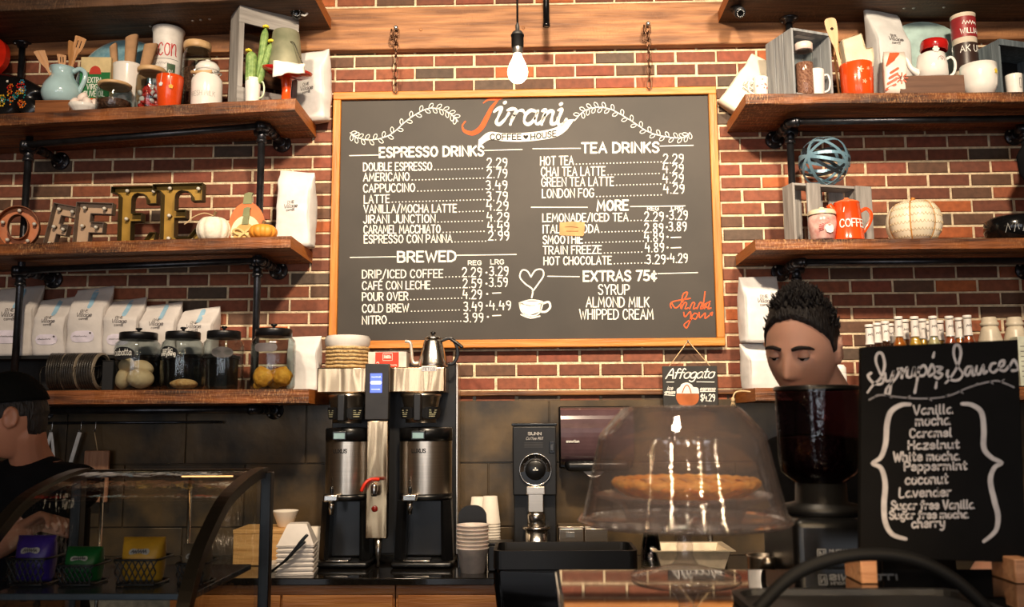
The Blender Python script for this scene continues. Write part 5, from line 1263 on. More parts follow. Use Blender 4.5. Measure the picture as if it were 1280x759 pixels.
# brew baskets and dispensers, one pair per side
for (xa, xb_, ca, cb) in ((401, 460, 406, 452), (495, 563, 499, 548)):
    cx = (bx(ca) + bx(cb)) / 2; R = (bx(cb) - bx(ca)) / 2; zA, zB = bz(529), bz(492)
    b = MB(); b.lathe([(R * .80, zA), (R * .80, zA + .03), (R * 1.0, zB - .02), (R * 1.06, zB - .012), (R * 1.06, zB)], 36, (cx, .02 + R * .5, 0)); bk = b.build('brew_basket', M_STEEL, t)
    b = MB(); b.box(cx - .017, cx + .017, .02 - R * .52 - .055, .02 - R * .52 + .03, zA + .01, zB - .004, .005); b.build('basket_handle', M_SATIN, bk)
    for (s, c) in ((-1, (96, 96, 60)), (1, (120, 60, 60))):
        R2 = R * .93; f = lambda u, v, R2=R2, cx=cx: (cx + (R2 + .004 + (v - zA) * .12) * math.sin(u / R2), .02 + R * .5 - (R2 + .004 + (v - zA) * .12) * math.cos(u / R2), v)
        b = MB(); ribbon(b, [(s * R * .72 + R * .06 * q, zA + .045) for q in range(-5, 6)], .055, f); lb = b.build('basket_label', M_SATIN, bk)
        f2 = lambda u, v, f=f, cx=cx: (lambda p: (p[0] + (p[0] - cx) * .015, p[1] - .0015, p[2]))(f(u, v))
        b = MB()
        for q in range(4): ribbon(b, [(s * R * .72 - R * .22, zA + .030 + .009 * q), (s * R * .72 + R * (.1 + .03 * q), zA + .030 + .009 * q)], .0028, f2)
        b.build('label_print', mat('label_cream', (200, 196, 160), .6), lb)
    cx = (bx(xa) + bx(xb_)) / 2; R = (bx(xb_) - bx(xa)) / 2; yc = R - .02
    zs, zm, zt_ = bz(618), bz(552), bz(535)
    b = MB(); b.lathe([(R * .98, zs), (R * .985, zm)], 40, (cx, yc, 0), cap=False); sh = b.build('dispenser_shell', M_STEEL, t)
    b = MB(); b.lathe([(R * 1.0, zm), (R * 1.0, zt_ - .006), (R * .95, zt_), (R * .3, zt_ + .004)], 40, (cx, yc, 0)); tb = b.build('dispenser_cap', M_PLAST, t)
    b = MB(); b.box(cx - .034 - .02, cx + .012 + .0, yc - R - .008, yc - R * .8, zm + .006, zt_ - .012, .004); gd = b.build('level_window', M_PLAST, tb)
    b = MB(); b.box(cx - .046, cx + .004, yc - R - .0095, yc - R - .0082, zm + .014, zt_ - .022); b.build('window_glass', mat('grey_green_glass', (120, 150, 146), .1), gd)
    b = MB(); f = cyl(R * .985, (cx, yc), .0012); write(b, 'LUXUS', -.052, .012, bz(566), .016, .0042, f, vdir=1, track=1.2); b.build('lettering', mat('dark_print', (34, 30, 28), .5), sh)
    # stand: two side cheeks round an open alcove, back and foot
    b = MB(); b.lathe([(R * .99, zs - .03), (R * .99, zs - .001)], 40, (cx, yc, 0)); b.build('collar', M_PLAST, t)
    b = MB()
    for s in (-1, 1): b.add([(cx + s * R * .99, yc + .02, zs - .03), (cx + s * R * .99, yc - R * .5, zs - .03), (cx + s * R * .72, yc - R * .72, zs - .03), (cx + s * R * .62, yc - R * .6, zs - .03), (cx + s * R * .62, yc + .02, zs - .03),
                                  (cx + s * R * 1.08, yc + .02, .03), (cx + s * R * 1.08, yc - R * .6, .03), (cx + s * R * .8, yc - R * .86, .03), (cx + s * R * .66, yc - R * .7, .03), (cx + s * R * .66, yc + .02, .03)],
                                 [(0, 1, 2, 3, 4), (5, 6, 7, 8, 9)] + [(i, (i + 1) % 5, 5 + (i + 1) % 5, 5 + i) for i in range(5)], False)
    b.box(cx - R * .95, cx + R * .95, yc, yc + R * .8, .03, zs - .03, .01)
    b.build('dispenser_stand', M_PLAST, t)
    b = MB(); b.box(cx - R * 1.12, cx + R * 1.12, yc - R * 1.25, yc + R * .8, .002, .029, .012); ft = b.build('foot', M_PLAST, t)
    b = MB(); b.box(cx - R * .66, cx + R * .30, yc - R * 1.18, yc - R * .45, .0295, .036, .003); b.build('drip_grid', M_CHROME, ft)
    # tap with handle and sight gauge
    b = MB(); fx = cx - R * .42; b.box(fx - .034, fx + .034, yc - R - .055, yc - R * .75, zs - .028, zs + .006, .008); tp = b.build('tap_block', M_CHROME, t)
    b = MB(); b.lathe([(.008, -.06), (.012, -.03), (.012, 0)], 14, (fx, yc - R - .03, zs - .025)); b.build('tap_spout', M_CHROME, tp)
    b = MB(); b.lathe([(.0075, 0), (.009, .02), (.007, .034), (.0001, .036)], 12, (fx, yc - R - .03, zs + .004), cap=False); b.build('tap_lever', M_PLAST, tp)
    b = MB(); b.tube([(fx - .005, yc - R - .006, zs + .02), (fx - .005, yc - R - .006, zs + .075)], .0035, 8); b.build('sight_tube', M_GLASS, tp)
ztop = CZ + zt
# badge on the housing
b = MB(); b.box(bx(526), bx(545), -.004, -.0005, bz(464.5), bz(458), .001); bd = b.build('maker_badge', mat('badge_silver', (214, 210, 204), .3, .4), t)
b = MB(); write(b, 'FETCO', bx(528), bx(543), bz(463.5), .012, .0026, planar(0, -.0044, 0), vdir=1); b.build('badge_lettering', M_INK, bd)
# paper filters in a rope basket
cx = at(433, 440, YB + .09).x; R = W_(406, 460, 445, YB + .09) / 2
t = thing('rope_basket', 'round jute rope basket on the left end of the brewer', 'basket', (cx, YB + .115, ztop + .001))
Hb = at(433, 433, YB + .01).z - ztop
b = MB()
for k in range(6):
    z = .007 + (Hb - .012) / 5 * k; b.tube([((R - .006) * math.cos(2 * PI * q / 40), (R - .006) * math.sin(2 * PI * q / 40), z + .0012 * math.sin(q * 5)) for q in range(40)], .0072, 7, True)
b.lathe([(R - .008, .002), (R - .008, .006)], 30); b.build('coiled_rope', mat('jute_rope', (178, 142, 88), .9, c2=(222, 192, 138), scale=70, bump=1.0, bscale=90), t)
t = thing('coffee_filters', 'stack of white fluted paper filters in the rope basket', 'filters', (cx, YB + .115, ztop + .012))
Ht = at(433, 418, YB + .01).z - ztop - .012
M_FILT = mat('filter_paper', (236, 230, 224), .8, var=.02)
for k in range(5):
    b = MB(); b.lathe([(R * .60, .004 + k * .004), (R * .80, Ht * .58 + k * .004), (R * (.97 - .02 * k), Ht * .70 + k * .003), (R * (1.0 - .02 * k), Ht - .012 + k * .003)], 88, flute=44, famp=.05, cap=False); b.build('filter', M_FILT, t)
# filter box
t = thing('filter_box', 'white and red paper filter box lying behind the kettle', 'box', (at(484, 450, YB + .1).x, YB + .1, ztop + .001))
w2, Hx = W_(460, 508, 450, YB + .1) / 2, at(484, 440, YB + .1).z - ztop
b = MB(); b.box(-w2, w2, 0, .12, 0, Hx, .002); b.build('box_body', mat('pale_carton', (206, 200, 190), .5), t)
b = MB(); b.box(-w2 * .62, w2 * .60, -.0012, -.0002, .002, Hx * .97); rd = b.build('red_panel', mat('red_carton', (214, 54, 24), .45), t)
b = MB(); f = planar(0, -.0016, 0)
for q in (((-.02, .46), (.024, .46)), ((-.02, .9), (.024, .9)), ((-.02, .46), (-.02, .9)), ((.024, .46), (.024, .9))): ribbon(b, [(q[0][0], q[0][1] * Hx), (q[1][0], q[1][1] * Hx)], .0018, f)
write(b, 'Melitta', -.014, .018, Hx * .60, Hx * .2, .0026, f, smooth=True, vdir=1); write(b, '2', -w2 * .56, -w2 * .42, Hx * .1, Hx * .26, .003, f, vdir=1); scribble(b, .0, w2 * .5, Hx * .12, Hx * .12, .0016, f, 6); b.build('lettering', M_CHALK, rd)
# gooseneck kettle
kx = at(541, 440, YB + .09).x; Hk = at(541, 420, YB + .09).z - ztop; R = W_(524, 562, 455, YB + .09) / 2
t = thing('gooseneck_kettle', 'steel gooseneck kettle with black handle on top of the brewer', 'kettle', (kx, YB + .1, ztop + .001))
b = MB(); b.lathe([(R * .95, 0), (R, .006), (R * .98, .02), (R * .6, Hk * .82), (R * .52, Hk * .9)], 36); b.build('kettle_body', M_CHROME, t)
b = MB(); b.lathe([(R * .54, Hk * .9), (R * .56, Hk * .92), (R * .48, Hk * .98), (R * .12, Hk * 1.0)], 30); ld = b.build('lid', M_CHROME, t)
b = MB(); b.lathe([(.008, Hk * .99), (.006, Hk * 1.03), (.013, Hk * 1.07), (.012, Hk * 1.12), (.0001, Hk * 1.14)], 16, cap=False); b.build('lid_knob', M_PLAST, ld)
s_ = Hk
b = MB(); b.tube(spline([(-R * .88, 0, s_ * .16), (-R * 1.3, 0, s_ * .16), (-R * 1.42, 0, s_ * .5), (-R * 1.5, 0, s_ * .78), (-R * 1.85, 0, s_ * .84)], 5), [.010] * 6 + [.0075] * 15, 10); b.build('spout', mat('pale_spout', (222, 212, 196), .25, .6), t)
b = MB(); b.tube(spline([(R * .55, 0, s_ * .84), (R * 1.1, 0, s_ * .92), (R * 1.5, 0, s_ * .74), (R * 1.62, 0, s_ * .40), (R * 1.35, 0, s_ * .14), (R * 1.05, 0, s_ * .12)], 5), .0085, 10, flat=(0, 1, 0)); b.tube(spline([(R * 1.2, 0, s_ * .88), (R * 1.6, 0, s_ * .76), (R * 1.95, 0, s_ * .62)], 4), .008, 8); b.build('handle', M_PLAST, t)

# ------------------------------------------------------------------ left of the brewer
def cupstack(label, px, Y, R0, R1, Hc, n, pitch, up=False, m=M_PCUP, name='paper_cup_stack', group=None, square=False, cat='cups', base=CZ):
    """nested cups; up=False: upside down"""
    loc = Vector((at(px, 690, Y).x, Y, base + .001))
    t = thing(name, label, cat, loc, 0, group)
    for k in range(n):
        b = MB(); z0 = k * pitch
        if square:
            def sq(r, z): return [(r * sx_, r * sy_, z) for sx_, sy_ in ((-1, -1), (1, -1), (1, 1), (-1, 1))]
            vs = sq(R1, z0) + sq(R1, z0 + .006) + sq(R1 * .97, z0 + .006) + sq(R0, z0 + Hc); b.add(vs, [(4 * i + j, 4 * i + (j + 1) % 4, 4 * i + 4 + (j + 1) % 4, 4 * i + 4 + j) for i in range(3) for j in range(4)] + [(12, 13, 14, 15)])
            bmesh.ops.recalc_face_normals(b.bm, faces=b.bm.faces[:]); bmesh.ops.bevel(b.bm, geom=[e for e in b.bm.edges], offset=.003, segments=2, affect='EDGES')
        elif not up: b.lathe([(R1, z0), (R1 * 1.03, z0 + .002), (R1 * 1.03, z0 + .005), (R1 * .99, z0 + .007), (R0, z0 + Hc), (.0001, z0 + Hc)], 32, cap=False)
        else: b.lathe([(.0001, z0), (R0, z0), (R1 * .99, z0 + Hc - .006), (R1 * 1.04, z0 + Hc - .004), (R1 * 1.04, z0 + Hc), (R1 * .96, z0 + Hc), (R1 * .9, z0 + Hc - .02)], 32, cap=False)
        b.build('cup', m, t)
    return t
M_TRAY = mat('white_tray', (238, 230, 222), .45, var=.02)
t = cupstack('stack of square white bowls upside down at the left of the brewer', 372, -.50, .040, .080, .092, 7, .0195, square=True, m=M_TRAY, name='square_bowl_stack', cat='bowls')
t.rotation_euler.z = .12
cupstack('stack of white paper cups behind the square bowls', 393, -.2, .026, .04, .10, 6, .012, group=None)
p = at(362, 655, -.22)
t = thing('white_bowl', 'white bowl on a wooden board left of the brewer', 'bowl', (p.x - .02, -.22, CZ + .162)); b = MB(); b.lathe([(.03, 0), (.034, .004), (.058, .07), (.06, .075), (.056, .075), (.03, .008)], 32); b.build('bowl_body', M_PCUP, t)
t = thing('wooden_crate', 'light wooden box under the white bowl', 'box', (p.x - .08, -.22, CZ + .001)); b = MB(); b.box(-.15, .12, -.10, .12, .0, .155, .004); b.build('box_body', wood('light_beech', (196, 146, 84), (222, 176, 112), .5), t); b = MB(); b.box(-.152, .122, -.102, .122, .140, .16, .003); b.build('lid', wood('light_beech', (196, 146, 84), (222, 176, 112), .5), t)
t = thing('napkin_pile', 'low pile of white napkins beside the black tongs', 'napkins', (at(352, 690, -.45).x, -.42, CZ + .001))
for k in range(5): b = MB(); b.box(-.09 + .002 * k, .05, -.06, .07, .006 * k, .006 * k + .0052, .002); b.build('napkin', M_PCUP, t)
for i, (a, lb) in enumerate(((0, 'upper pair of black tongs lying on the left of the worktop'), (1, 'lower pair of black tongs lying on the left of the worktop'))):
    p0, p1 = at(338, 698 + 9 * i, -.612), at(384 - 3 * i, 670 + 10 * i, -.612)
    t = thing('black_tongs', lb, 'tongs', (p0.x, -.610 - .004 * i, CZ + .004 + .006 * i)); d = p1.x - p0.x; hh_ = (p1.z - CZ)
    for s in (-1, 1):
        b = MB(); b.tube(spline([(0, s * .003, .012), (d * .45, s * .010, hh_ * .42), (d * .8, s * .010, hh_ * .8), (d, s * .006, hh_)], 5), [.004] * 10 + [.006] * 6, 8, flat=(0, 1, 0)); b.build('arm', M_PLAST, t)
# ------------------------------------------------------------------ right of the brewer
cupstack('tall front stack of white paper cups right of the brewer', 613, -.24, .032, .046, .125, 15, .0125)
cupstack('shorter stack of white paper cups behind the tall one', 598, -.12, .032, .046, .125, 13, .0135)
cupstack('stack of squat white soup cups at the front of the worktop', 591, -.50, .052, .068, .105, 7, .016, up=True, m=mat('white_soup_cup', (230, 216, 206), .5, sss=.1), name='soup_cup_stack')
t = thing('lid_holder', 'black round topped lid holder behind the soup cups', 'holder', (at(592, 690, -.38).x, -.36, CZ + .001))
b = MB(); b.prism(spline([(-.07, 0), (-.07, .20), (-.062, .245), (-.03, .268), (.02, .268), (.05, .245), (.058, .2), (.058, 0)], 3), -.02, .0); b.build('front_plate', M_SATIN, t)
b = MB(); b.box(-.068, .056, .0005, .06, 0, .15, .004); b.build('tray', M_SATIN, t)
t = thing('black_canister', 'short black box between the cup stacks and the coffee mill', 'box', (at(626, 690, -.45).x, -.44, CZ + .001))
b = MB(); b.box(-.055, .05, -.05, .06, 0, .11, .006); b.build('box_body', M_SATIN, t); b = MB(); b.box(-.057, .052, -.052, .062, .1105, .122, .004); b.build('lid', M_SATIN, t)
# coffee mill
Yg = -.33; gx = at(668.5, 610, Yg).x; g = lambda px, py=610: at(px, py, Yg).x - gx; gz = lambda py: at(668, py, Yg).z - CZ
t = thing('coffee_mill', 'tall black coffee mill with a round chrome dial', 'coffee mill', (gx, Yg, CZ + .001))
xa, xb_ = g(641), g(696)
b = MB(); b.box(xa, xb_, .0, .26, gz(620), gz(533), .006); b.build('upper_housing', M_SATIN, t)
b = MB(); b.box(xa + .002, xb_ - .002, .06, .26, .012, gz(620) + .002, .006); b.build('column', M_SATIN, t)
b = MB(); b.box(xa, xb_, -.06, .26, .0, .014, .005); b.build('base', M_SATIN, t)
b = MB(); b.box(xa - .004, xb_ + .004, -.004, .264, gz(533) + .0005, gz(531.5) + .008, .003); b.build('hopper_lid', M_PLAST, t)
dz, dx = gz(587.5), g(669.5)
b = MB(); b.M = Matrix.Translation((dx, 0, dz)) @ Matrix.Rotation(PI / 2, 4, 'X'); r = W_(649, 690, 587, Yg) / 2; b.lathe([(r, 0), (r, .012), (r * .96, .017), (r * .93, .014), (.0001, .014)], 44, cap=False); dl = b.build('dial_ring', M_CHROME, t)
b = MB(); b.M = Matrix.Translation((dx, -.0145, dz)) @ Matrix.Rotation(PI / 2, 4, 'X'); b.lathe([(r * .62, 0), (r * .62, .006), (r * .5, .012), (.0001, .013)], 36, cap=False); b.build('dial_knob', M_PLAST, dl)
b = MB(); f = lambda u, v: (dx + u, -.015, dz + v)
b.add([f(0, 0)] + [f(r * .9 * math.cos(PI + .15 + (PI - .3) * k / 20), r * .9 * math.sin(PI + .15 + (PI - .3) * k / 20)) for k in range(21)], [(0, 1 + k, 2 + k) for k in range(20)]); b.build('dial_lower_face', M_PLAST, dl)
b = MB()
for k in range(5): a = .5 + k * .54; ribbon(b, [(r * .78 * math.cos(a), r * .78 * math.sin(a))], .006, f)
b.build('dial_marks', mat('dial_marks', (40, 36, 34), .5), dl)
b = MB(); f = lambda u, v: (dx + u, -.0285, dz + v)
for a in (PI / 2, PI, 0): ribbon(b, [(0, 0), (.009 * math.cos(a), .009 * math.sin(a))], .006, f)
b.build('knob_emblem', M_CHALK, dl)
b = MB(); f = planar(0, -.0012, 0); write(b, 'BUNN', g(661), g(677), gz(544), .011, .004, f, vdir=1, track=1.2); write(b, 'Coffee Mill', g(658), g(679), gz(550), .012, .0018, f, smooth=True, slant=.3, vdir=1); b.build('lettering', mat('silver_print', (176, 172, 168), .5), t)
b = MB(); f = planar(0, -.001, 0)
for q in range(4): ribbon(b, [(g(656), gz(554 + 1.8 * q)), (g(679), gz(554 + 1.8 * q))], .0024, f)
b.build('notice', mat('dim_print', (64, 62, 62), .5), t)
b = MB(); b.box(g(687), g(694), -.005, -.0003, gz(567), gz(552), .002); sw = b.build('switch_plate', M_PLAST, t)
b = MB(); b.box(g(688.5), g(692.5), -.010, -.0052, gz(564), gz(556), .002); b.build('rocker', mat('switch_glint', (60, 60, 60), .15), sw)
b = MB(); b.box(g(660), g(679), -.03, .055, gz(640), gz(608), .003); b.box(g(658), g(681), -.035, .0, gz(618), gz(608), .003); b.build('spout_chute', M_STEEL, t)
cxc = g(670)
b = MB(); rr = W_(655, 685, 660, Yg - .05) / 2; b.lathe([(rr * .78, gz(660)), (rr * .78, gz(645)), (rr * .7, gz(640))], 32, (cxc, .01, 0)); b.lathe([(rr * 1.18, gz(662)), (rr * 1.2, gz(660)), (rr * 1.1, gz(658))], 32, (cxc, .01, 0)); b.build('funnel_collar', M_CHROME, t)
b = MB(); b.lathe([(rr * .86, .016), (rr * .9, .02), (rr * .98, gz(663)), (rr * .94, gz(663)), (rr * .88, .03)], 32, (cxc, .01, 0)); b.build('grounds_cup', M_CHROME, t)
# towel dispenser
pd = at(746, 545, -.13)
t = thing('towel_dispenser', 'smoky purple paper towel dispenser on the wall', 'dispenser', (pd.x, -.016, 0))
xl, xr = at(701, 545, -.2).x - pd.x, at(792, 545, -.2).x - pd.x; z0, z1 = at(746, 584, -.2).z, at(746, 509, -.2).z
M_SMOKE = mat('smoky_purple_plastic', (84, 64, 68), .16, var=.05, coat=.4)
b = MB(); pr = [(0, z1 - .004), (-.13, z1 - .002), (-.19, z1 - .04), (-.205, (z0 + z1) / 2), (-.18, z0 + .05), (-.12, z0 + .01), (0, z0)]
pr = spline(pr, 5); n = len(pr)
vs = [(xl + (0 if k else .0), y, z) for k in (1,) for y, z in pr] + [(xr, y, z) for y, z in pr]
b.add(vs, [(i, i + 1, n + i + 1, n + i) for i in range(n - 1)] + [tuple(range(n)), tuple(range(n, 2 * n))[::-1], (n - 1, 0, n, 2 * n - 1)], False); bmesh.ops.recalc_face_normals(b.bm, faces=b.bm.faces[:])
b.build('cover', M_SMOKE, t)
b = MB(); b.box(xl - .006, xr + .006, -.06, .0, z0 - .012, z1 + .006, .008); b.build('back_case', M_PLAST, t)
b = MB(); b.box(xl + .02, xr - .02, -.2, -.06, z0 - .02, z0 + .03, .02); b.build('lower_jaw', M_PLAST, t)
b = MB(); vs = []
for j in range(5):
    for i in range(9): vs.append((.0 - .08 + .12 * i / 8, -.15 - .02 * j / 4, z0 - .0 - .05 * j / 4 * math.sin(PI * (i + .5) / 9)))
b.add(vs, [(j * 9 + i, j * 9 + i + 1, j * 9 + 10 + i, j * 9 + 9 + i) for j in range(4) for i in range(8)], True); b.build('paper_towel', M_FILT, t)
b = MB(); f = lambda u, v: (xl + u, -.2065, z0 + v); write(b, 'enmotion', .025, .085, .115, .012, .0024, f, smooth=True, vdir=1); b.build('lettering', M_CHALK, t)
# steel boxes behind the cake stand
t = thing('steel_box', 'low steel box on the worktop right of the coffee mill', 'box', (at(724, 690, -.3).x, -.26, CZ + .001))
b = MB(); b.box(-.09, .02, -.05, .1, 0, .16, .003); b.box(.026, .13, -.05, .1, 0, .16, .003); b.build('box_body', M_STEEL, t)
b = MB(); b.box(-.092, .022, -.052, .102, .1605, .168, .002); b.box(.024, .132, -.052, .102, .1605, .168, .002); b.build('lid', M_STEEL, t)
b = MB(); b.box(-.06, -.02, -.053, -.0502, .12, .145, .001); b.build('latch', M_BOLT, t)
# clear cups, basin and taps behind the cake stand
t = cupstack('stack of clear plastic cups seen behind the cake stand', 814, -.42, .03, .045, .10, 9, .009, m=glass('clear_plastic', (226, 230, 232)), name='clear_cup_stack')
t = thing('steel_basin', 'pale steel sink basin standing on the back worktop', 'basin', (at(862, 700, -.42).x, -.40, CZ + .001))
b = MB(); vs = []
for (hx, hy, z) in ((.13, .10, 0), (.155, .13, .085), (.175, .15, .09), (.175, .15, .094), (.15, .125, .092), (.125, .095, .01)): vs += [(-hx, -hy, z), (hx, -hy, z), (hx, hy, z), (-hx, hy, z)]
b.add(vs, [(4 * i + j, 4 * i + (j + 1) % 4, 4 * i + 4 + (j + 1) % 4, 4 * i + 4 + j) for i in range(5) for j in range(4)] + [(0, 1, 2, 3), (20, 21, 22, 23)]); b.build('basin_body', mat('pale_basin', (206, 190, 164), .35, .3), t)
t = thing('tap', 'chrome tap behind the pale basin', 'tap', (at(889, 690, -.18).x, -.17, CZ + .001))
b = MB(); b.lathe([(.03, 0), (.03, .01), (.014, .02), (.014, .14)], 20); b.build('tap_post', M_CHROME, t)
b = MB(); b.tube(spline([(0, 0, .13), (-.02, -.01, .19), (-.08, -.06, .2), (-.11, -.08, .16)], 5), .010, 10); b.build('spout', M_CHROME, t)
for s in (-1, 1): b = MB(); b.lathe([(.02, 0), (.02, .04), (.012, .05)], 14, (s * .055, 0, 0)); b.box(s * .055 - .03, s * .055 + .03, -.006, .006, .05, .06, .002); b.build('tap_handle', M_CHROME, t)
# waste bin in front of the counter
t = thing('waste_bin', 'black slim waste bin with a bin liner in front of the worktop', 'bin', (at(706, 700, -1.05).x, -1.02, 0.001))
hw = W_(616, 797, 690, -1.14) / 2; zt = at(706, 689, -1.14).z
def rr(hx, hy, z, c=.03, n=5):
    o = []
    for (sx_, sy_, a0) in ((1, 1, 0), (-1, 1, PI / 2), (-1, -1, PI), (1, -1, 1.5 * PI)):
        for k in range(n + 1): a = a0 + PI / 2 * k / n; o.append((sx_ * (hx - c) + c * math.cos(a), sy_ * (hy - c) + c * math.sin(a), z))
    return o
def loft(b, rings, caps=(True, True), smooth=False):
    n = len(rings[0]); b.add([v for r in rings for v in r], [(i * n + k, i * n + (k + 1) % n, (i + 1) * n + (k + 1) % n, (i + 1) * n + k) for i in range(len(rings) - 1) for k in range(n)] + ([tuple(range(n))[::-1]] if caps[0] else []) + ([tuple(range((len(rings) - 1) * n, len(rings) * n))] if caps[1] else []), smooth)
b = MB(); loft(b, [rr(hw * .8, .085, 0), rr(hw * .95, .118, zt - .07), rr(hw, .125, zt - .065), rr(hw, .125, zt), rr(hw - .012, .113, zt), rr(hw - .02, .10, zt - .1)]); b.build('bin_body', M_SATIN, t)
b = MB(); vs = []; n = 60
R_ = [rr(hw + .003, .128, 0, .03, 14)]; m_ = len(R_[0])
rn = random.Random(2)
rings = []
for j, z in enumerate((zt - .08, zt - .12, zt - .17, zt - .22)):
    rings.append([(x * (1 + (.010 * rn.uniform(-1, 1) if j else -.01) - .02 * j), y * (1 + (.03 * rn.uniform(-1, 1.4) if j else -.01) - .02 * j), z + rn.uniform(-.01, .01)) for x, y, _ in R_[0]])
loft(b, rings, (False, False), True); b.build('bin_liner', mat('black_liner', (16, 16, 18), .2), t)
# ================================================================== things on the right shelves
M_GRAYC = wood('blue_grey_pine', (126, 130, 134), (160, 164, 166), .7, axis=2)
# bag lying against the end
bag('cream coffee bag slumped over the left end of the top right shelf', Vector((1.055, -.085, sz('R1', 1.0) + .03)), .17, .08, .32, 0, 'pinch', m=mat('cream_kraft_bag', (232, 222, 202), .7, var=.03, bump=.35, bscale=14), seed=31, rot=(0, .0, 0), prn='ONE', py0=.4)
lb_ = bpy.context.scene.objects
bg = [o for o in COL.objects if o.name.startswith('coffee_bag') and o.parent is None][-1]
a_, c_ = at(912, 146, -.06), at(957, 84, -.06)
d_ = Vector((c_.x - a_.x, 0, c_.z - a_.z)); bg.location = Vector((a_.x + .01, -.065, a_.z + .03)); bg.rotation_euler = (0, math.atan2(d_.x, d_.z), 0)
# left mug with red pattern
p, H = on('R1', 951, 98, -.375, 112); R = W_(942, 961, 108, -.375) / 2
t = mug('white mug with a faint red pattern left of the grey crate', p, R, H, M_WHITE, 1, None, PI, name='mug')
b = MB(); f = cyl(R * .97, (0, 0), .0015, -PI / 2 + PI); rn = random.Random(9)
for k in range(9): ribbon(b, [(rn.uniform(-.03, .03), rn.uniform(.35, .85) * H)], rn.uniform(.006, .011), f)
b.build('pattern', mat('faded_red', (196, 128, 118), .5), t)
# grey crate with jar and mug inside
p, H = on('R1', 992, 32, -.40, 80); zr_ = p.z
xL = at(990, 110, -.385).x
t = thing('grey_crate', 'grey slatted crate standing on its side, holding a bean jar and a mug', 'crate', Vector((xL + .005, -.40, zr_ + .001)), .36)
cw_, cd_, ch_ = .225, .20, H - .01
def slats(axis, fixed, n, z0, z1, a0, a1, th, par, m, nm='slat'):
    for k in range(n):
        q0 = a0 + (a1 - a0) * k / n + .002; q1 = a0 + (a1 - a0) * (k + 1) / n - .002
        b = MB()
        if axis == 'x': b.box(fixed, fixed + th, q0, q1, z0, z1, .0015)
        else: b.box(q0, q1, fixed, fixed + th, z0, z1, .0015)
        b.build(nm, m, par)
slats('x', 0, 3, 0, ch_, 0, cd_, .011, t, M_GRAYC); slats('x', cw_ - .011, 3, 0, ch_, 0, cd_, .011, t, M_GRAYC)
b = MB(); b.box(.0115, cw_ - .0115, 0, cd_, 0, .012); b.build('bottom_board', M_GRAYC, t)
b = MB(); b.box(.0115, cw_ - .0115, 0, cd_, ch_ - .012, ch_); b.build('top_board', M_GRAYC, t)
b = MB(); b.box(.06, cw_ - .06, .04, .065, ch_ - .0135, ch_ - .0122); b.build('hand_slot', mat('slot_light', (206, 204, 200), .7), t)
slats('y', cd_, 3, .0, ch_, .0, cw_, .010, t, M_GRAYC, 'back_slat')
p, H = on('R1', 1003, 57, -.335, 90)
R = .043; t = thing('bean_jar', 'plastic lidded jar of coffee beans inside the grey crate', 'jar', Vector((at(1006, 90, -.34).x, -.335, zr_ + .0135)))
b = MB(); b.lathe([(R * .9, 0), (R, .006), (R, H * .78), (R * .9, H * .84)], 28, cap=True); b.build('jar_body', M_GLASS, t)
b = MB(); b.lathe([(R * .92, H * .84), (R * 1.0, H * .85), (R * 1.0, H * .96), (R * .9, H * .98)], 28); b.build('lid', mat('pale_pink_lid', (226, 206, 196), .4), t)
b = MB(); b.lathe([(R * .85, .003), (R * .94, .01), (R * .94, H * .6), (R * .5, H * .62)], 26); b.build('coffee_beans', mat('light_beans', (120, 70, 50), .6, c2=(186, 134, 108), scale=110, bump=1, bscale=110), t)
p2, H2 = on('R1', 1022, 88, -.36, 104); mug('plain white mug inside the grey crate', Vector((p2.x + .002, -.325, zr_ + .0135)), .042, H2 - .004, M_WHITE, 1)
# orange crock with tools
p, H = on('R1', 1071, 82, -.335, 100); R = W_(1051, 1092, 100, -.335) / 2
t = thing('orange_crock', 'orange embossed crock holding spoons, a whisk and a cream napkin', 'crock', p)
b = MB(); b.lathe([(R * .86, 0), (R * .92, .006), (R * .97, H * .5), (R, H * .97), (R * .98, H), (R * .92, H), (R * .88, H * .4)], 40, cap=False); b.add([(R * .86 * math.cos(2 * PI * k / 20), R * .86 * math.sin(2 * PI * k / 20), 0.0) for k in range(20)], [tuple(range(20))]); b.build('crock_body', M_ORNG, t)
f = cyl(R * .985, (0, 0), .0018); b = MB()
for (u, v, s) in ((-.008, .72, 1.2), (.03, .75, .7), (-.03, .55, .7), (.008, .36, .9), (.04, .45, .6)):
    for q in range(5): a = q * 2 * PI / 5; ribbon(b, [(u, H * v), (u + .010 * s * math.cos(a), H * v + .010 * s * math.sin(a))], lambda g_, s=s: .003 * s + .003 * s * g_, f)
b.build('embossed_flowers', mat('pale_orange_relief', (244, 176, 140), .3), t)
t = thing('wooden_spoon', 'pale wooden spoon with a hole standing in the orange crock', 'utensil', p + Vector((-.052, .01, H * .3)), rot=(0, -.16, 0))
L = at(1046, 22, -.33).z - p.z - H * .3
b = MB(); ou = spline([(-.007, 0), (-.008, L * .55), (-.016, L * .68), (-.028, L * .88), (-.022, L), (.022, L), (.028, L * .88), (.016, L * .68), (.008, L * .55), (.007, 0)], 4); b.prism(ou, -.003, .003); b.build('spoon_blade', wood('pale_beech', (206, 164, 118), (228, 192, 148), .5, axis=2), t)
b = MB(); b.M = Matrix.Translation((0, -.0032, L * .86)) @ Matrix.Rotation(PI / 2, 4, 'X'); b.lathe([(.0075, 0), (.0001, .0004)], 16); b.build('hole', mat('shadow_slot', (60, 38, 22), .8), t)
t = thing('brown_spoon', 'brown rounded wooden spoon behind the grey crate', 'utensil', p + Vector((-.055, .085, .02)), rot=(0, -.06, 0)); b = MB(); b.sph((0, 0, .27), .034, sy=.3, sz=1.3); b.tube([(0, 0, 0), (0, 0, .25)], .006, 8); b.build('spoon_body', M_UTEN, t)
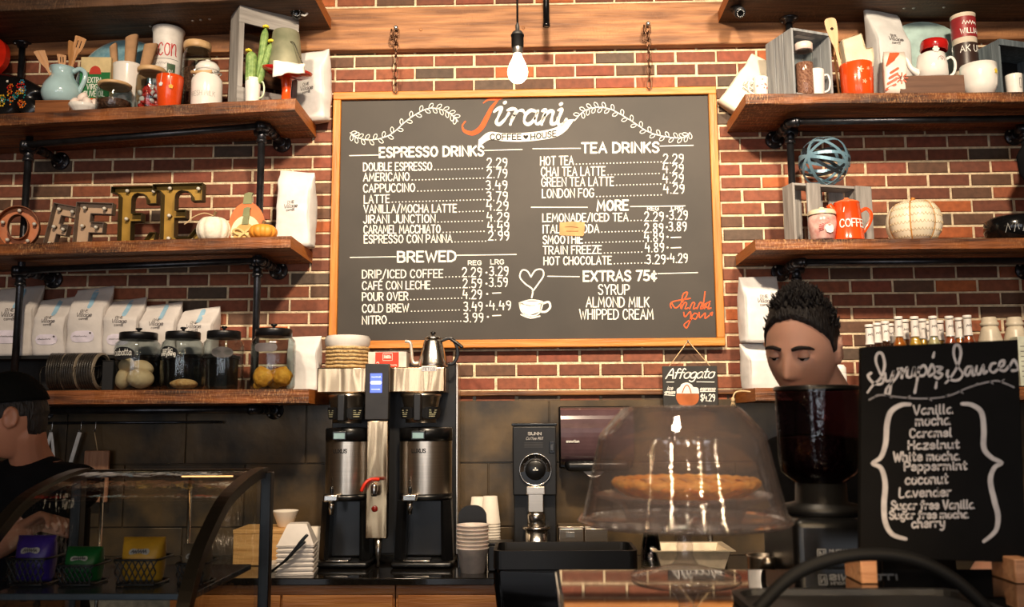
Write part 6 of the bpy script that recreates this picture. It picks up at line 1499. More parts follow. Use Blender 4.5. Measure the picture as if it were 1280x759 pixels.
t = thing('cream_napkin', 'cream linen napkin tucked into the orange crock', 'napkin', p + Vector((0, 0, H * .9)))
zN = at(1066, 46, -.335).z - p.z - H * .9
b = MB(); ou = [(-R * .78, -.01), (-R * 1.05, zN * .75), (-R * .9, zN * .8), (R * .25, zN * 1.0), (R * .42, zN * .55), (R * .46, zN * .5), (R * .85, zN * .52), (R * .9, zN * .3), (R * .8, -.01)]
n = len(ou); vs = []
for y, k in ((-R * .55, .9), (-R * .7, .98), (-R * .35, 1), (.01, .95)): vs += [(x * k, y + .008 * math.sin(x * 90), z) for x, z in ou]
b.add(vs, [tuple(range(n)), tuple(range(3 * n, 4 * n))[::-1]] + [(i * n + k, i * n + (k + 1) % n, (i + 1) * n + (k + 1) % n, (i + 1) * n + k) for i in range(3) for k in range(n)]); o = b.build('folded_cloth', M_CREAM, t); md = o.modifiers.new('b', 'BEVEL'); md.width = .006; md.segments = 2
t = thing('wire_whisk', 'dark wire whisk standing in the orange crock', 'whisk', p + Vector((.018, .02, H * .3)), rot=(0, .06, 0)); b = MB(); b.tube([(0, 0, 0), (0, 0, .1)], .006, 8); b.build('handle', M_CHROME, t)
for k in range(4): a = PI * k / 4; b = MB(); b.tube(spline([(0, 0, .09), (.022 * math.cos(a), .022 * math.sin(a), .16), (.02 * math.cos(a), .02 * math.sin(a), .2), (0, 0, .222), (-.02 * math.cos(a), -.02 * math.sin(a), .2), (-.022 * math.cos(a), -.022 * math.sin(a), .16), (0, 0, .09)], 4), .0014, 5); b.build('wire_loop', mat('dark_wire', (60, 56, 48), .4, .7), t)
# big coffee bag
p, H = on('R1', 1110, 10, -.17, 60); bag('large white coffee bag between the orange crock and the blue plate', p + Vector((-.01, -.025, .001)), W_(1082, 1137, 60, -.17) * .92, .11, H, .30, 'fold', m=mat('cool_white_bag', (216, 216, 214), .6, var=.03, bump=.35, bscale=12), seed=41, py0=.62)
p, H = on('R1', 1154, 27, -.09, 60); plate('pale aqua plate standing behind the teapot', p, max(.12, H / 2), mat('aqua_glaze', (178, 206, 202), .12, coat=.5), -.04)
# wooden tray box with the teapot
p, H = on('R1', 1160, 97, -.375, 108); x0, x1 = at(1122, 108, -.375).x - p.x, at(1202, 108, -.375).x - p.x
t = thing('brown_box', 'low brown wooden box under the teapot', 'box', p + Vector((0, -.03, .001))); MBX = wood('mocha_board', (92, 62, 46), (120, 86, 66), .6)
for (a0, a1, y0, y1) in ((x0, x1, 0, .012), (x0, x1, .118, .13), (x0, x0 + .012, .0125, .1175), (x1 - .012, x1, .0125, .1175)): b = MB(); b.box(a0, a1, y0, y1, 0, H - .002, .001); b.build('side_board', MBX, t)
b = MB(); b.box(x0 + .0125, x1 - .0125, .0125, .1175, H - .016, H - .003); b.build('top_board', MBX, t)
ztb = p.z + H
tx = at(1161, 90, -.3).x; Ht = at(1161, 71, -.30).z - ztb; R = W_(1142, 1180, 85, -.3) / 2
t = thing('teapot', 'white teapot with a flower shaped knob and a small round crest', 'teapot', Vector((tx, -.335, ztb + .001)))
b = MB(); b.lathe([(R * .8, 0), (R * .98, .006), (R * .97, Ht * .5), (R * .84, Ht * .92), (R * .6, Ht), (R * .15, Ht * 1.05), (.0001, Ht * 1.06)], 36, cap=False); b.build('teapot_body', M_WHITE, t)
b = MB(); b.tube(spline([(-R * .8, 0, Ht * .22), (-R * 1.35, 0, Ht * .45), (-R * 1.6, 0, Ht * .78), (-R * 1.8, 0, Ht * .88)], 5), [.020, .019, .018, .016, .0145, .013, .012, .011, .010, .0095, .009, .0085, .008, .008, .008, .008], 12); b.build('spout', M_WHITE, t)
b = MB(); b.tube(spline([(R * .85, 0, Ht * .74), (R * 1.3, 0, Ht * .86), (R * 1.55, 0, Ht * .66), (R * 1.42, 0, Ht * .28), (R * .9, 0, Ht * .08)], 5), .0065, 10, flat=(0, 1, 0)); b.build('handle', M_WHITE, t)
b = MB(); f = cyl(R * .93, (0, 0), .0015); ribbon(b, [(R * .25 + .017 * math.cos(a), Ht * .58 + .017 * math.sin(a)) for a in [2 * PI * k / 20 for k in range(21)]], .0016, f); write(b, '7', R * .25 - .005, R * .25 + .006, Ht * .5, .017, .0024, f, vdir=1); scribble(b, R * .25 - .018, R * .25 + .018, Ht * .26, .009, .002, f, 6); b.build('crest', mat('brown_red_print', (140, 62, 50), .5), t)
rx = at(1165, 66, -.27).x
t = thing('red_bowl', 'small red bowl upside down on top of the teapot', 'bowl', Vector((tx + .014, -.335, ztb + Ht * 1.06 + .002))); R2 = W_(1148, 1181, 66, -.3) / 2; Hr = at(1165, 57, -.3).z - ztb - Ht * 1.06
b = MB(); b.M = Matrix.Rotation(.10, 4, 'Y'); b.lathe([(R2 * .9, 0), (R2 * .98, .004), (R2, Hr * .7), (R2 * .94, Hr), (.0001, Hr)], 36, cap=False); b.build('bowl_body', M_RED, t)
# flower knob, a part of the teapot
tp_ = [o for o in COL.objects if o.name == 'teapot'][0]
b = MB()
for k in range(6): a = k * PI / 3; b.sph((-R * .05 + .010 * math.cos(a), -R * .86, Ht * .98 + .010 * math.sin(a)), .007, u=8, v=6)
b.sph((-R * .05, -R * .87, Ht * .98), .007, u=8, v=6); b.build('flower_knob', M_WHITE, tp_)
# striped sweet packet
p, H = on('R1', 1119, 63, -.37, 85)
t = thing('striped_packet', 'orange and white striped paper packet leaning against the large bag', 'packet', Vector((at(1118, 100, -.385).x, -.385, p.z + .002)), rot=(-.12, .06, -.1)); w_ = W_(1105, 1133, 85, -.38); H = H - .004
M_STRIPE = None
b = MB(); rings = []
for z, k, d in ((0, .9, .004), (H * .1, .95, .022), (H * .5, 1, .03), (H * .8, 1, .022), (H, .92, .003)): rings.append([(x * k * w_ / 2, d * math.copysign(abs(s_) ** .6, s_), z) for x, s_ in [(math.copysign(abs(math.cos(2 * PI * q / 28)) ** .4, math.cos(2 * PI * q / 28)), math.sin(2 * PI * q / 28)) for q in range(28)]])
loft(b, rings, smooth=True); b.build('packet_body', mat('packet_white', (240, 226, 214), .4), t)
f = lambda u, v: (u, -(.004 + .027 * math.sin(PI * min(1, max(0, v / H))) ** .5) - .0015, v); b = MB()
for k in range(7): ribbon(b, [(-w_ * .40 + w_ * .05 * k, H * (.62 + .02 * k)), (-w_ * .2 + w_ * .06 * k, H * (.93))], .0075, f)
for k in range(4): ribbon(b, [(-w_ * .42 + .006 * k, H * (.08 + .12 * k)), (-w_ * .05 + .004 * k, H * (.18 + .12 * k))], .011, f)
for a in range(8): ribbon(b, [(w_ * .22 + .012 * math.cos(a * PI / 4), H * .32 + .012 * math.sin(a * PI / 4)), (w_ * .22 + .026 * math.cos(a * PI / 4), H * .32 + .026 * math.sin(a * PI / 4))], .006, f)
b.build('stripes', mat('packet_orange', (222, 92, 54), .4), t)
# printed tin and large cup
p, H = on('R1', 1206, 20, -.25, 60)
t = thing('coffee_tin', 'tall printed coffee tin behind the large white cup', 'tin', p); R = W_(1190, 1219, 50, -.25) / 2
b = MB(); b.lathe([(R * .96, 0), (R, .004), (R, H - .012), (R * 1.03, H - .01), (R * 1.03, H - .003), (R * .9, H)], 32); b.build('tin_body', mat('tin_cream', (214, 200, 180), .4), t)
for (z0, z1, m, nm) in ((.72, .95, mat('maroon_print', (142, 42, 46), .4), 'red_band'), (.36, .655, mat('brown_black_print', (52, 36, 32), .4), 'dark_band')):
    b = MB(); b.lathe([(R + .0012, H * z0), (R + .0012, H * z1)], 32, cap=False); bb_ = b.build(nm, m, t); f = cyl(R, (0, 0), .0024); b = MB()
    if nm == 'red_band': scribble(b, -R * .5, R * .7, H * .85, H * .05, .004, f, 5); write(b, 'WILLIAM', -R * .7, R * 1.1, H * .755, H * .055, .0036, f, vdir=1)
    else: write(b, 'AK UP', -R * .8, R * 1.0, H * .55, H * .07, .0036, f, vdir=1)
    b.build('lettering', M_CHALK, bb_)
p, H = on('R1', 1224, 83, -.355, 105); R = W_(1202, 1246, 100, -.355) / 2
t = thing('white_cup', 'large rounded white cup with a yellow flower', 'cup', p)
b = MB(); b.lathe([(R * .55, 0), (R * .72, .006), (R * .93, H * .3), (R, H * .7), (R * .97, H), (R * .92, H), (R * .9, H * .5), (R * .5, .02)], 36); b.build('cup_body', M_WHITE, t)
f = cyl(R * .99, (0, 0), .0018); b = MB()
for q in range(5): a = q * 2 * PI / 5 + .3; ribbon(b, [(R * .62, H * .68), (R * .62 + .010 * math.cos(a), H * .68 + .010 * math.sin(a))], .009, f)
b.build('flower', M_GOLDY, t)
# blue-grey crate at the right edge with mug
p, H = on('R1', 1245, 47, -.33, 80); xL = at(1251, 100, -.33).x
t = thing('grey_crate', 'dark blue grey crate at the right end of the top shelf', 'crate', Vector((xL, -.33, sz('R1', xL) + .001)), .30); H -= .01
M_SLATE = wood('slate_pine', (78, 88, 94), (110, 120, 126), .65, axis=2)
for (a0, a1, c0, c1, nm) in ((0, .012, 0, H, 'side_board'), (.308, .32, 0, H, 'side_board'), (.0125, .3075, 0, .012, 'bottom_board'), (.0125, .3075, H - .012, H, 'top_board')): b = MB(); b.box(a0, a1, 0, .2, c0, c1, .001); b.build(nm, M_SLATE, t)
b = MB(); b.box(0, .32, .2005, .21, 0, H); b.build('back_board', M_BLACK, t)
b = MB(); b.box(0, .32, -.010, -.0005, H - .03, H, .001); b.build('front_rail', M_SLATE, t)
p, H = on('R1', 1267, 95, -.36, 106); R = W_(1257, 1277, 106, -.36) / 2; t = mug('white mug with a thin line drawing in front of the blue grey crate', Vector((p.x, -.365, sz('R1', p.x))), R, H, M_WHITE, 0); b = MB(); f = cyl(R * .98, (0, 0), .0015); ribbon(b, [(.006, H * .3), (.006, H * .75), (.016, H * .75), (.016, H * .3), (.006, H * .3)], .0016, f); b.build('line_drawing', M_INK, t)

# ---- middle right shelf ---------------------------------------------------
zR2 = sz('R2', 1.3)
x0 = at(995, 285, -.36).x; x1 = at(1096, 290, -.36).x; H = at(1012, 222, -.36).z - zR2
t = thing('grey_crate', 'grey wooden crate lying open on the middle right shelf', 'crate', Vector((x0 + .005, -.315, zR2 + .001)), .26)
w_ = x1 - x0 - .02; h_ = H - .012; d_ = .09
b = MB(); b.box(0, .012, 0, d_, 0, h_, .001); b.build('side_board', M_GREY, t)
b = MB(); b.box(w_ - .012, w_, 0, d_, 0, h_, .001); b.build('side_board', M_GREY, t)
b = MB(); b.box(.0125, w_ - .0125, 0, d_, h_ - .012, h_, .001); b.build('top_board', M_GREYX, t)
b = MB(); b.box(.0125, w_ - .0125, 0, d_, 0, .012, .001); b.build('bottom_board', M_GREYX, t)
for xs_ in (.07, w_ - .02): b = MB(); b.box(xs_, xs_ + (.07 if xs_ < .1 else .085), -.0125, -.0005, 0, h_ - (.0 if xs_ < .1 else .0), .001); b.build('front_board', M_GREY, t)
for k in range(3): b = MB(); b.box(.02 + k * .115, .10 + k * .115, d_ + .0005, d_ + .011, 0, h_, .001); b.build('back_slat', M_GREY, t)
# metal band ball
pb = at(1032, 201, -.26); Rb = W_(1001, 1064, 200, -.26) / 2
zc = zR2 + .001 + h_ + Rb + .002
t = thing('metal_ball', 'openwork ball of pale blue metal bands on the grey crate', 'ornament', Vector((pb.x, -.24, zc)))
M_BAND = mat('pale_blue_metal', (136, 172, 192), .35, .4, c2=(110, 150, 172), scale=8)
nb = 6; ax1 = Vector((-.75, -.55, .1)).normalized(); ax2 = Vector((.62, -.7, -.25)).normalized()
for (ax, n_) in ((ax1, 4), (ax2, 4)):
    u = ax; v = ax.orthogonal().normalized(); w3 = ax.cross(v)
    for k in range(n_):
        a = PI * k / n_; d = v * math.cos(a) + w3 * math.sin(a)
        b = MB(); pts = [(u * math.cos(q * 2 * PI / 48) + d * math.sin(q * 2 * PI / 48)) * Rb * (.985 + .003 * k) for q in range(48)]
        nn = u.cross(d); vs = []
        for p_ in pts:
            e = nn * .0075; r_ = p_.normalized() * .0014
            vs += [p_ - e - r_, p_ + e - r_, p_ + e + r_, p_ - e + r_]
        b.add(vs, [(4 * q + j, 4 * q + (j + 1) % 4, (4 * q + 4 + (j + 1) % 4) % 192, (4 * q + 4 + j) % 192) for q in range(48) for j in range(4)]); b.build('metal_band', M_BAND if k else mat('dark_band_metal', (50, 60, 68), .35, .5), t)
# sugar jar and coffee pot
p, H = on('R2', 1028, 259, -.375, 285); R = W_(1011, 1046, 285, -.375) / 2
t = thing('patterned_jar', 'small cream jar with a red pattern and lid beside the orange pot', 'jar', p)
b = MB(); b.lathe([(R * .72, 0), (R * .82, .006), (R, H * .5), (R * .96, H * .68), (R * .86, H * .74)], 32); b.build('jar_body', mat('cream_rose_glaze', (226, 196, 186), .25, c2=(196, 124, 118), scale=22), t)
b = MB(); b.lathe([(R * .98, H * .74), (R * 1.0, H * .80), (R * .9, H * .88), (R * .4, H * .92), (R * .16, H * .94), (R * .2, H * .98), (.0001, H)], 32, cap=False); b.build('lid', mat('cream_glaze', (222, 206, 178), .25), t)
f = cyl(R * .92, (0, 0), .004); b = MB()
ribbon(b, [(.014, H * .3)], .045, f); b.build('white_medallion', M_WHITE, t)
b = MB()
for k in range(9): a = PI * .55 + k * .2; ribbon(b, [(.014 + .028 * math.cos(a), H * .3 + .028 * math.sin(a)), (.014 + .045 * math.cos(a), H * .3 + .045 * math.sin(a))], .004, f)
b.build('red_rays', mat('brick_red_print', (178, 60, 50), .4), t)
p, H = on('R2', 1059, 247, -.350, 275); R = W_(1040, 1079, 285, -.335) / 2
t = thing('orange_coffee_pot', 'orange enamel coffee pot lettered in white', 'coffee pot', p)
b = MB(); b.lathe([(R * 1.0, 0), (R * 1.02, .004), (R * 1.0, .008), (R * .98, H * .16), (R * .80, H * .84), (R * .83, H * .85), (R * .80, H * .86)], 36); b.tube(spline([(-R * .75, 0, H * .60), (-R * .98, 0, H * .74), (-R * 1.14, 0, H * .84)], 4), [.020, .02, .019, .018, .017, .016, .015, .014, .014], 12); b.build('pot_body', M_ORNG, t)
b = MB(); b.lathe([(R * .83, H * .86), (R * .8, H * .88), (R * .3, H * .95), (R * .1, H * .96), (R * .16, H * .985), (.0001, H)], 32, cap=False); b.build('lid', mat('salmon_enamel', (232, 120, 76), .25, coat=.4), t)
b = MB(); b.tube(spline([(R * .78, 0, H * .66), (R * 1.25, 0, H * .74), (R * 1.55, 0, H * .62), (R * 1.42, 0, H * .42), (R * .92, 0, H * .18)], 5), .0085, 10, flat=(0, 1, 0)); b.build('handle', M_ORNG, t)
f = lambda u, v: (lambda r_: (r_ * math.sin(u / R), -r_ * math.cos(u / R), v))(R * (.985 - .18 * (v - H * .16) / (H * .68)) + .002); b = MB(); write(b, 'COFFEE', -R * .82, R * 1.15, H * .28, H * .17, .0052, f, vdir=1, track=1.4); ribbon(b, [(-R * .55, H * .62), (-R * .5, H * .72)], .004, f); b.build('lettering', M_CHALK, t)
p, H = on('R2', 1142, 247, -.29, 275); t = pumpkin('large white pumpkin with gold seams and a drawn scale pattern', p, W_(1109, 1176, 278, -.29) / 2, H * 1.02, mat('ivory_pumpkin', (236, 222, 192), .4, c2=(246, 236, 214), scale=10), 6, mat('gold_stem', (206, 130, 56), .4), .022, .2)
R = W_(1109, 1176, 278, -.29) / 2
b = MB(); Hp = H * 1.02
def psurf(a, th, o=1.006): q = 1 - .10 * (1 - abs(math.sin(a * 3)) ** .6); r = R * math.sin(th) ** .75 * q * o; z = Hp / 2 - Hp / 2 * math.cos(th) * (1 - .22 * max(0, abs(math.cos(th)) - .8) * 3); return Vector((r * math.cos(a), r * math.sin(a), z + .0))
z0_ = min(psurf(0.2, PI * i / 18).z for i in range(19))
for k in range(3, 7): a = PI * k / 3; b.tube([psurf(a, PI * i / 24, 1.004) - Vector((0, 0, z0_)) for i in range(3, 23)], .0035, 6)
b.build('gold_seam', mat('gold_line', (196, 136, 60), .4), t)
b = MB()
for row_ in range(7):
    th = PI * (.88 - .1 * row_); da = .135
    for k in range(24):
        a0 = PI + .06 + (k + (.5 if row_ % 2 else 0)) * da
        if a0 > 2 * PI: continue
        b.tube([psurf(a0 + da * (q / 6), th - .11 * math.sin(PI * q / 6), 1.003) - Vector((0, 0, z0_)) for q in range(7)], .0011, 4)
b.build('scale_pattern', mat('tan_line', (190, 166, 126), .6), t)
# dark things at the right edge
p = at(1262, 284, -.33); t = thing('black_pot', 'glossy black rounded pot at the right end of the middle shelf', 'pot', Vector((p.x + .03, -.30, sz('R2', p.x) + .001)))
b = MB(); b.lathe([(.09, 0), (.11, .01), (.125, .06), (.12, .10), (.10, .115), (.09, .115), (.085, .05)], 36); b.build('pot_body', mat('gloss_black', (14, 14, 15), .15), t)
b = MB(); f = cyl(.1235, (0, 0), .0015); rn = random.Random(6)
for k in range(5): u = -.09 + .035 * k; ribbon(b, [(u, .03), (u + .012, .07 + .01 * (k % 2)), (u + .02, .04)], .003, f)
b.build('white_scribble', mat('dim_white', (140, 140, 138), .5), t)
p = at(1274, 190, -.27); t = thing('hanging_cloth', 'black cloth hanging from the right shelf frame', 'cloth', Vector((p.x + .05, -.30, 0)))
zt_, zb_ = 2.87, at(1274, 252, -.27).z
b = MB(); rings = []
for i in range(12):
    f_ = i / 11; z = zt_ - .0 - (zt_ - zb_) * f_; k = (.35 + .65 * min(1, f_ * 4)) * (1 - .75 * max(0, f_ - .55) / .45)
    rings.append([((.085 * k + .006 * math.sin(q * 1.7)) * math.cos(2 * PI * q / 24) + .03 * f_, (.035 * k + .006 * math.sin(q * 2.3 + f_ * 3)) * math.sin(2 * PI * q / 24), z) for q in range(24)])
loft(b, rings, smooth=True); b.build('draped_cloth', mat('black_cloth', (16, 16, 18), .9, spec=.08), t)

# ---- lowest right shelf ---------------------------------------------------
zR3 = sz('R3', 1.2)
p = at(957, 470, -.17); H1 = at(957, 428, -.17).z - zR3
t = bag('white coffee bag at the bottom, standing on the lowest right shelf', Vector((p.x - .01, -.16, zR3 + .001)), .19, .12, H1 - .002, .25, 'fold', m=M_PAPER, seed=51, prn=None)
M_ = at(950, 380, -.17); bag('upper white coffee bag stacked beside the barista', Vector((p.x - .014, -.155, zR3 + H1)), .19, .11, at(950, 346, -.16).z - zR3 - H1, .22, 'pinch', m=M_PAPER, seed=54, py0=.60)
# knotted string
a_ = at(946, 492, -.35); t = thing('knotted_string', 'knotted jute string hanging off the end of the lowest right shelf', 'string', (0, 0, 0))
b = MB(); P_ = [at(u, v, -.33) for u, v in ((946, 492), (930, 489), (919, 491), (916, 500))]; P_[0].z = max(P_[0].z, zR3 - .02); b.tube(spline(P_, 5), .004, 7); b.sph(P_[3], .009, sz=1.4)
for d in (-.010, .0, .010): b.tube([P_[3], P_[3] + Vector((d, 0, -.03))], .0028, 6)
b.build('string_body', mat('jute', (206, 178, 136), .9), t)
# syrup bottles
M_CAPW = mat('white_label', (232, 226, 220), .5)
def bottle(label, px, pyt, Y, liq, R=.033):
    p = at(px, pyt, Y); z = sz('R3', p.x); H = p.z - z
    t = thing('syrup_bottle', label, 'bottle', Vector((p.x, Y, z + .001)), 0, 'syrup bottles behind the sign')
    zs = H - .155
    b = MB(); b.lathe([(R * .9, 0), (R, .006), (R, zs), (R * .9, zs + .03), (R * .55, zs + .06), (R * .42, zs + .08), (R * .40, H - .012), (R * .40, H - .01)], 24); b.build('bottle_body', M_GLASS, t)
    b = MB(); b.lathe([(R * .8, .004), (R * .93, .01), (R * .93, zs), (R * .82, zs + .028), (R * .45, zs + .058), (R * .2, zs + .06)], 22); b.build('syrup', liq, t)
    b = MB(); b.lathe([(R * .54, H - .014), (R * .57, H - .012), (R * .57, H - .001), (R * .5, H)], 20); b.build('cap', M_CAPW, t)
    b = MB(); b.lathe([(R * .62, zs + .062), (R * .54, zs + .08), (R * .52, H - .018)], 22, cap=False); nl = b.build('neck_label', M_CAPW, t)
    b = MB(); f = cyl(R * .535, (0, 0), .001); scribble(b, -R * .34, R * .34, H - .055, .014, .0026, f, 4); b.build('label_print', M_INK, nl)
    b = MB(); b.lathe([(R + .001, zs * .2), (R + .001, zs * .8)], 24, cap=False); b.build('body_label', M_CAPW, t)
    return t
L_ = {'dark': mat('dark_syrup', (60, 30, 16), .1, coat=.5), 'amber': mat('amber_syrup', (170, 92, 28), .1, coat=.5), 'gold': mat('golden_syrup', (196, 150, 50), .1, coat=.5), 'clear': mat('pale_syrup', (190, 176, 130), .1, coat=.5), 'red': mat('red_syrup', (150, 66, 30), .1, coat=.5)}
for (px, pyt, Y, c, lb) in ((1086, 406, -.30, 'dark', 'leftmost dark syrup bottle above the sign'), (1096, 404, -.27, 'dark', 'second dark syrup bottle from the left above the sign'), (1106, 402, -.24, 'dark', 'third dark syrup bottle from the left above the sign'), (1112, 405, -.18, 'dark', 'dark syrup bottle behind the third from the left'),
        (1122.5, 396, -.32, 'amber', 'amber syrup bottle, tall one right of the dark group'), (1130.5, 400, -.20, 'amber', 'amber syrup bottle set back behind the tall amber one'), (1142.5, 396, -.32, 'gold', 'golden syrup bottle in the middle of the front row'), (1152.5, 399, -.22, 'gold', 'golden syrup bottle set back in the middle'), (1158.5, 402, -.14, 'red', 'reddish syrup bottle half hidden at the back'),
        (1165.5, 395.5, -.32, 'clear', 'pale syrup bottle with a slanted neck label'), (1174, 401, -.20, 'gold', 'golden syrup bottle with a red cap at the back'), (1186, 395.5, -.32, 'red', 'reddish brown syrup bottle in the front row'), (1198, 397.5, -.27, 'amber', 'amber syrup bottle second from the right'), (1208.5, 394.5, -.32, 'red', 'reddish syrup bottle at the right end of the row')):
    bottle(lb, px, pyt, Y, L_[c])
M_IVJ = mat('ivory_plastic', (206, 194, 172), .35)
for (px, lb) in ((1236, 'ivory sauce bottle, the left one of two right of the syrups'), (1267.5, 'ivory sauce bottle, the right one of two right of the syrups')):
    p = at(px, 397, -.27); z = sz('R3', p.x); H = p.z - z
    t = thing('sauce_bottle', lb, 'bottle', Vector((p.x, -.27, z + .001)))
    b = MB(); b.lathe([(.058, 0), (.062, .006), (.062, H * .5), (.056, H * .62), (.040, H * .8), (.034, H * .87)], 30); b.build('bottle_body', M_IVJ, t)
    b = MB(); b.lathe([(.036, H * .87), (.040, H * .88), (.040, H * .915), (.034, H * .93), (.032, H * .985), (.028, H)], 26); b.build('cap', M_IVJ, t)
for (px, lb, Y) in ((1034, 'white squeeze bottle hidden behind the barista', -.36), (1049, 'white squeeze bottle right of the barista', -.36)):
    p = at(px, 456, Y); z = sz('R3', p.x); H = p.z - z
    t = thing('squeeze_bottle', lb, 'bottle', Vector((p.x, Y, z + .001))); b = MB(); b.lathe([(.028, 0), (.03, .005), (.03, H * .6), (.028, H * .64)], 24); b.build('bottle_body', M_WHITE, t); b = MB(); b.lathe([(.029, H * .64), (.029, H * .85), (.02, H * .98), (.0001, H)], 24, cap=False); b.build('cap', M_WHITE, t)
p = at(1276, 440, -.40); t = thing('paper_carton', 'pale printed carton at the right edge beside the sauce bottle', 'carton', Vector((p.x + .03, -.418, zR3))); b = MB(); Hc = at(1276, 421, -.40).z - zR3; b.box(-.05, .08, 0, .07, 0.001, Hc, .002); b.build('carton_body', mat('pale_green_carton', (206, 210, 190), .6), t); b = MB(); f = planar(0, -.001, 0)
for k in range(7): ribbon(b, [(-.04, Hc * (.2 + .1 * k)), (.06, Hc * (.2 + .1 * k))], .003, f)
b.build('carton_print', M_INK, t)
# ================================================================== foreground: bar, cake stand, mill, sign
YC = -3.0
foot = at(857, 723, YC); BZ = foot.z
M_GLOSS = mat('black_gloss_top', (10, 10, 11), 0.04, var=.02, coat=.6)
M_CHAR = mat('charcoal_panel', (15, 15, 16), .6, spec=.2)
xL = at(693, 714, -2.91).x
t = thing('front_bar', 'glossy black bar top in the foreground under the cake stand', 'bar', (0, 0, 0))
b = MB(); b.box(xL, 1.6, -3.75, -2.91, BZ - .03, BZ, .008, 3); b.build('bar_top', M_GLOSS, t)
b = MB(); b.box(xL + .03, 1.58, -3.6, -2.94, .0, BZ - .0305); b.build('bar_front', M_CHAR, t)
t = thing('work_counter', 'black work counter hidden behind the front bar', 'worktop', (0, 0, 0))
b = MB(); b.box(xL + .02, 1.6, -2.9, -2.655, 1.05, 1.08, .004); b.build('slab', M_GRAN, t)
b = MB(); b.box(xL + .04, 1.58, -2.88, -2.67, 0, 1.0495); b.build('cabinet', M_CHAR, t)

# ---- glass cake stand with dome and pie
M_CGL = glass('cut_glass', (240, 238, 238), ior=1.65, rough=.02, milk=.04, wave=.045, wscale=24)
t = thing('cake_stand', 'glass pedestal cake stand under a tall glass dome in the foreground', 'cake stand', (foot.x, YC, BZ + .001))
k_ = ppm(857, 660, YC)
zz = lambda py: at(857, py, YC).z - BZ
Rf, Rp = 68 * k_, 134 * k_
zp = zz(654)
b = MB(); b.lathe([(Rf * .98, 0), (Rf, .003), (Rf * .97, .006), (Rf * .6, .012), (Rf * .25, .020), (.016, .028), (.012, .036), (.0135, .05), (.011, .06), (.013, zp - .012), (.03, zp - .006), (Rp * .5, zp - .004), (Rp * .95, zp - .001), (Rp, zp + .004), (Rp * .985, zp + .006), (Rp * .93, zp + .002), (.0001, zp + .001)], 64, cap=False)
b.build('pedestal', M_CGL, t)
prof = [(Rp * .955, zp + .0065), (Rp * .94, zp + .018), (106 * k_, zz(552)), (103 * k_, zz(543)), (80 * k_, zz(517)), (73 * k_, zz(511)), (66 * k_, zz(509)), (.0001, zz(507.5))]
prof = [prof[0]] + spline(prof[1:3], 4) + spline(prof[2:], 4)[1:]
t2 = thing('glass_dome', 'tall clear glass dome with sloping sides over the pie', 'dome', (foot.x, YC, BZ + .001))
inn = [(max(r - .0025, .0001), z - .0022) for r, z in prof[::-1]]
b = MB(); b.lathe(prof + inn, 72, cap=False); b.build('dome_body', M_CGL, t2)
b = MB(); b.lathe([(.014, zz(507) + .0005), (.011, zz(503)), (.02, zz(496)), (.021, zz(492)), (.012, zz(488)), (.0001, zz(487))], 24, cap=False)
b.bm.free(); 
b = MB(); b.tube([(Rp * .958 * math.cos(2 * PI * q / 64), Rp * .958 * math.sin(2 * PI * q / 64), zp + .0095) for q in range(64)], .0032, 8, True); b.build('dome_rim', M_CGL, t2)
t3 = thing('pie_plate', 'clear glass plate holding the pie inside the dome', 'plate', (foot.x, YC, BZ + zp + .003))
z3 = zz(620) - zp - .003
Rq = 112 * k_
b = MB(); b.lathe([(Rq * .62, 0), (Rq * .64, .003), (Rq * .72, z3 * .7), (Rq * .98, z3), (Rq, z3 + .003), (Rq * .97, z3 + .004), (Rq * .72, z3 * .8 + .003), (.0001, z3 * .75 + .003)], 56, cap=False); b.build('plate_body', M_CGL, t3)
t4 = thing('pie', 'golden brown lattice topped pie under the glass dome', 'pie', (foot.x + .004, YC, BZ + zp + z3 + .0045))
Ri = 92 * k_; hP = zz(600) - zz(619)
b = MB(); b.lathe([(Ri * .82, 0), (Ri * .98, hP * .55), (Ri, hP * .7), (Ri * .96, hP * .75), (Ri * .8, hP * .7), (.0001, hP * .72)], 56, cap=False); b.build('pie_base', mat('pie_filling', (214, 116, 34), .35, c2=(240, 164, 66), scale=50, bump=.8, bscale=60), t4)
b = MB(); n = 60; b.tube([((Ri * .95 + .002 * math.sin(q * 2.1)) * math.cos(2 * PI * q / n), (Ri * .95 + .002 * math.sin(q * 2.1)) * math.sin(2 * PI * q / n), hP * .78 + .002 * (q % 2)) for q in range(n)], .007, 8, True); b.build('crust_rim', mat('baked_crust', (226, 146, 60), .5, c2=(248, 190, 100), scale=40, bump=.6, bscale=60), t4)
b = MB()
for a_ in (0, 1):
    for q in range(-3, 4):
        u = q * Ri * .26; L = math.sqrt(max(0, Ri * Ri * .85 - u * u)); P_ = [(u, -L, hP * .76), (u, 0, hP * .92 + .002 * a_), (u, L, hP * .76)] if a_ else [(-L, u, hP * .76), (0, u, hP * .92), (L, u, hP * .76)]
        b.tube(spline(P_, 5), .006, 7, flat=(0, 0, 1))
b.build('lattice', mat('baked_crust', (196, 120, 48), .5), t4)

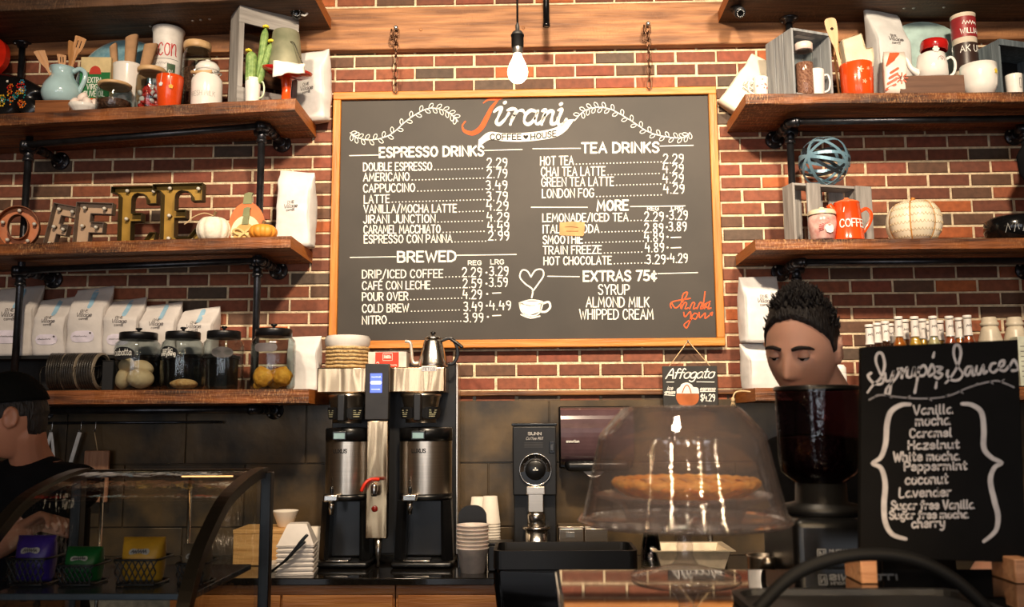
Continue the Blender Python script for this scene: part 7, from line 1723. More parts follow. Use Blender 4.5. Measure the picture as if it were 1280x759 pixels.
# ---- coffee mill with hopper
Yh = -2.80; hx = at(1023.5, 560, Yh).x; kh = ppm(1023, 560, Yh); hz = lambda py: at(1023, py, Yh).z - 1.08
t = thing('espresso_grinder', 'black espresso grinder with a smoky bean hopper in front of the barista', 'grinder', (hx, Yh, 1.081))
R = 51 * kh
b = MB(); b.box(-.076, .076, -.09, .14, .0, hz(643), .015, 3); bd = b.build('grinder_body', M_PLAST, t)
b = MB(); b.lathe([(R * .95, hz(643) + .0005), (R * .95, hz(632)), (R * .62, hz(628)), (R * .6, hz(604))], 40); b.build('neck', M_SATIN, t)
M_HOP = glass('smoke_plastic', (132, 108, 122), rough=.04)
b = MB(); b.lathe([(R * .6, hz(604) + .0005), (R * .92, hz(590)), (R * .97, hz(575)), (R, hz(489))], 48, cap=False); b.build('hopper', M_HOP, t)
b = MB(); b.lathe([(R * 1.03, hz(489) + .0003), (R * 1.03, hz(485)), (R * .98, hz(483.5)), (.0001, hz(483))], 48, cap=False); b.build('hopper_lid', M_PLAST, t)
b = MB(); b.lathe([(R * .55, hz(603)), (R * .86, hz(589)), (R * .92, hz(575)), (R * .94, hz(548)), (R * .5, hz(546)), (.0001, hz(545))], 40, cap=False); b.build('coffee_beans', mat('dark_roast_beans', (28, 18, 14), .4, c2=(52, 34, 26), scale=90, bump=1, bscale=90), t)
b = MB(); f = lambda u, v: (lambda p: (p.x - hx, -.0912, p.z - 1.081))(at(u, v, Yh - .091))
write(b, 'SIMONELLI', 1036, 1120, 699, 6, 2.4, f, track=1.6); write(b, 'NUOVA', 1037, 1060, 690, 3, 1.2, f, track=1.6)
for q in (((1022, 687), (1032, 687)), ((1032, 687), (1032, 699)), ((1032, 699), (1022, 699)), ((1022, 699), (1022, 687)), ((1024.5, 697), (1024.5, 689)), ((1024.5, 689), (1029.5, 697)), ((1029.5, 697), (1029.5, 689))): ribbon(b, list(q), 1.4, f)
b.build('lettering', mat('grey_print', (150, 152, 156), .5), bd)

# ---- syrups sign
Ys = -3.02
t = thing('syrups_sign', 'black chalkboard sign listing syrups and sauces in the right foreground', 'sign', (0, 0, 0))
cor = [at(1077, 434, Ys), at(1272.5, 424.5, Ys), at(1284, 704, Ys), at(1075.5, 697, Ys)]
b = MB(); b.prism([(p.x, p.z) for p in cor], Ys, Ys + .014); pn = b.build('panel', mat('matt_blackboard', (14, 13, 13), .8, spec=.15), t)
md = pn.modifiers.new('b', 'BEVEL'); md.width = .0015; md.segments = 2
for px in (1087.5, 1281):
    p = at(px, 733, -3.055); hw = 10.5 * ppm(px, 715, -3.055)
    b = MB(); b.box(p.x - hw, p.x + hw, -3.055, -2.98, BZ + .0005, BZ + .037, .002); b.build('wooden_foot', wood('pale_foot', (196, 136, 96), (214, 160, 118), .5), t)
def sg(u, v): return at(1060 + u / 2.709, 420 + v / 2.709, Ys - .0008)
M_CHG = mat('soft_chalk', (190, 184, 184), .9, c2=(214, 208, 206), scale=60)
b = MB()
def cs(*p, w_=9): ribbon(b, spline(p, 6), lambda q: w_ * (.75 + .35 * abs(math.sin(q * 5))), sg)
# "Syrups & Sauces", joined script
cs((66, 192), (84, 168), (112, 140), (124, 100), (116, 62), (100, 60), (94, 84), (106, 120), (120, 150), (108, 164), (84, 158), (68, 136), (78, 126))
cs((126, 126), (128, 150), (142, 150), (154, 122)); cs((156, 120), (146, 160), (140, 196), (128, 196), (132, 176), (160, 146), (172, 124), (170, 112))
cs((172, 116), (184, 112), (182, 142)); cs((184, 128), (200, 108)); cs((202, 110), (200, 136), (214, 138), (224, 108)); cs((224, 108), (224, 134), (236, 130))
cs((240, 106), (234, 150), (226, 192)); cs((238, 116), (256, 100), (266, 116), (256, 134), (238, 134)); cs((270, 130), (284, 98), (294, 122), (276, 136))
cs((292, 56), (288, 72)); cs((300, 104), (318, 108), (304, 122), (320, 130), (306, 144), (294, 138)); cs((300, 156), (297, 176))
cs((330, 160), (350, 138), (372, 100), (382, 60), (376, 34), (362, 34), (358, 62), (370, 100), (388, 128), (376, 148), (352, 150), (336, 134), (338, 118))
cs((420, 104), (404, 106), (396, 124), (406, 134), (420, 108), (422, 132), (432, 128)); cs((436, 102), (434, 124), (446, 128), (458, 100), (460, 126), (470, 120)); cs((500, 92), (486, 96), (480, 114), (492, 124), (506, 114))
cs((510, 108), (526, 100), (528, 84), (514, 90), (512, 112), (530, 118), (544, 104)); cs((546, 106), (562, 82), (576, 112), (556, 118))
b.build('title_lettering', M_CHG, t)
b = MB(); vp = spline([(72, 216), (110, 200), (160, 206), (230, 212), (300, 210), (350, 200), (400, 178), (450, 162), (500, 152), (530, 160), (562, 174)], 5); ribbon(b, vp, 6, sg)
for i in range(3, len(vp) - 3, 5):
    x, y = vp[i]; s = 1 if (i // 5) % 2 else -1; ribbon(b, [(x, y), (x + 10, y + 8 * s)], lambda q: 7 - 4 * q, sg)
b.build('vine_drawing', mat('dim_chalk', (142, 138, 140), .9), t)
for (s, pts) in ((1, [(210, 232), (180, 234), (146, 256), (132, 300), (128, 360), (112, 410), (84, 432), (112, 448), (126, 500), (122, 570), (126, 630), (150, 672), (196, 688)]), (-1, [(386, 230), (420, 234), (452, 260), (460, 320), (460, 380), (486, 412), (520, 430), (496, 446), (482, 490), (496, 560), (508, 610), (500, 660), (460, 696)])):
    b = MB(); ribbon(b, spline(pts, 5), lambda q: 12 + 7 * abs(math.sin(q * PI * 2)), sg); b.build('brace_drawing', M_CHG, t)
b = MB()
for (s, u0, u1, v, h) in (('Vanilla', 222, 352, 266, 30), ('mocha', 230, 343, 304, 34), ('Caramel', 210, 350, 344, 28), ('Hazelnut', 205, 376, 384, 28), ('White mocha', 155, 375, 424, 30), ('Peppermint', 192, 402, 456, 28), ('coconut', 195, 338, 503, 34), ('Lavender', 175, 348, 546, 30), ('Sugar free Vanilla', 148, 425, 588, 28), ('Sugar free mocha', 142, 405, 620, 26), ('cherry', 217, 327, 650, 30)):
    write(b, s, u0, u1, v, h, 6.2, sg, smooth=True, dv=-4)
b.build('syrup_list', M_CHG, t)

# ---- arched handle of a low tray
t = thing('handled_tray', 'low black tray with a tall arched handle at the bottom right', 'tray', (at(1090, 759, -3.28).x, -3.28, BZ + .001))
ox, oz = t.location.x, t.location.z
b = MB(); P_ = [at(u, v, -3.28) for u, v in ((945, 764), (985, 724), (1030, 702), (1085, 693), (1140, 699), (1192, 724), (1236, 764))]; b.tube([(p[0] - ox, 0, p[2] - oz) for p in spline([tuple(p) for p in P_], 6)], .0085, 12); b.build('arched_handle', M_CHAR, t)
b = MB(); w3 = P_[6].x - ox; loft(b, [rr(w3 + .01, .12, 0), rr(w3 + .012, .122, .012), rr(w3 + .002, .112, .012), rr(w3, .11, .004)]); b.build('tray_body', M_SATIN, t)

# ---- steel pitcher
Yp = -2.73; px_ = at(955, 730, Yp).x
t = thing('steel_pitcher', 'brushed steel milk pitcher on the work counter behind the cake stand', 'pitcher', (px_, Yp, 1.081), 1.6); H = at(955, 694, Yp).z - 1.081; R = 20 * ppm(955, 720, Yp)
b = MB(); b.lathe([(R * 1.02, 0), (R * 1.05, .005), (R * 1.05, H * .35), (R * .95, H * .7), (R * .98, H - .004), (R * 1.01, H), (R * .93, H), (R * .9, H * .7)], 36, cap=True); b.tube([(-R * .9, 0, H - .02), (-R * 1.2, 0, H - .004), (-R * 1.35, 0, H)], [.014, .011, .004], 10); b.build('pitcher_body', M_STEEL, t)
b = MB(); b.tube(spline([(R * .9, 0, H * .9), (R * 1.7, 0, H * .94), (R * 1.9, 0, H * .7), (R * 1.6, 0, H * .4), (R, 0, H * .3)], 4), .006, 8, flat=(0, 1, 0)); b.build('handle', M_STEEL, t)

# ================================================================== pastry display case
M_CASE = mat('bronze_frame', (60, 52, 40), .3, .6, var=.06)
M_CASEB = mat('black_case', (14, 14, 15), .35)
XA, XB = -1.212, -.71
prof = [(-2.10, 1.460), (-2.16, 1.457), (-2.265, 1.441), (-2.39, 1.408), (-2.48, 1.357), (-2.56, 1.293), (-2.625, 1.19), (-2.66, 1.05), (-2.67, .86)]
pc = spline(prof, 5)
t = thing('display_case', 'black pastry display case with a curved glass front on the left', 'display case', (0, 0, 0))
b = MB(); vs = []
for (y, z) in pc: vs += [(XA + .02, y, z - .006), (XB - .02, y, z - .006)]
b.add(vs, [(2 * i, 2 * i + 1, 2 * i + 3, 2 * i + 2) for i in range(len(pc) - 1)], True); b.build('curved_glass', M_GLASS, t)
for x in (XA, XB):
    b = MB(); n = len(pc); vs = []
    for i, (y, z) in enumerate(pc):
        a, c = pc[max(i - 1, 0)], pc[min(i + 1, n - 1)]; d = Vector((c[0] - a[0], c[1] - a[1])).normalized(); nn = Vector((d.y, -d.x))
        if nn.y < 0 and i < 3: nn = -nn
        o = Vector((y, z)); q = o - Vector((-d.y, d.x)) * (-.026)
        inn = o + Vector((-d.y, d.x)) * .026
        s = 1 if x == XB else -1
        for (xx, pt) in ((x, o), (x - s * .028, o), (x - s * .028, inn), (x, inn)): vs.append((xx, pt.x, pt.y))
    b.add(vs, [(4 * i + j, 4 * i + (j + 1) % 4, 4 * i + 4 + (j + 1) % 4, 4 * i + 4 + j) for i in range(n - 1) for j in range(4)] + [(0, 1, 2, 3), (4 * n - 4, 4 * n - 3, 4 * n - 2, 4 * n - 1)])
    b.build('end_frame', M_CASE, t)
    b = MB(); xs = x - (.005 if x == XB else -.005); pl = [(xs, y, z) for y, z in pc] + [(xs, -2.10, .86)]; b.add(pl, [tuple(range(len(pl)))]); b.build('end_glass', M_GLASS, t)
    b = MB(); b.box(x - .014, x + .014, -2.115, -2.085, .86, 1.448, .003); b.build('rear_post', M_CASEB, t)
b = MB(); b.box(XA + .30, XB - .07, -2.17, -2.163, 1.4395, 1.4425, .0008); b.build('case_glow', mat('glow_strip', (255, 190, 120), .4, emit=3.5, var=0), t)  # glowing strip added for the warm glints under the top rail
b = MB(); b.box(XA + .0285, XB - .0285, -2.125, -2.085, 1.436, 1.456, .004); b.build('top_rail', M_CASE, t)
for z in (1.215, 1.0): b = MB(); b.box(XA + .03, XB - .03, -2.52 if z > 1.1 else -2.60, -2.12, z - .014, z, .002); b.build('inner_shelf', mat('case_shelf', (66, 74, 82), .25, .3), t)
for x in (-1.13, -.90): b = MB(); b.tube([(x, -2.14, .87), (x, -2.14, 1.436)], .005, 8); b.build('inner_post', M_CHROME, t)
b = MB(); b.box(XA, XB, -2.69, -2.085, 0, .859, .006); b.build('case_base', M_CASEB, t)
# packets in wire baskets
for (x0, x1, yt, col, cn, lb, pr) in ((20, 68, 672, (62, 40, 130), 'purple', 'purple snack packet in a wire basket in the display case', 'x'), (82, 128, 686, (22, 92, 40), 'green', 'green snack packet in a wire basket in the display case', 'x'), (152, 206, 674, (206, 152, 44), 'yellow', 'yellow snack packet in a wire basket in the display case', 'x'), (228, 264, 682, (120, 104, 84), 'taupe', 'taupe snack packet in a wire basket in the display case', 'x')):
    Y = -2.40; p = at((x0 + x1) / 2, 725, Y); W2 = W_(x0, x1, 700, Y) / 2; H = at((x0 + x1) / 2, yt, Y).z - 1.215
    loc = Vector((p.x, Y, 1.216))
    k = thing('snack_packet', lb, 'packet', loc + Vector((0, .0, .004)))
    b = MB(); rings = []
    for z, kx, d in ((0, .84, .004), (H * .1, .86, .028), (H * .5, .90, .034), (H * .82, .94, .022), (H, .98, .003)): rings.append([(math.copysign(abs(math.cos(2 * PI * q / 28)) ** .45, math.cos(2 * PI * q / 28)) * kx * W2, d * math.copysign(abs(math.sin(2 * PI * q / 28)) ** .7, math.sin(2 * PI * q / 28)), z) for q in range(28)])
    loft(b, rings, smooth=True); b.build('packet_body', mat(cn + '_foil', col, .35, bump=.3, bscale=30), k)
    f = lambda u, v, H=H: (u, -(.036 - .034 * max(0, (v / H - .5) / .5) ** 1.5) - .001, v); b = MB(); ribbon(b, [(-W2 * .35, H * .70), (0, H * .74), (W2 * .35, H * .70)], H * .12, f); bl = b.build('white_badge', mat('dim_print_white', (190, 184, 176), .5), k)
    f2 = lambda u, v, f=f: (lambda p: (p[0], p[1] - .0012, p[2]))(f(u, v)); b = MB(); scribble(b, -W2 * .34, W2 * .34, H * .68, H * .07, .0026, f2, 6); b.build('lettering', M_INK, bl)
    w_ = thing('wire_basket', 'black lattice wire basket around the ' + cn + ' packet', 'basket', loc)
    b = MB(); hb = H * .58
    ring = rr(W2 * 1.02, .045, hb, .012, 3); b.tube(ring, .0028, 6, True); b.tube([(x * .9, y * .9, .003) for x, y, z in ring], .0028, 6, True); b.build('rim_wire', M_SATIN, w_)
    b = MB(); nW = 7
    for i in range(-2, nW + 1):
        for s in (1, -1):
            P_ = []
            for q in range(7):
                z = .003 + (hb - .003) * q / 6; u = -1 + 2 * (i + (q / 3 if s > 0 else 2 - q / 3)) / nW; kk = .9 + .12 * q / 6
                if -1 <= u <= 1: P_.append((u * W2 * kk * .97, -.045 * kk - .0005, z))
            if len(P_) > 1: b.tube(P_, .0016, 5)
    b.build('lattice', M_SATIN, w_)
# ================================================================== people
M_SKIN = mat('skin', (228, 170, 142), .5, var=.05, scale=6, sss=.15)
M_SKIND = mat('skin_tan', (190, 128, 98), .5, var=.05, scale=6, sss=.15)
M_HAIR = mat('dark_hair', (30, 22, 18), .55, bump=.8, bscale=160, stretch=(1, 1, .25))
M_TEE = mat('black_tshirt', (15, 15, 17), .9, spec=.1, bump=.2, bscale=30)
M_TROU = mat('dark_trousers', (34, 34, 40), .8)
def head_bm(b, M, wide=.076, deep=.096, high=.122):
    """a head with brow, eye sockets, nose, lips, chin and ears; face towards -y, chin about -high"""
    U, V = 72, 60; vs, fs = [], []
    g = lambda a, c, s: math.exp(-((a - c) / s) ** 2)
    for i in range(V + 1):
        th = PI * i / V
        for k in range(U):
            a = 2 * PI * k / U; x, y, z = math.sin(th) * math.sin(a), -math.sin(th) * math.cos(a), math.cos(th)
            X, Y, Z = x * wide, y * deep, z * high
            if z < 0:
                t_ = -z; X *= 1 - .34 * t_ ** 1.6; Y *= 1 - (.10 if y < 0 else .55) * t_ ** 1.5
                if y < 0: Y -= .006 * t_
            fr = max(0, -y) ** 2
            xn, zn = X / wide, Z / high
            d = 0
            d += .026 * g(xn, 0, .15 + .07 * max(0, -zn - .05) * 3) * (1 if -.36 < zn < .14 else 0) * max(0, (.14 - zn) / .46) ** .9 if -.36 < zn < .14 else 0
            if -.43 < zn <= -.36: d += .026 * g(xn, 0, .2) * (1 - (-.36 - zn) / .07) * .95
            d += .006 * g(zn, .16, .07) * g(abs(xn), .36, .28)
            d -= .011 * g(zn, .03, .09) * g(abs(xn), .42, .17)
            d += .005 * g(zn, -.16, .14) * g(abs(xn), .58, .2)
            d += .006 * g(zn, -.52, .035) * g(xn, 0, .24) + .0065 * g(zn, -.61, .04) * g(xn, 0, .2) - .003 * g(zn, -.565, .018) * g(xn, 0, .28)
            d += .008 * g(zn, -.86, .12) * g(xn, 0, .28)
            Y -= d * (fr ** .5)
            if y > 0 and z > 0: Y *= 1.06
            vs.append(M @ Vector((X, Y, Z)))
    for i in range(V):
        for k in range(U): k2 = (k + 1) % U; fs.append((i * U + k, i * U + k2, i * U + U + k2, i * U + U + k))
    o = b.M.copy(); b.M = Matrix.Identity(4); b.add(vs, fs, True)
    for s in (-1, 1):   # ears
        b.M = M @ Matrix.Translation((s * wide * 1.0, .012, -.004)) @ Matrix.Rotation(s * .35, 4, 'Z') @ Matrix.Rotation(-.15, 4, 'X')
        b.sph((0, 0, 0), .031, sx=.28, sy=.62, u=16, v=12); b.tube([(s * .006, .017 * math.cos(q), .028 * math.sin(q) + .001) for q in [-.9 + q * .42 for q in range(10)]], .0055, 8)
    b.M = o
def limb(b, pts, rs):
    b.tube([tuple(p) for p in spline([tuple(p) for p in pts], 4)], [r[0] for r in spline([(r,) for r in rs], 4)], 16)
    b.sph(pts[0], rs[0], u=14, v=10); b.sph(pts[-1], rs[-1], u=14, v=10)
def hand(b, W, d, pn, curl=.9, side=1, S=1.0):
    """palm and five bent fingers; W wrist, d pointing direction, pn palm normal"""
    d = d.normalized(); pn = (pn - d * pn.dot(d)).normalized(); s = d.cross(pn) * side
    pts = [W, W + d * .035 * S, W + d * .085 * S]
    for q in (-1, -.33, .33, 1): b.tube([W + s * q * .012 * S, W + d * .045 * S + s * q * .024 * S, W + d * .092 * S + s * q * .030 * S], [.015 * S, .013 * S, .0105 * S], 10); b.sph(W + d * .092 * S + s * q * .030 * S, .0105 * S, u=10, v=8)
    for q, L in ((-1, .068), (-.33, .076), (.33, .082), (1, .074)):
        p = W + d * .092 * S + s * q * .030 * S; P_ = [p]; a = 0
        for j, f in enumerate((.45, .32, .23)):
            a += curl * (.55, .75, .5)[j]; p = p + (d * math.cos(a) + pn * math.sin(a)) * L * f * S; P_.append(p)
        b.tube(P_, [.0098 * S, .009 * S, .0082 * S, .007 * S], 10); b.sph(P_[-1], .007 * S, u=10, v=8)
    p0 = W + d * .03 * S + s * .022 * S; p1 = p0 + (d * .5 + s * .85 + pn * .3) * .036 * S; p2 = p1 + (d * .85 + s * .3 + pn * .5) * .030 * S; p3 = p2 + (d * .9 + pn * .5) * .022 * S
    b.tube([p0, p1, p2, p3], [.014 * S, .0115 * S, .010 * S, .0078 * S], 10); b.sph(p3, .0078 * S, u=10, v=8)
def person(label, head_c, yaw, pitch, roll, feet, sh_yaw, arms, skin, drop=.245, lids=False, lean=.55):
    """arms: for each side (elbow, wrist, hand direction, palm normal), world points"""
    t = thing('person', label, 'person', Vector((feet.x, feet.y, 0.001)))
    o = t.location
    Mh = Matrix.Translation(head_c - o) @ Matrix.Rotation(yaw, 4, 'Z') @ Matrix.Rotation(roll, 4, 'Y') @ Matrix.Rotation(pitch, 4, 'X')
    b = MB(); head_bm(b, Mh)
    up_ = Vector((0, 0, 1)); hc = head_c - o
    nb = Mh @ Vector((0, .035, -.05)); zs = hc.z - drop
    f = Vector((math.sin(sh_yaw), -math.cos(sh_yaw), 0)); s = Vector((math.cos(sh_yaw), math.sin(sh_yaw), 0))
    base = Vector((hc.x, hc.y, 0)) * lean - f * .03
    chest = Vector((base.x, base.y, zs - .12)); neck0 = Vector((base.x, base.y, zs + .03)) - f * .01; hip = Vector((base.x * .35, base.y * .35, .98)); waist = (chest + hip) / 2 - Vector((0, 0, .06))
    limb(b, [neck0, (neck0 + nb) / 2 + f * .006, nb], [.066, .057, .056])
    def torso(bb, g):
        for (c, w_, d_, h_) in ((chest + up_ * .06, .19, .105, .13), (chest - up_ * .05, .175, .11, .15), (waist, .155, .10, .16), (hip, .17, .11, .13)):
            bb.M = Matrix.Translation(c) @ Matrix.Rotation(sh_yaw, 4, 'Z'); bb.sph((0, 0, 0), 1, (w_ + g), (d_ + g), (h_ + g), 28, 18) if False else bb.sph((0, 0, 0), w_ + g, 1, (d_ + g) / (w_ + g), (h_ + g) / (w_ + g), 28, 18)
        bb.M = Matrix.Identity(4)
        for (a, c, r0, r1) in ((chest + up_ * .03, waist, .125, .115), (waist, hip, .115, .125)):
            for q in (-.07, .07): bb.tube([a + s * q, c + s * q], [r0 * .9 + g, r1 * .9 + g], 18)
    torso(b, 0)
    sleeves = []
    for sd, (el, wr, hd, pn) in zip((-1, 1), arms):
        sp = chest + up_ * .10 + s * sd * .185; el = el - o; wr = wr - o
        limb(b, [chest + up_ * .11 + s * sd * .10, sp], [.07, .06]); limb(b, [sp, sp * .5 + el * .5, el], [.058, .050, .042]); limb(b, [el, el * .6 + wr * .4, wr], [.043, .042, .027])
        hand(b, wr, hd, pn, .8, sd); sleeves.append((sp, el, sd))
    legs = []
    for sd in (-1, 1):
        h0 = hip + s * sd * .09 - up_ * .04; kn = Vector((s.x * sd * .10, s.y * sd * .10, .50)) + f * .02; an = Vector((s.x * sd * .11, s.y * sd * .11, .085)) - f * .02
        limb(b, [h0, kn, an], [.088, .058, .040]); limb(b, [an - up_ * .04 - f * .03, an - up_ * .055 + f * .14], [.036, .030]); legs.append((h0, kn, an))
    body = b.build('body', skin, t); md = body.modifiers.new('r', 'REMESH'); md.mode = 'VOXEL'; md.voxel_size = .0042; md.use_smooth_shade = True; sm = body.modifiers.new('s', 'SMOOTH'); sm.factor = .5; sm.iterations = 3
    b = MB(); torso(b, .010); limb(b, [neck0 - up_ * .03, neck0 - up_ * .01], [.082, .072])
    for sp, el, sd in sleeves: limb(b, [chest + up_ * .10 + s * sd * .10, sp], [.08, .072]); b.tube([sp, sp * .35 + el * .65], [.071, .064], 18); b.sph(sp, .071)
    sh = b.build('tshirt', M_TEE, t); md = sh.modifiers.new('r', 'REMESH'); md.mode = 'VOXEL'; md.voxel_size = .008; md.use_smooth_shade = True
    b = MB(); b.M = Matrix.Translation(hip) @ Matrix.Rotation(sh_yaw, 4, 'Z'); b.sph((0, 0, -.03), .182, 1, .69, .8, 28, 18); b.M = Matrix.Identity(4)
    for h0, kn, an in legs: limb(b, [h0, kn, an], [.10, .075, .065])
    tr = b.build('trousers', M_TROU, t); md = tr.modifiers.new('r', 'REMESH'); md.mode = 'VOXEL'; md.voxel_size = .01; md.use_smooth_shade = True
    for h0, kn, an in legs:
        b = MB(); b.tube([Vector((an.x, an.y, .045)) - f * .06, Vector((an.x, an.y, .05)), Vector((an.x, an.y, .042)) + f * .10, Vector((an.x, an.y, .034)) + f * .18], [.044, .046, .044, .032], 14); b.sph(Vector((an.x, an.y, .045)) - f * .05, .043); b.sph(Vector((an.x, an.y, .034)) + f * .175, .033); b.build('shoe', M_SATIN, t)
    # face details
    M_EYE = mat('eye_white', (214, 206, 198), .2); M_IRIS = mat('dark_iris', (34, 24, 18), .1); M_BROW = mat('brow_hair', (34, 24, 20), .8); M_LIP = mat('lips', (176, 104, 92), .45)
    for sd in (-1, 1):
        b = MB(); b.M = Mh @ Matrix.Translation((sd * .031, -.0795, .0035)); b.sph((0, 0, 0), .0125, u=16, v=12); ey = b.build('eye', M_EYE, t)
        b = MB(); b.M = Mh @ Matrix.Translation((sd * .031 - .001, -.0895, -.001)); b.sph((0, 0, 0), .0058, sy=.6, u=14, v=10); b.build('iris', M_IRIS, ey)
        b = MB(); b.M = Mh @ Matrix.Translation((sd * .031, -.080, .0055)) @ Matrix.Rotation(.25, 4, 'X'); b.sph((0, 0, .0015), .0142, sz=.82, u=16, v=12); b.bm.free()
        b = MB(); b.M = Mh @ Matrix.Translation((sd * .031, -.0795, .0035)); U_, V_ = 16, 8; vs_, fs_ = [], []
        lo = .28 if lids else -.35     # upper lid reaches down to this angle
        for j in range(V_ + 1):
            for k in range(U_ + 1):
                th = (PI / 2 + (-lo if False else 0)) ; el = 1.3 - (1.3 + lo) * j / V_; az = -1.35 + 2.7 * k / U_
                vs_.append((.0137 * math.cos(el) * math.sin(az), -.0137 * math.cos(el) * math.cos(az), .0137 * math.sin(el)))
        fs_ = [(j * (U_ + 1) + k, j * (U_ + 1) + k + 1, (j + 1) * (U_ + 1) + k + 1, (j + 1) * (U_ + 1) + k) for j in range(V_) for k in range(U_)]
        b.add(vs_, fs_, True); el_ = b.build('eyelid', skin, t)
        b = MB(); b.M = Mh @ Matrix.Translation((sd * .031, -.0795, .0035)); b.tube([(.0142 * math.cos(-lo) * math.sin(-1.2 + .3 * k), -.0142 * math.cos(-lo) * math.cos(-1.2 + .3 * k), .0142 * math.sin(-lo)) for k in range(9)], .0013, 6); b.build('eyelashes', M_BROW, el_)
        b = MB(); b.M = Mh; b.tube(spline([(sd * .012, -.0975, .0185), (sd * .028, -.0965, .0235), (sd * .046, -.086, .021), (sd * .054, -.078, .016)], 4), [.0035, .0042, .0045, .0046, .0046, .0044, .004, .0038, .0036, .003, .0025, .002, .0015], 8); b.build('eyebrow', M_BROW, t)
    b = MB(); b.M = Mh; b.tube(spline([(-.022, -.0905, -.0685), (-.008, -.098, -.0655), (0, -.0985, -.067), (.008, -.098, -.0655), (.022, -.0905, -.0685)], 4), [.0015] + [.0035] * 15 + [.0015], 8); b.tube(spline([(-.021, -.0905, -.069), (0, -.0985, -.0735), (.021, -.0905, -.069)], 5), [.0015] + [.0042] * 9 + [.0015], 8); b.build('lips', M_LIP, t)
    return t, Mh
def hair_cap(t, Mh, m, zcut=.25, top=.022, spiky=True, name='hair', back=True):
    """short hair: a thick cap over the skull with tufts along the top"""
    b = MB(); U, V = 64, 26; vs, fs = [], []; rn = random.Random(12)
    for i in range(V + 1):
        for k in range(U):
            a = 2 * PI * k / U; fr = max(0, math.cos(a))     # 1 at the forehead
            thm = .86 + (1 - fr ** .7) * .90 if fr > .25 else 1.86 + .35 * max(0, -math.cos(a))
            if .0 <= abs(math.sin(a)) and fr < .6 and fr > -.2: thm = min(thm, 1.62 if abs(math.sin(a)) > .8 else thm)
            th = thm * i / V; x, y, z = math.sin(th) * math.sin(a), -math.sin(th) * math.cos(a), math.cos(th)
            tk = top * (max(0, z) ** .8) + .005 * (1 - max(0, z)) * (1 if i < V else .1)
            if i == V: tk = -.004
            n_ = mn.noise(Vector((x * 9, y * 9, z * 9))) * .5 + mn.noise(Vector((x * 24, y * 24, z * 24))) * .5 if spiky else 0
            X, Y, Z = x * (.076 + tk * .55), y * (.096 + tk * .7) * (1.06 if y > 0 and z > 0 else 1), z * (.122 + tk) + (n_ * .016 * max(0, z))
            vs.append((X, Y, Z))
    for i in range(V):
        for k in range(U): k2 = (k + 1) % U; fs.append((i * U + k, i * U + k2, i * U + U + k2, i * U + U + k))
    b.M = Mh; b.add(vs, fs, True)
    o = b.build(name, m, t)
    if spiky:
        b = MB(); b.M = Mh
        for q in range(900):
            a = rn.uniform(0, 2 * PI); th = rn.uniform(0, .74) if math.cos(a) > .2 else rn.uniform(0, 1.25); d = Vector((math.sin(th) * math.sin(a), -math.sin(th) * math.cos(a), math.cos(th)))
            p = Vector((d.x * (.076 + top * .4), d.y * (.096 + top * .5), d.z * (.122 + top * .75))); g_ = Vector((rn.uniform(-.5, .5), rn.uniform(-.7, .3), 1.0)).normalized(); L = rn.uniform(.012, .026) * (.4 + .6 * max(0, d.z))
            b.tube([p, p + (d * .5 + g_ * .5) * L * .6, p + (d * .3 + g_ * .7) * L], [.0026, .0019, .0005], 4)
        b.build('hair_tufts', m, o)
    return o
# barista on the right, looking down behind the grinder
Yb = -2.46
hc = at(1003, 437, Yb)
t, Mh = person('person in a black t-shirt with short dark hair, head bowed behind the espresso grinder', hc, -.62, .26, .06, Vector((hc.x + .24, -2.28, 0)), -.75,
    [(Vector((hc.x + .02, -2.46, 1.27)), Vector((hc.x + .06, -2.55, 1.20)), Vector((1, -.3, -.1)), Vector((0, 0, -1))), (Vector((hc.x + .45, -2.40, 1.27)), Vector((hc.x + .30, -2.54, 1.21)), Vector((-1, -.25, -.1)), Vector((0, 0, -1)))], M_SKIN, lids=True, lean=.45)
hair_cap(t, Mh, M_HAIR, top=.017)
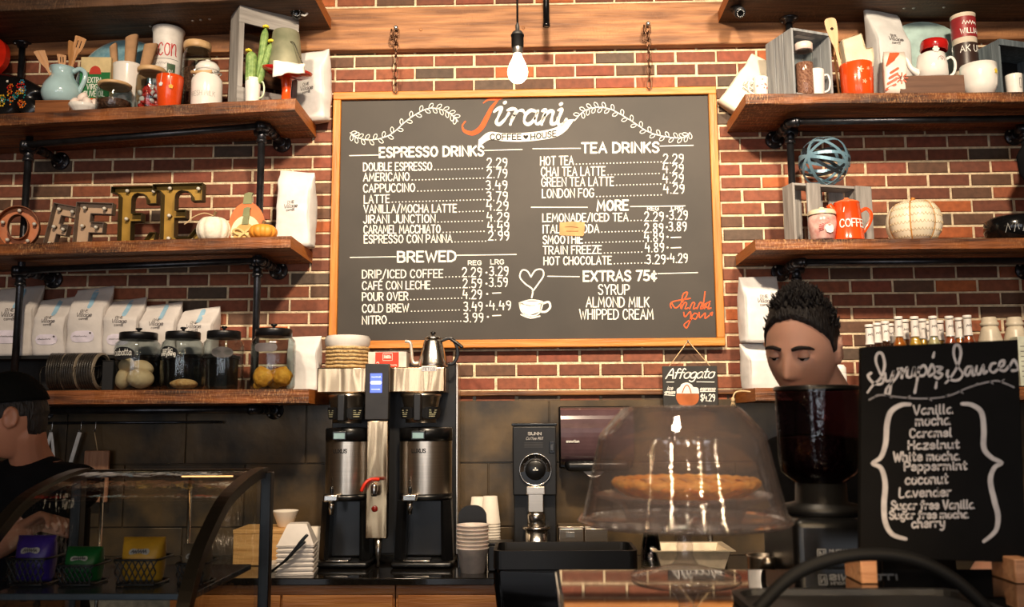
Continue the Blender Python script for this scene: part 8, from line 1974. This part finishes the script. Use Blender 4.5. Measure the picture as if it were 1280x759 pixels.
# server at the left edge, cap on, reaching into the case
Yv = -1.80
hc = at(14, 522, Yv)
t, Mh = person('person in dark clothes and a black cap at the left edge behind the display case', hc, -1.25, .12, 0, Vector((hc.x + .03, -1.66, 0)), -.35,
    [(Vector((hc.x - .34, -1.80, 1.30)), Vector((hc.x - .30, -2.0, 1.20)), Vector((.3, -1, 0)), Vector((0, 0, -1))), (at(-12, 684, -1.95), at(34, 660, -2.02), at(60, 648, -2.05) - at(34, 660, -2.02), Vector((0, -.4, -1)))], M_SKIND, drop=.19)
hair_cap(t, Mh, M_HAIR, top=.004, spiky=False)
b = MB(); U, V = 48, 14; vs, fs = [], []
for i in range(V + 1):
    for k in range(U):
        a = 2 * PI * k / U; th = 1.32 * i / V; vs.append((math.sin(th) * math.sin(a) * .090, -math.sin(th) * math.cos(a) * .112, .012 + math.cos(th) * .128))
for i in range(V):
    for k in range(U): k2 = (k + 1) % U; fs.append((i * U + k, i * U + k2, i * U + U + k2, i * U + U + k))
b.M = Mh; b.add(vs, fs, True); cap_ = b.build('cap', mat('black_cap', (18, 18, 16), .9, spec=.1, bump=.3, bscale=80), t); md = cap_.modifiers.new('s', 'SOLIDIFY'); md.thickness = .004
b = MB(); b.M = Mh; vs = []
for j in range(6):
    for i in range(13): a = -1.0 + 2.0 * i / 12; r = j / 5; vs.append((math.sin(a) * (.088 + .012 * r), -.06 - math.cos(a) * (.05 + .075 * r), .040 - .018 * r - .016 * math.sin(a) ** 2))
b.add(vs, [(j * 13 + i, j * 13 + i + 1, j * 13 + 14 + i, j * 13 + 13 + i) for j in range(5) for i in range(12)], True); br = b.build('cap_brim', mat('black_cap', (20, 20, 18), .9), cap_); md = br.modifiers.new('s', 'SOLIDIFY'); md.thickness = .003
b = MB(); b.M = Mh
for sd in (-1, 1): b.tube([(sd * .032 + .021 * math.cos(q * PI / 8), -.103 + .006 * abs(math.cos(q * PI / 8)), .002 + .016 * math.sin(q * PI / 8)) for q in range(16)], .0016, 6, True); b.tube([(sd * .053, -.098, .006), (sd * .074, -.04, .008), (sd * .078, .012, .004)], .0016, 6)
b.tube([(-.011, -.105, .006), (0, -.107, .008), (.011, -.105, .006)], .0016, 6); b.build('glasses', M_CHROME, t)
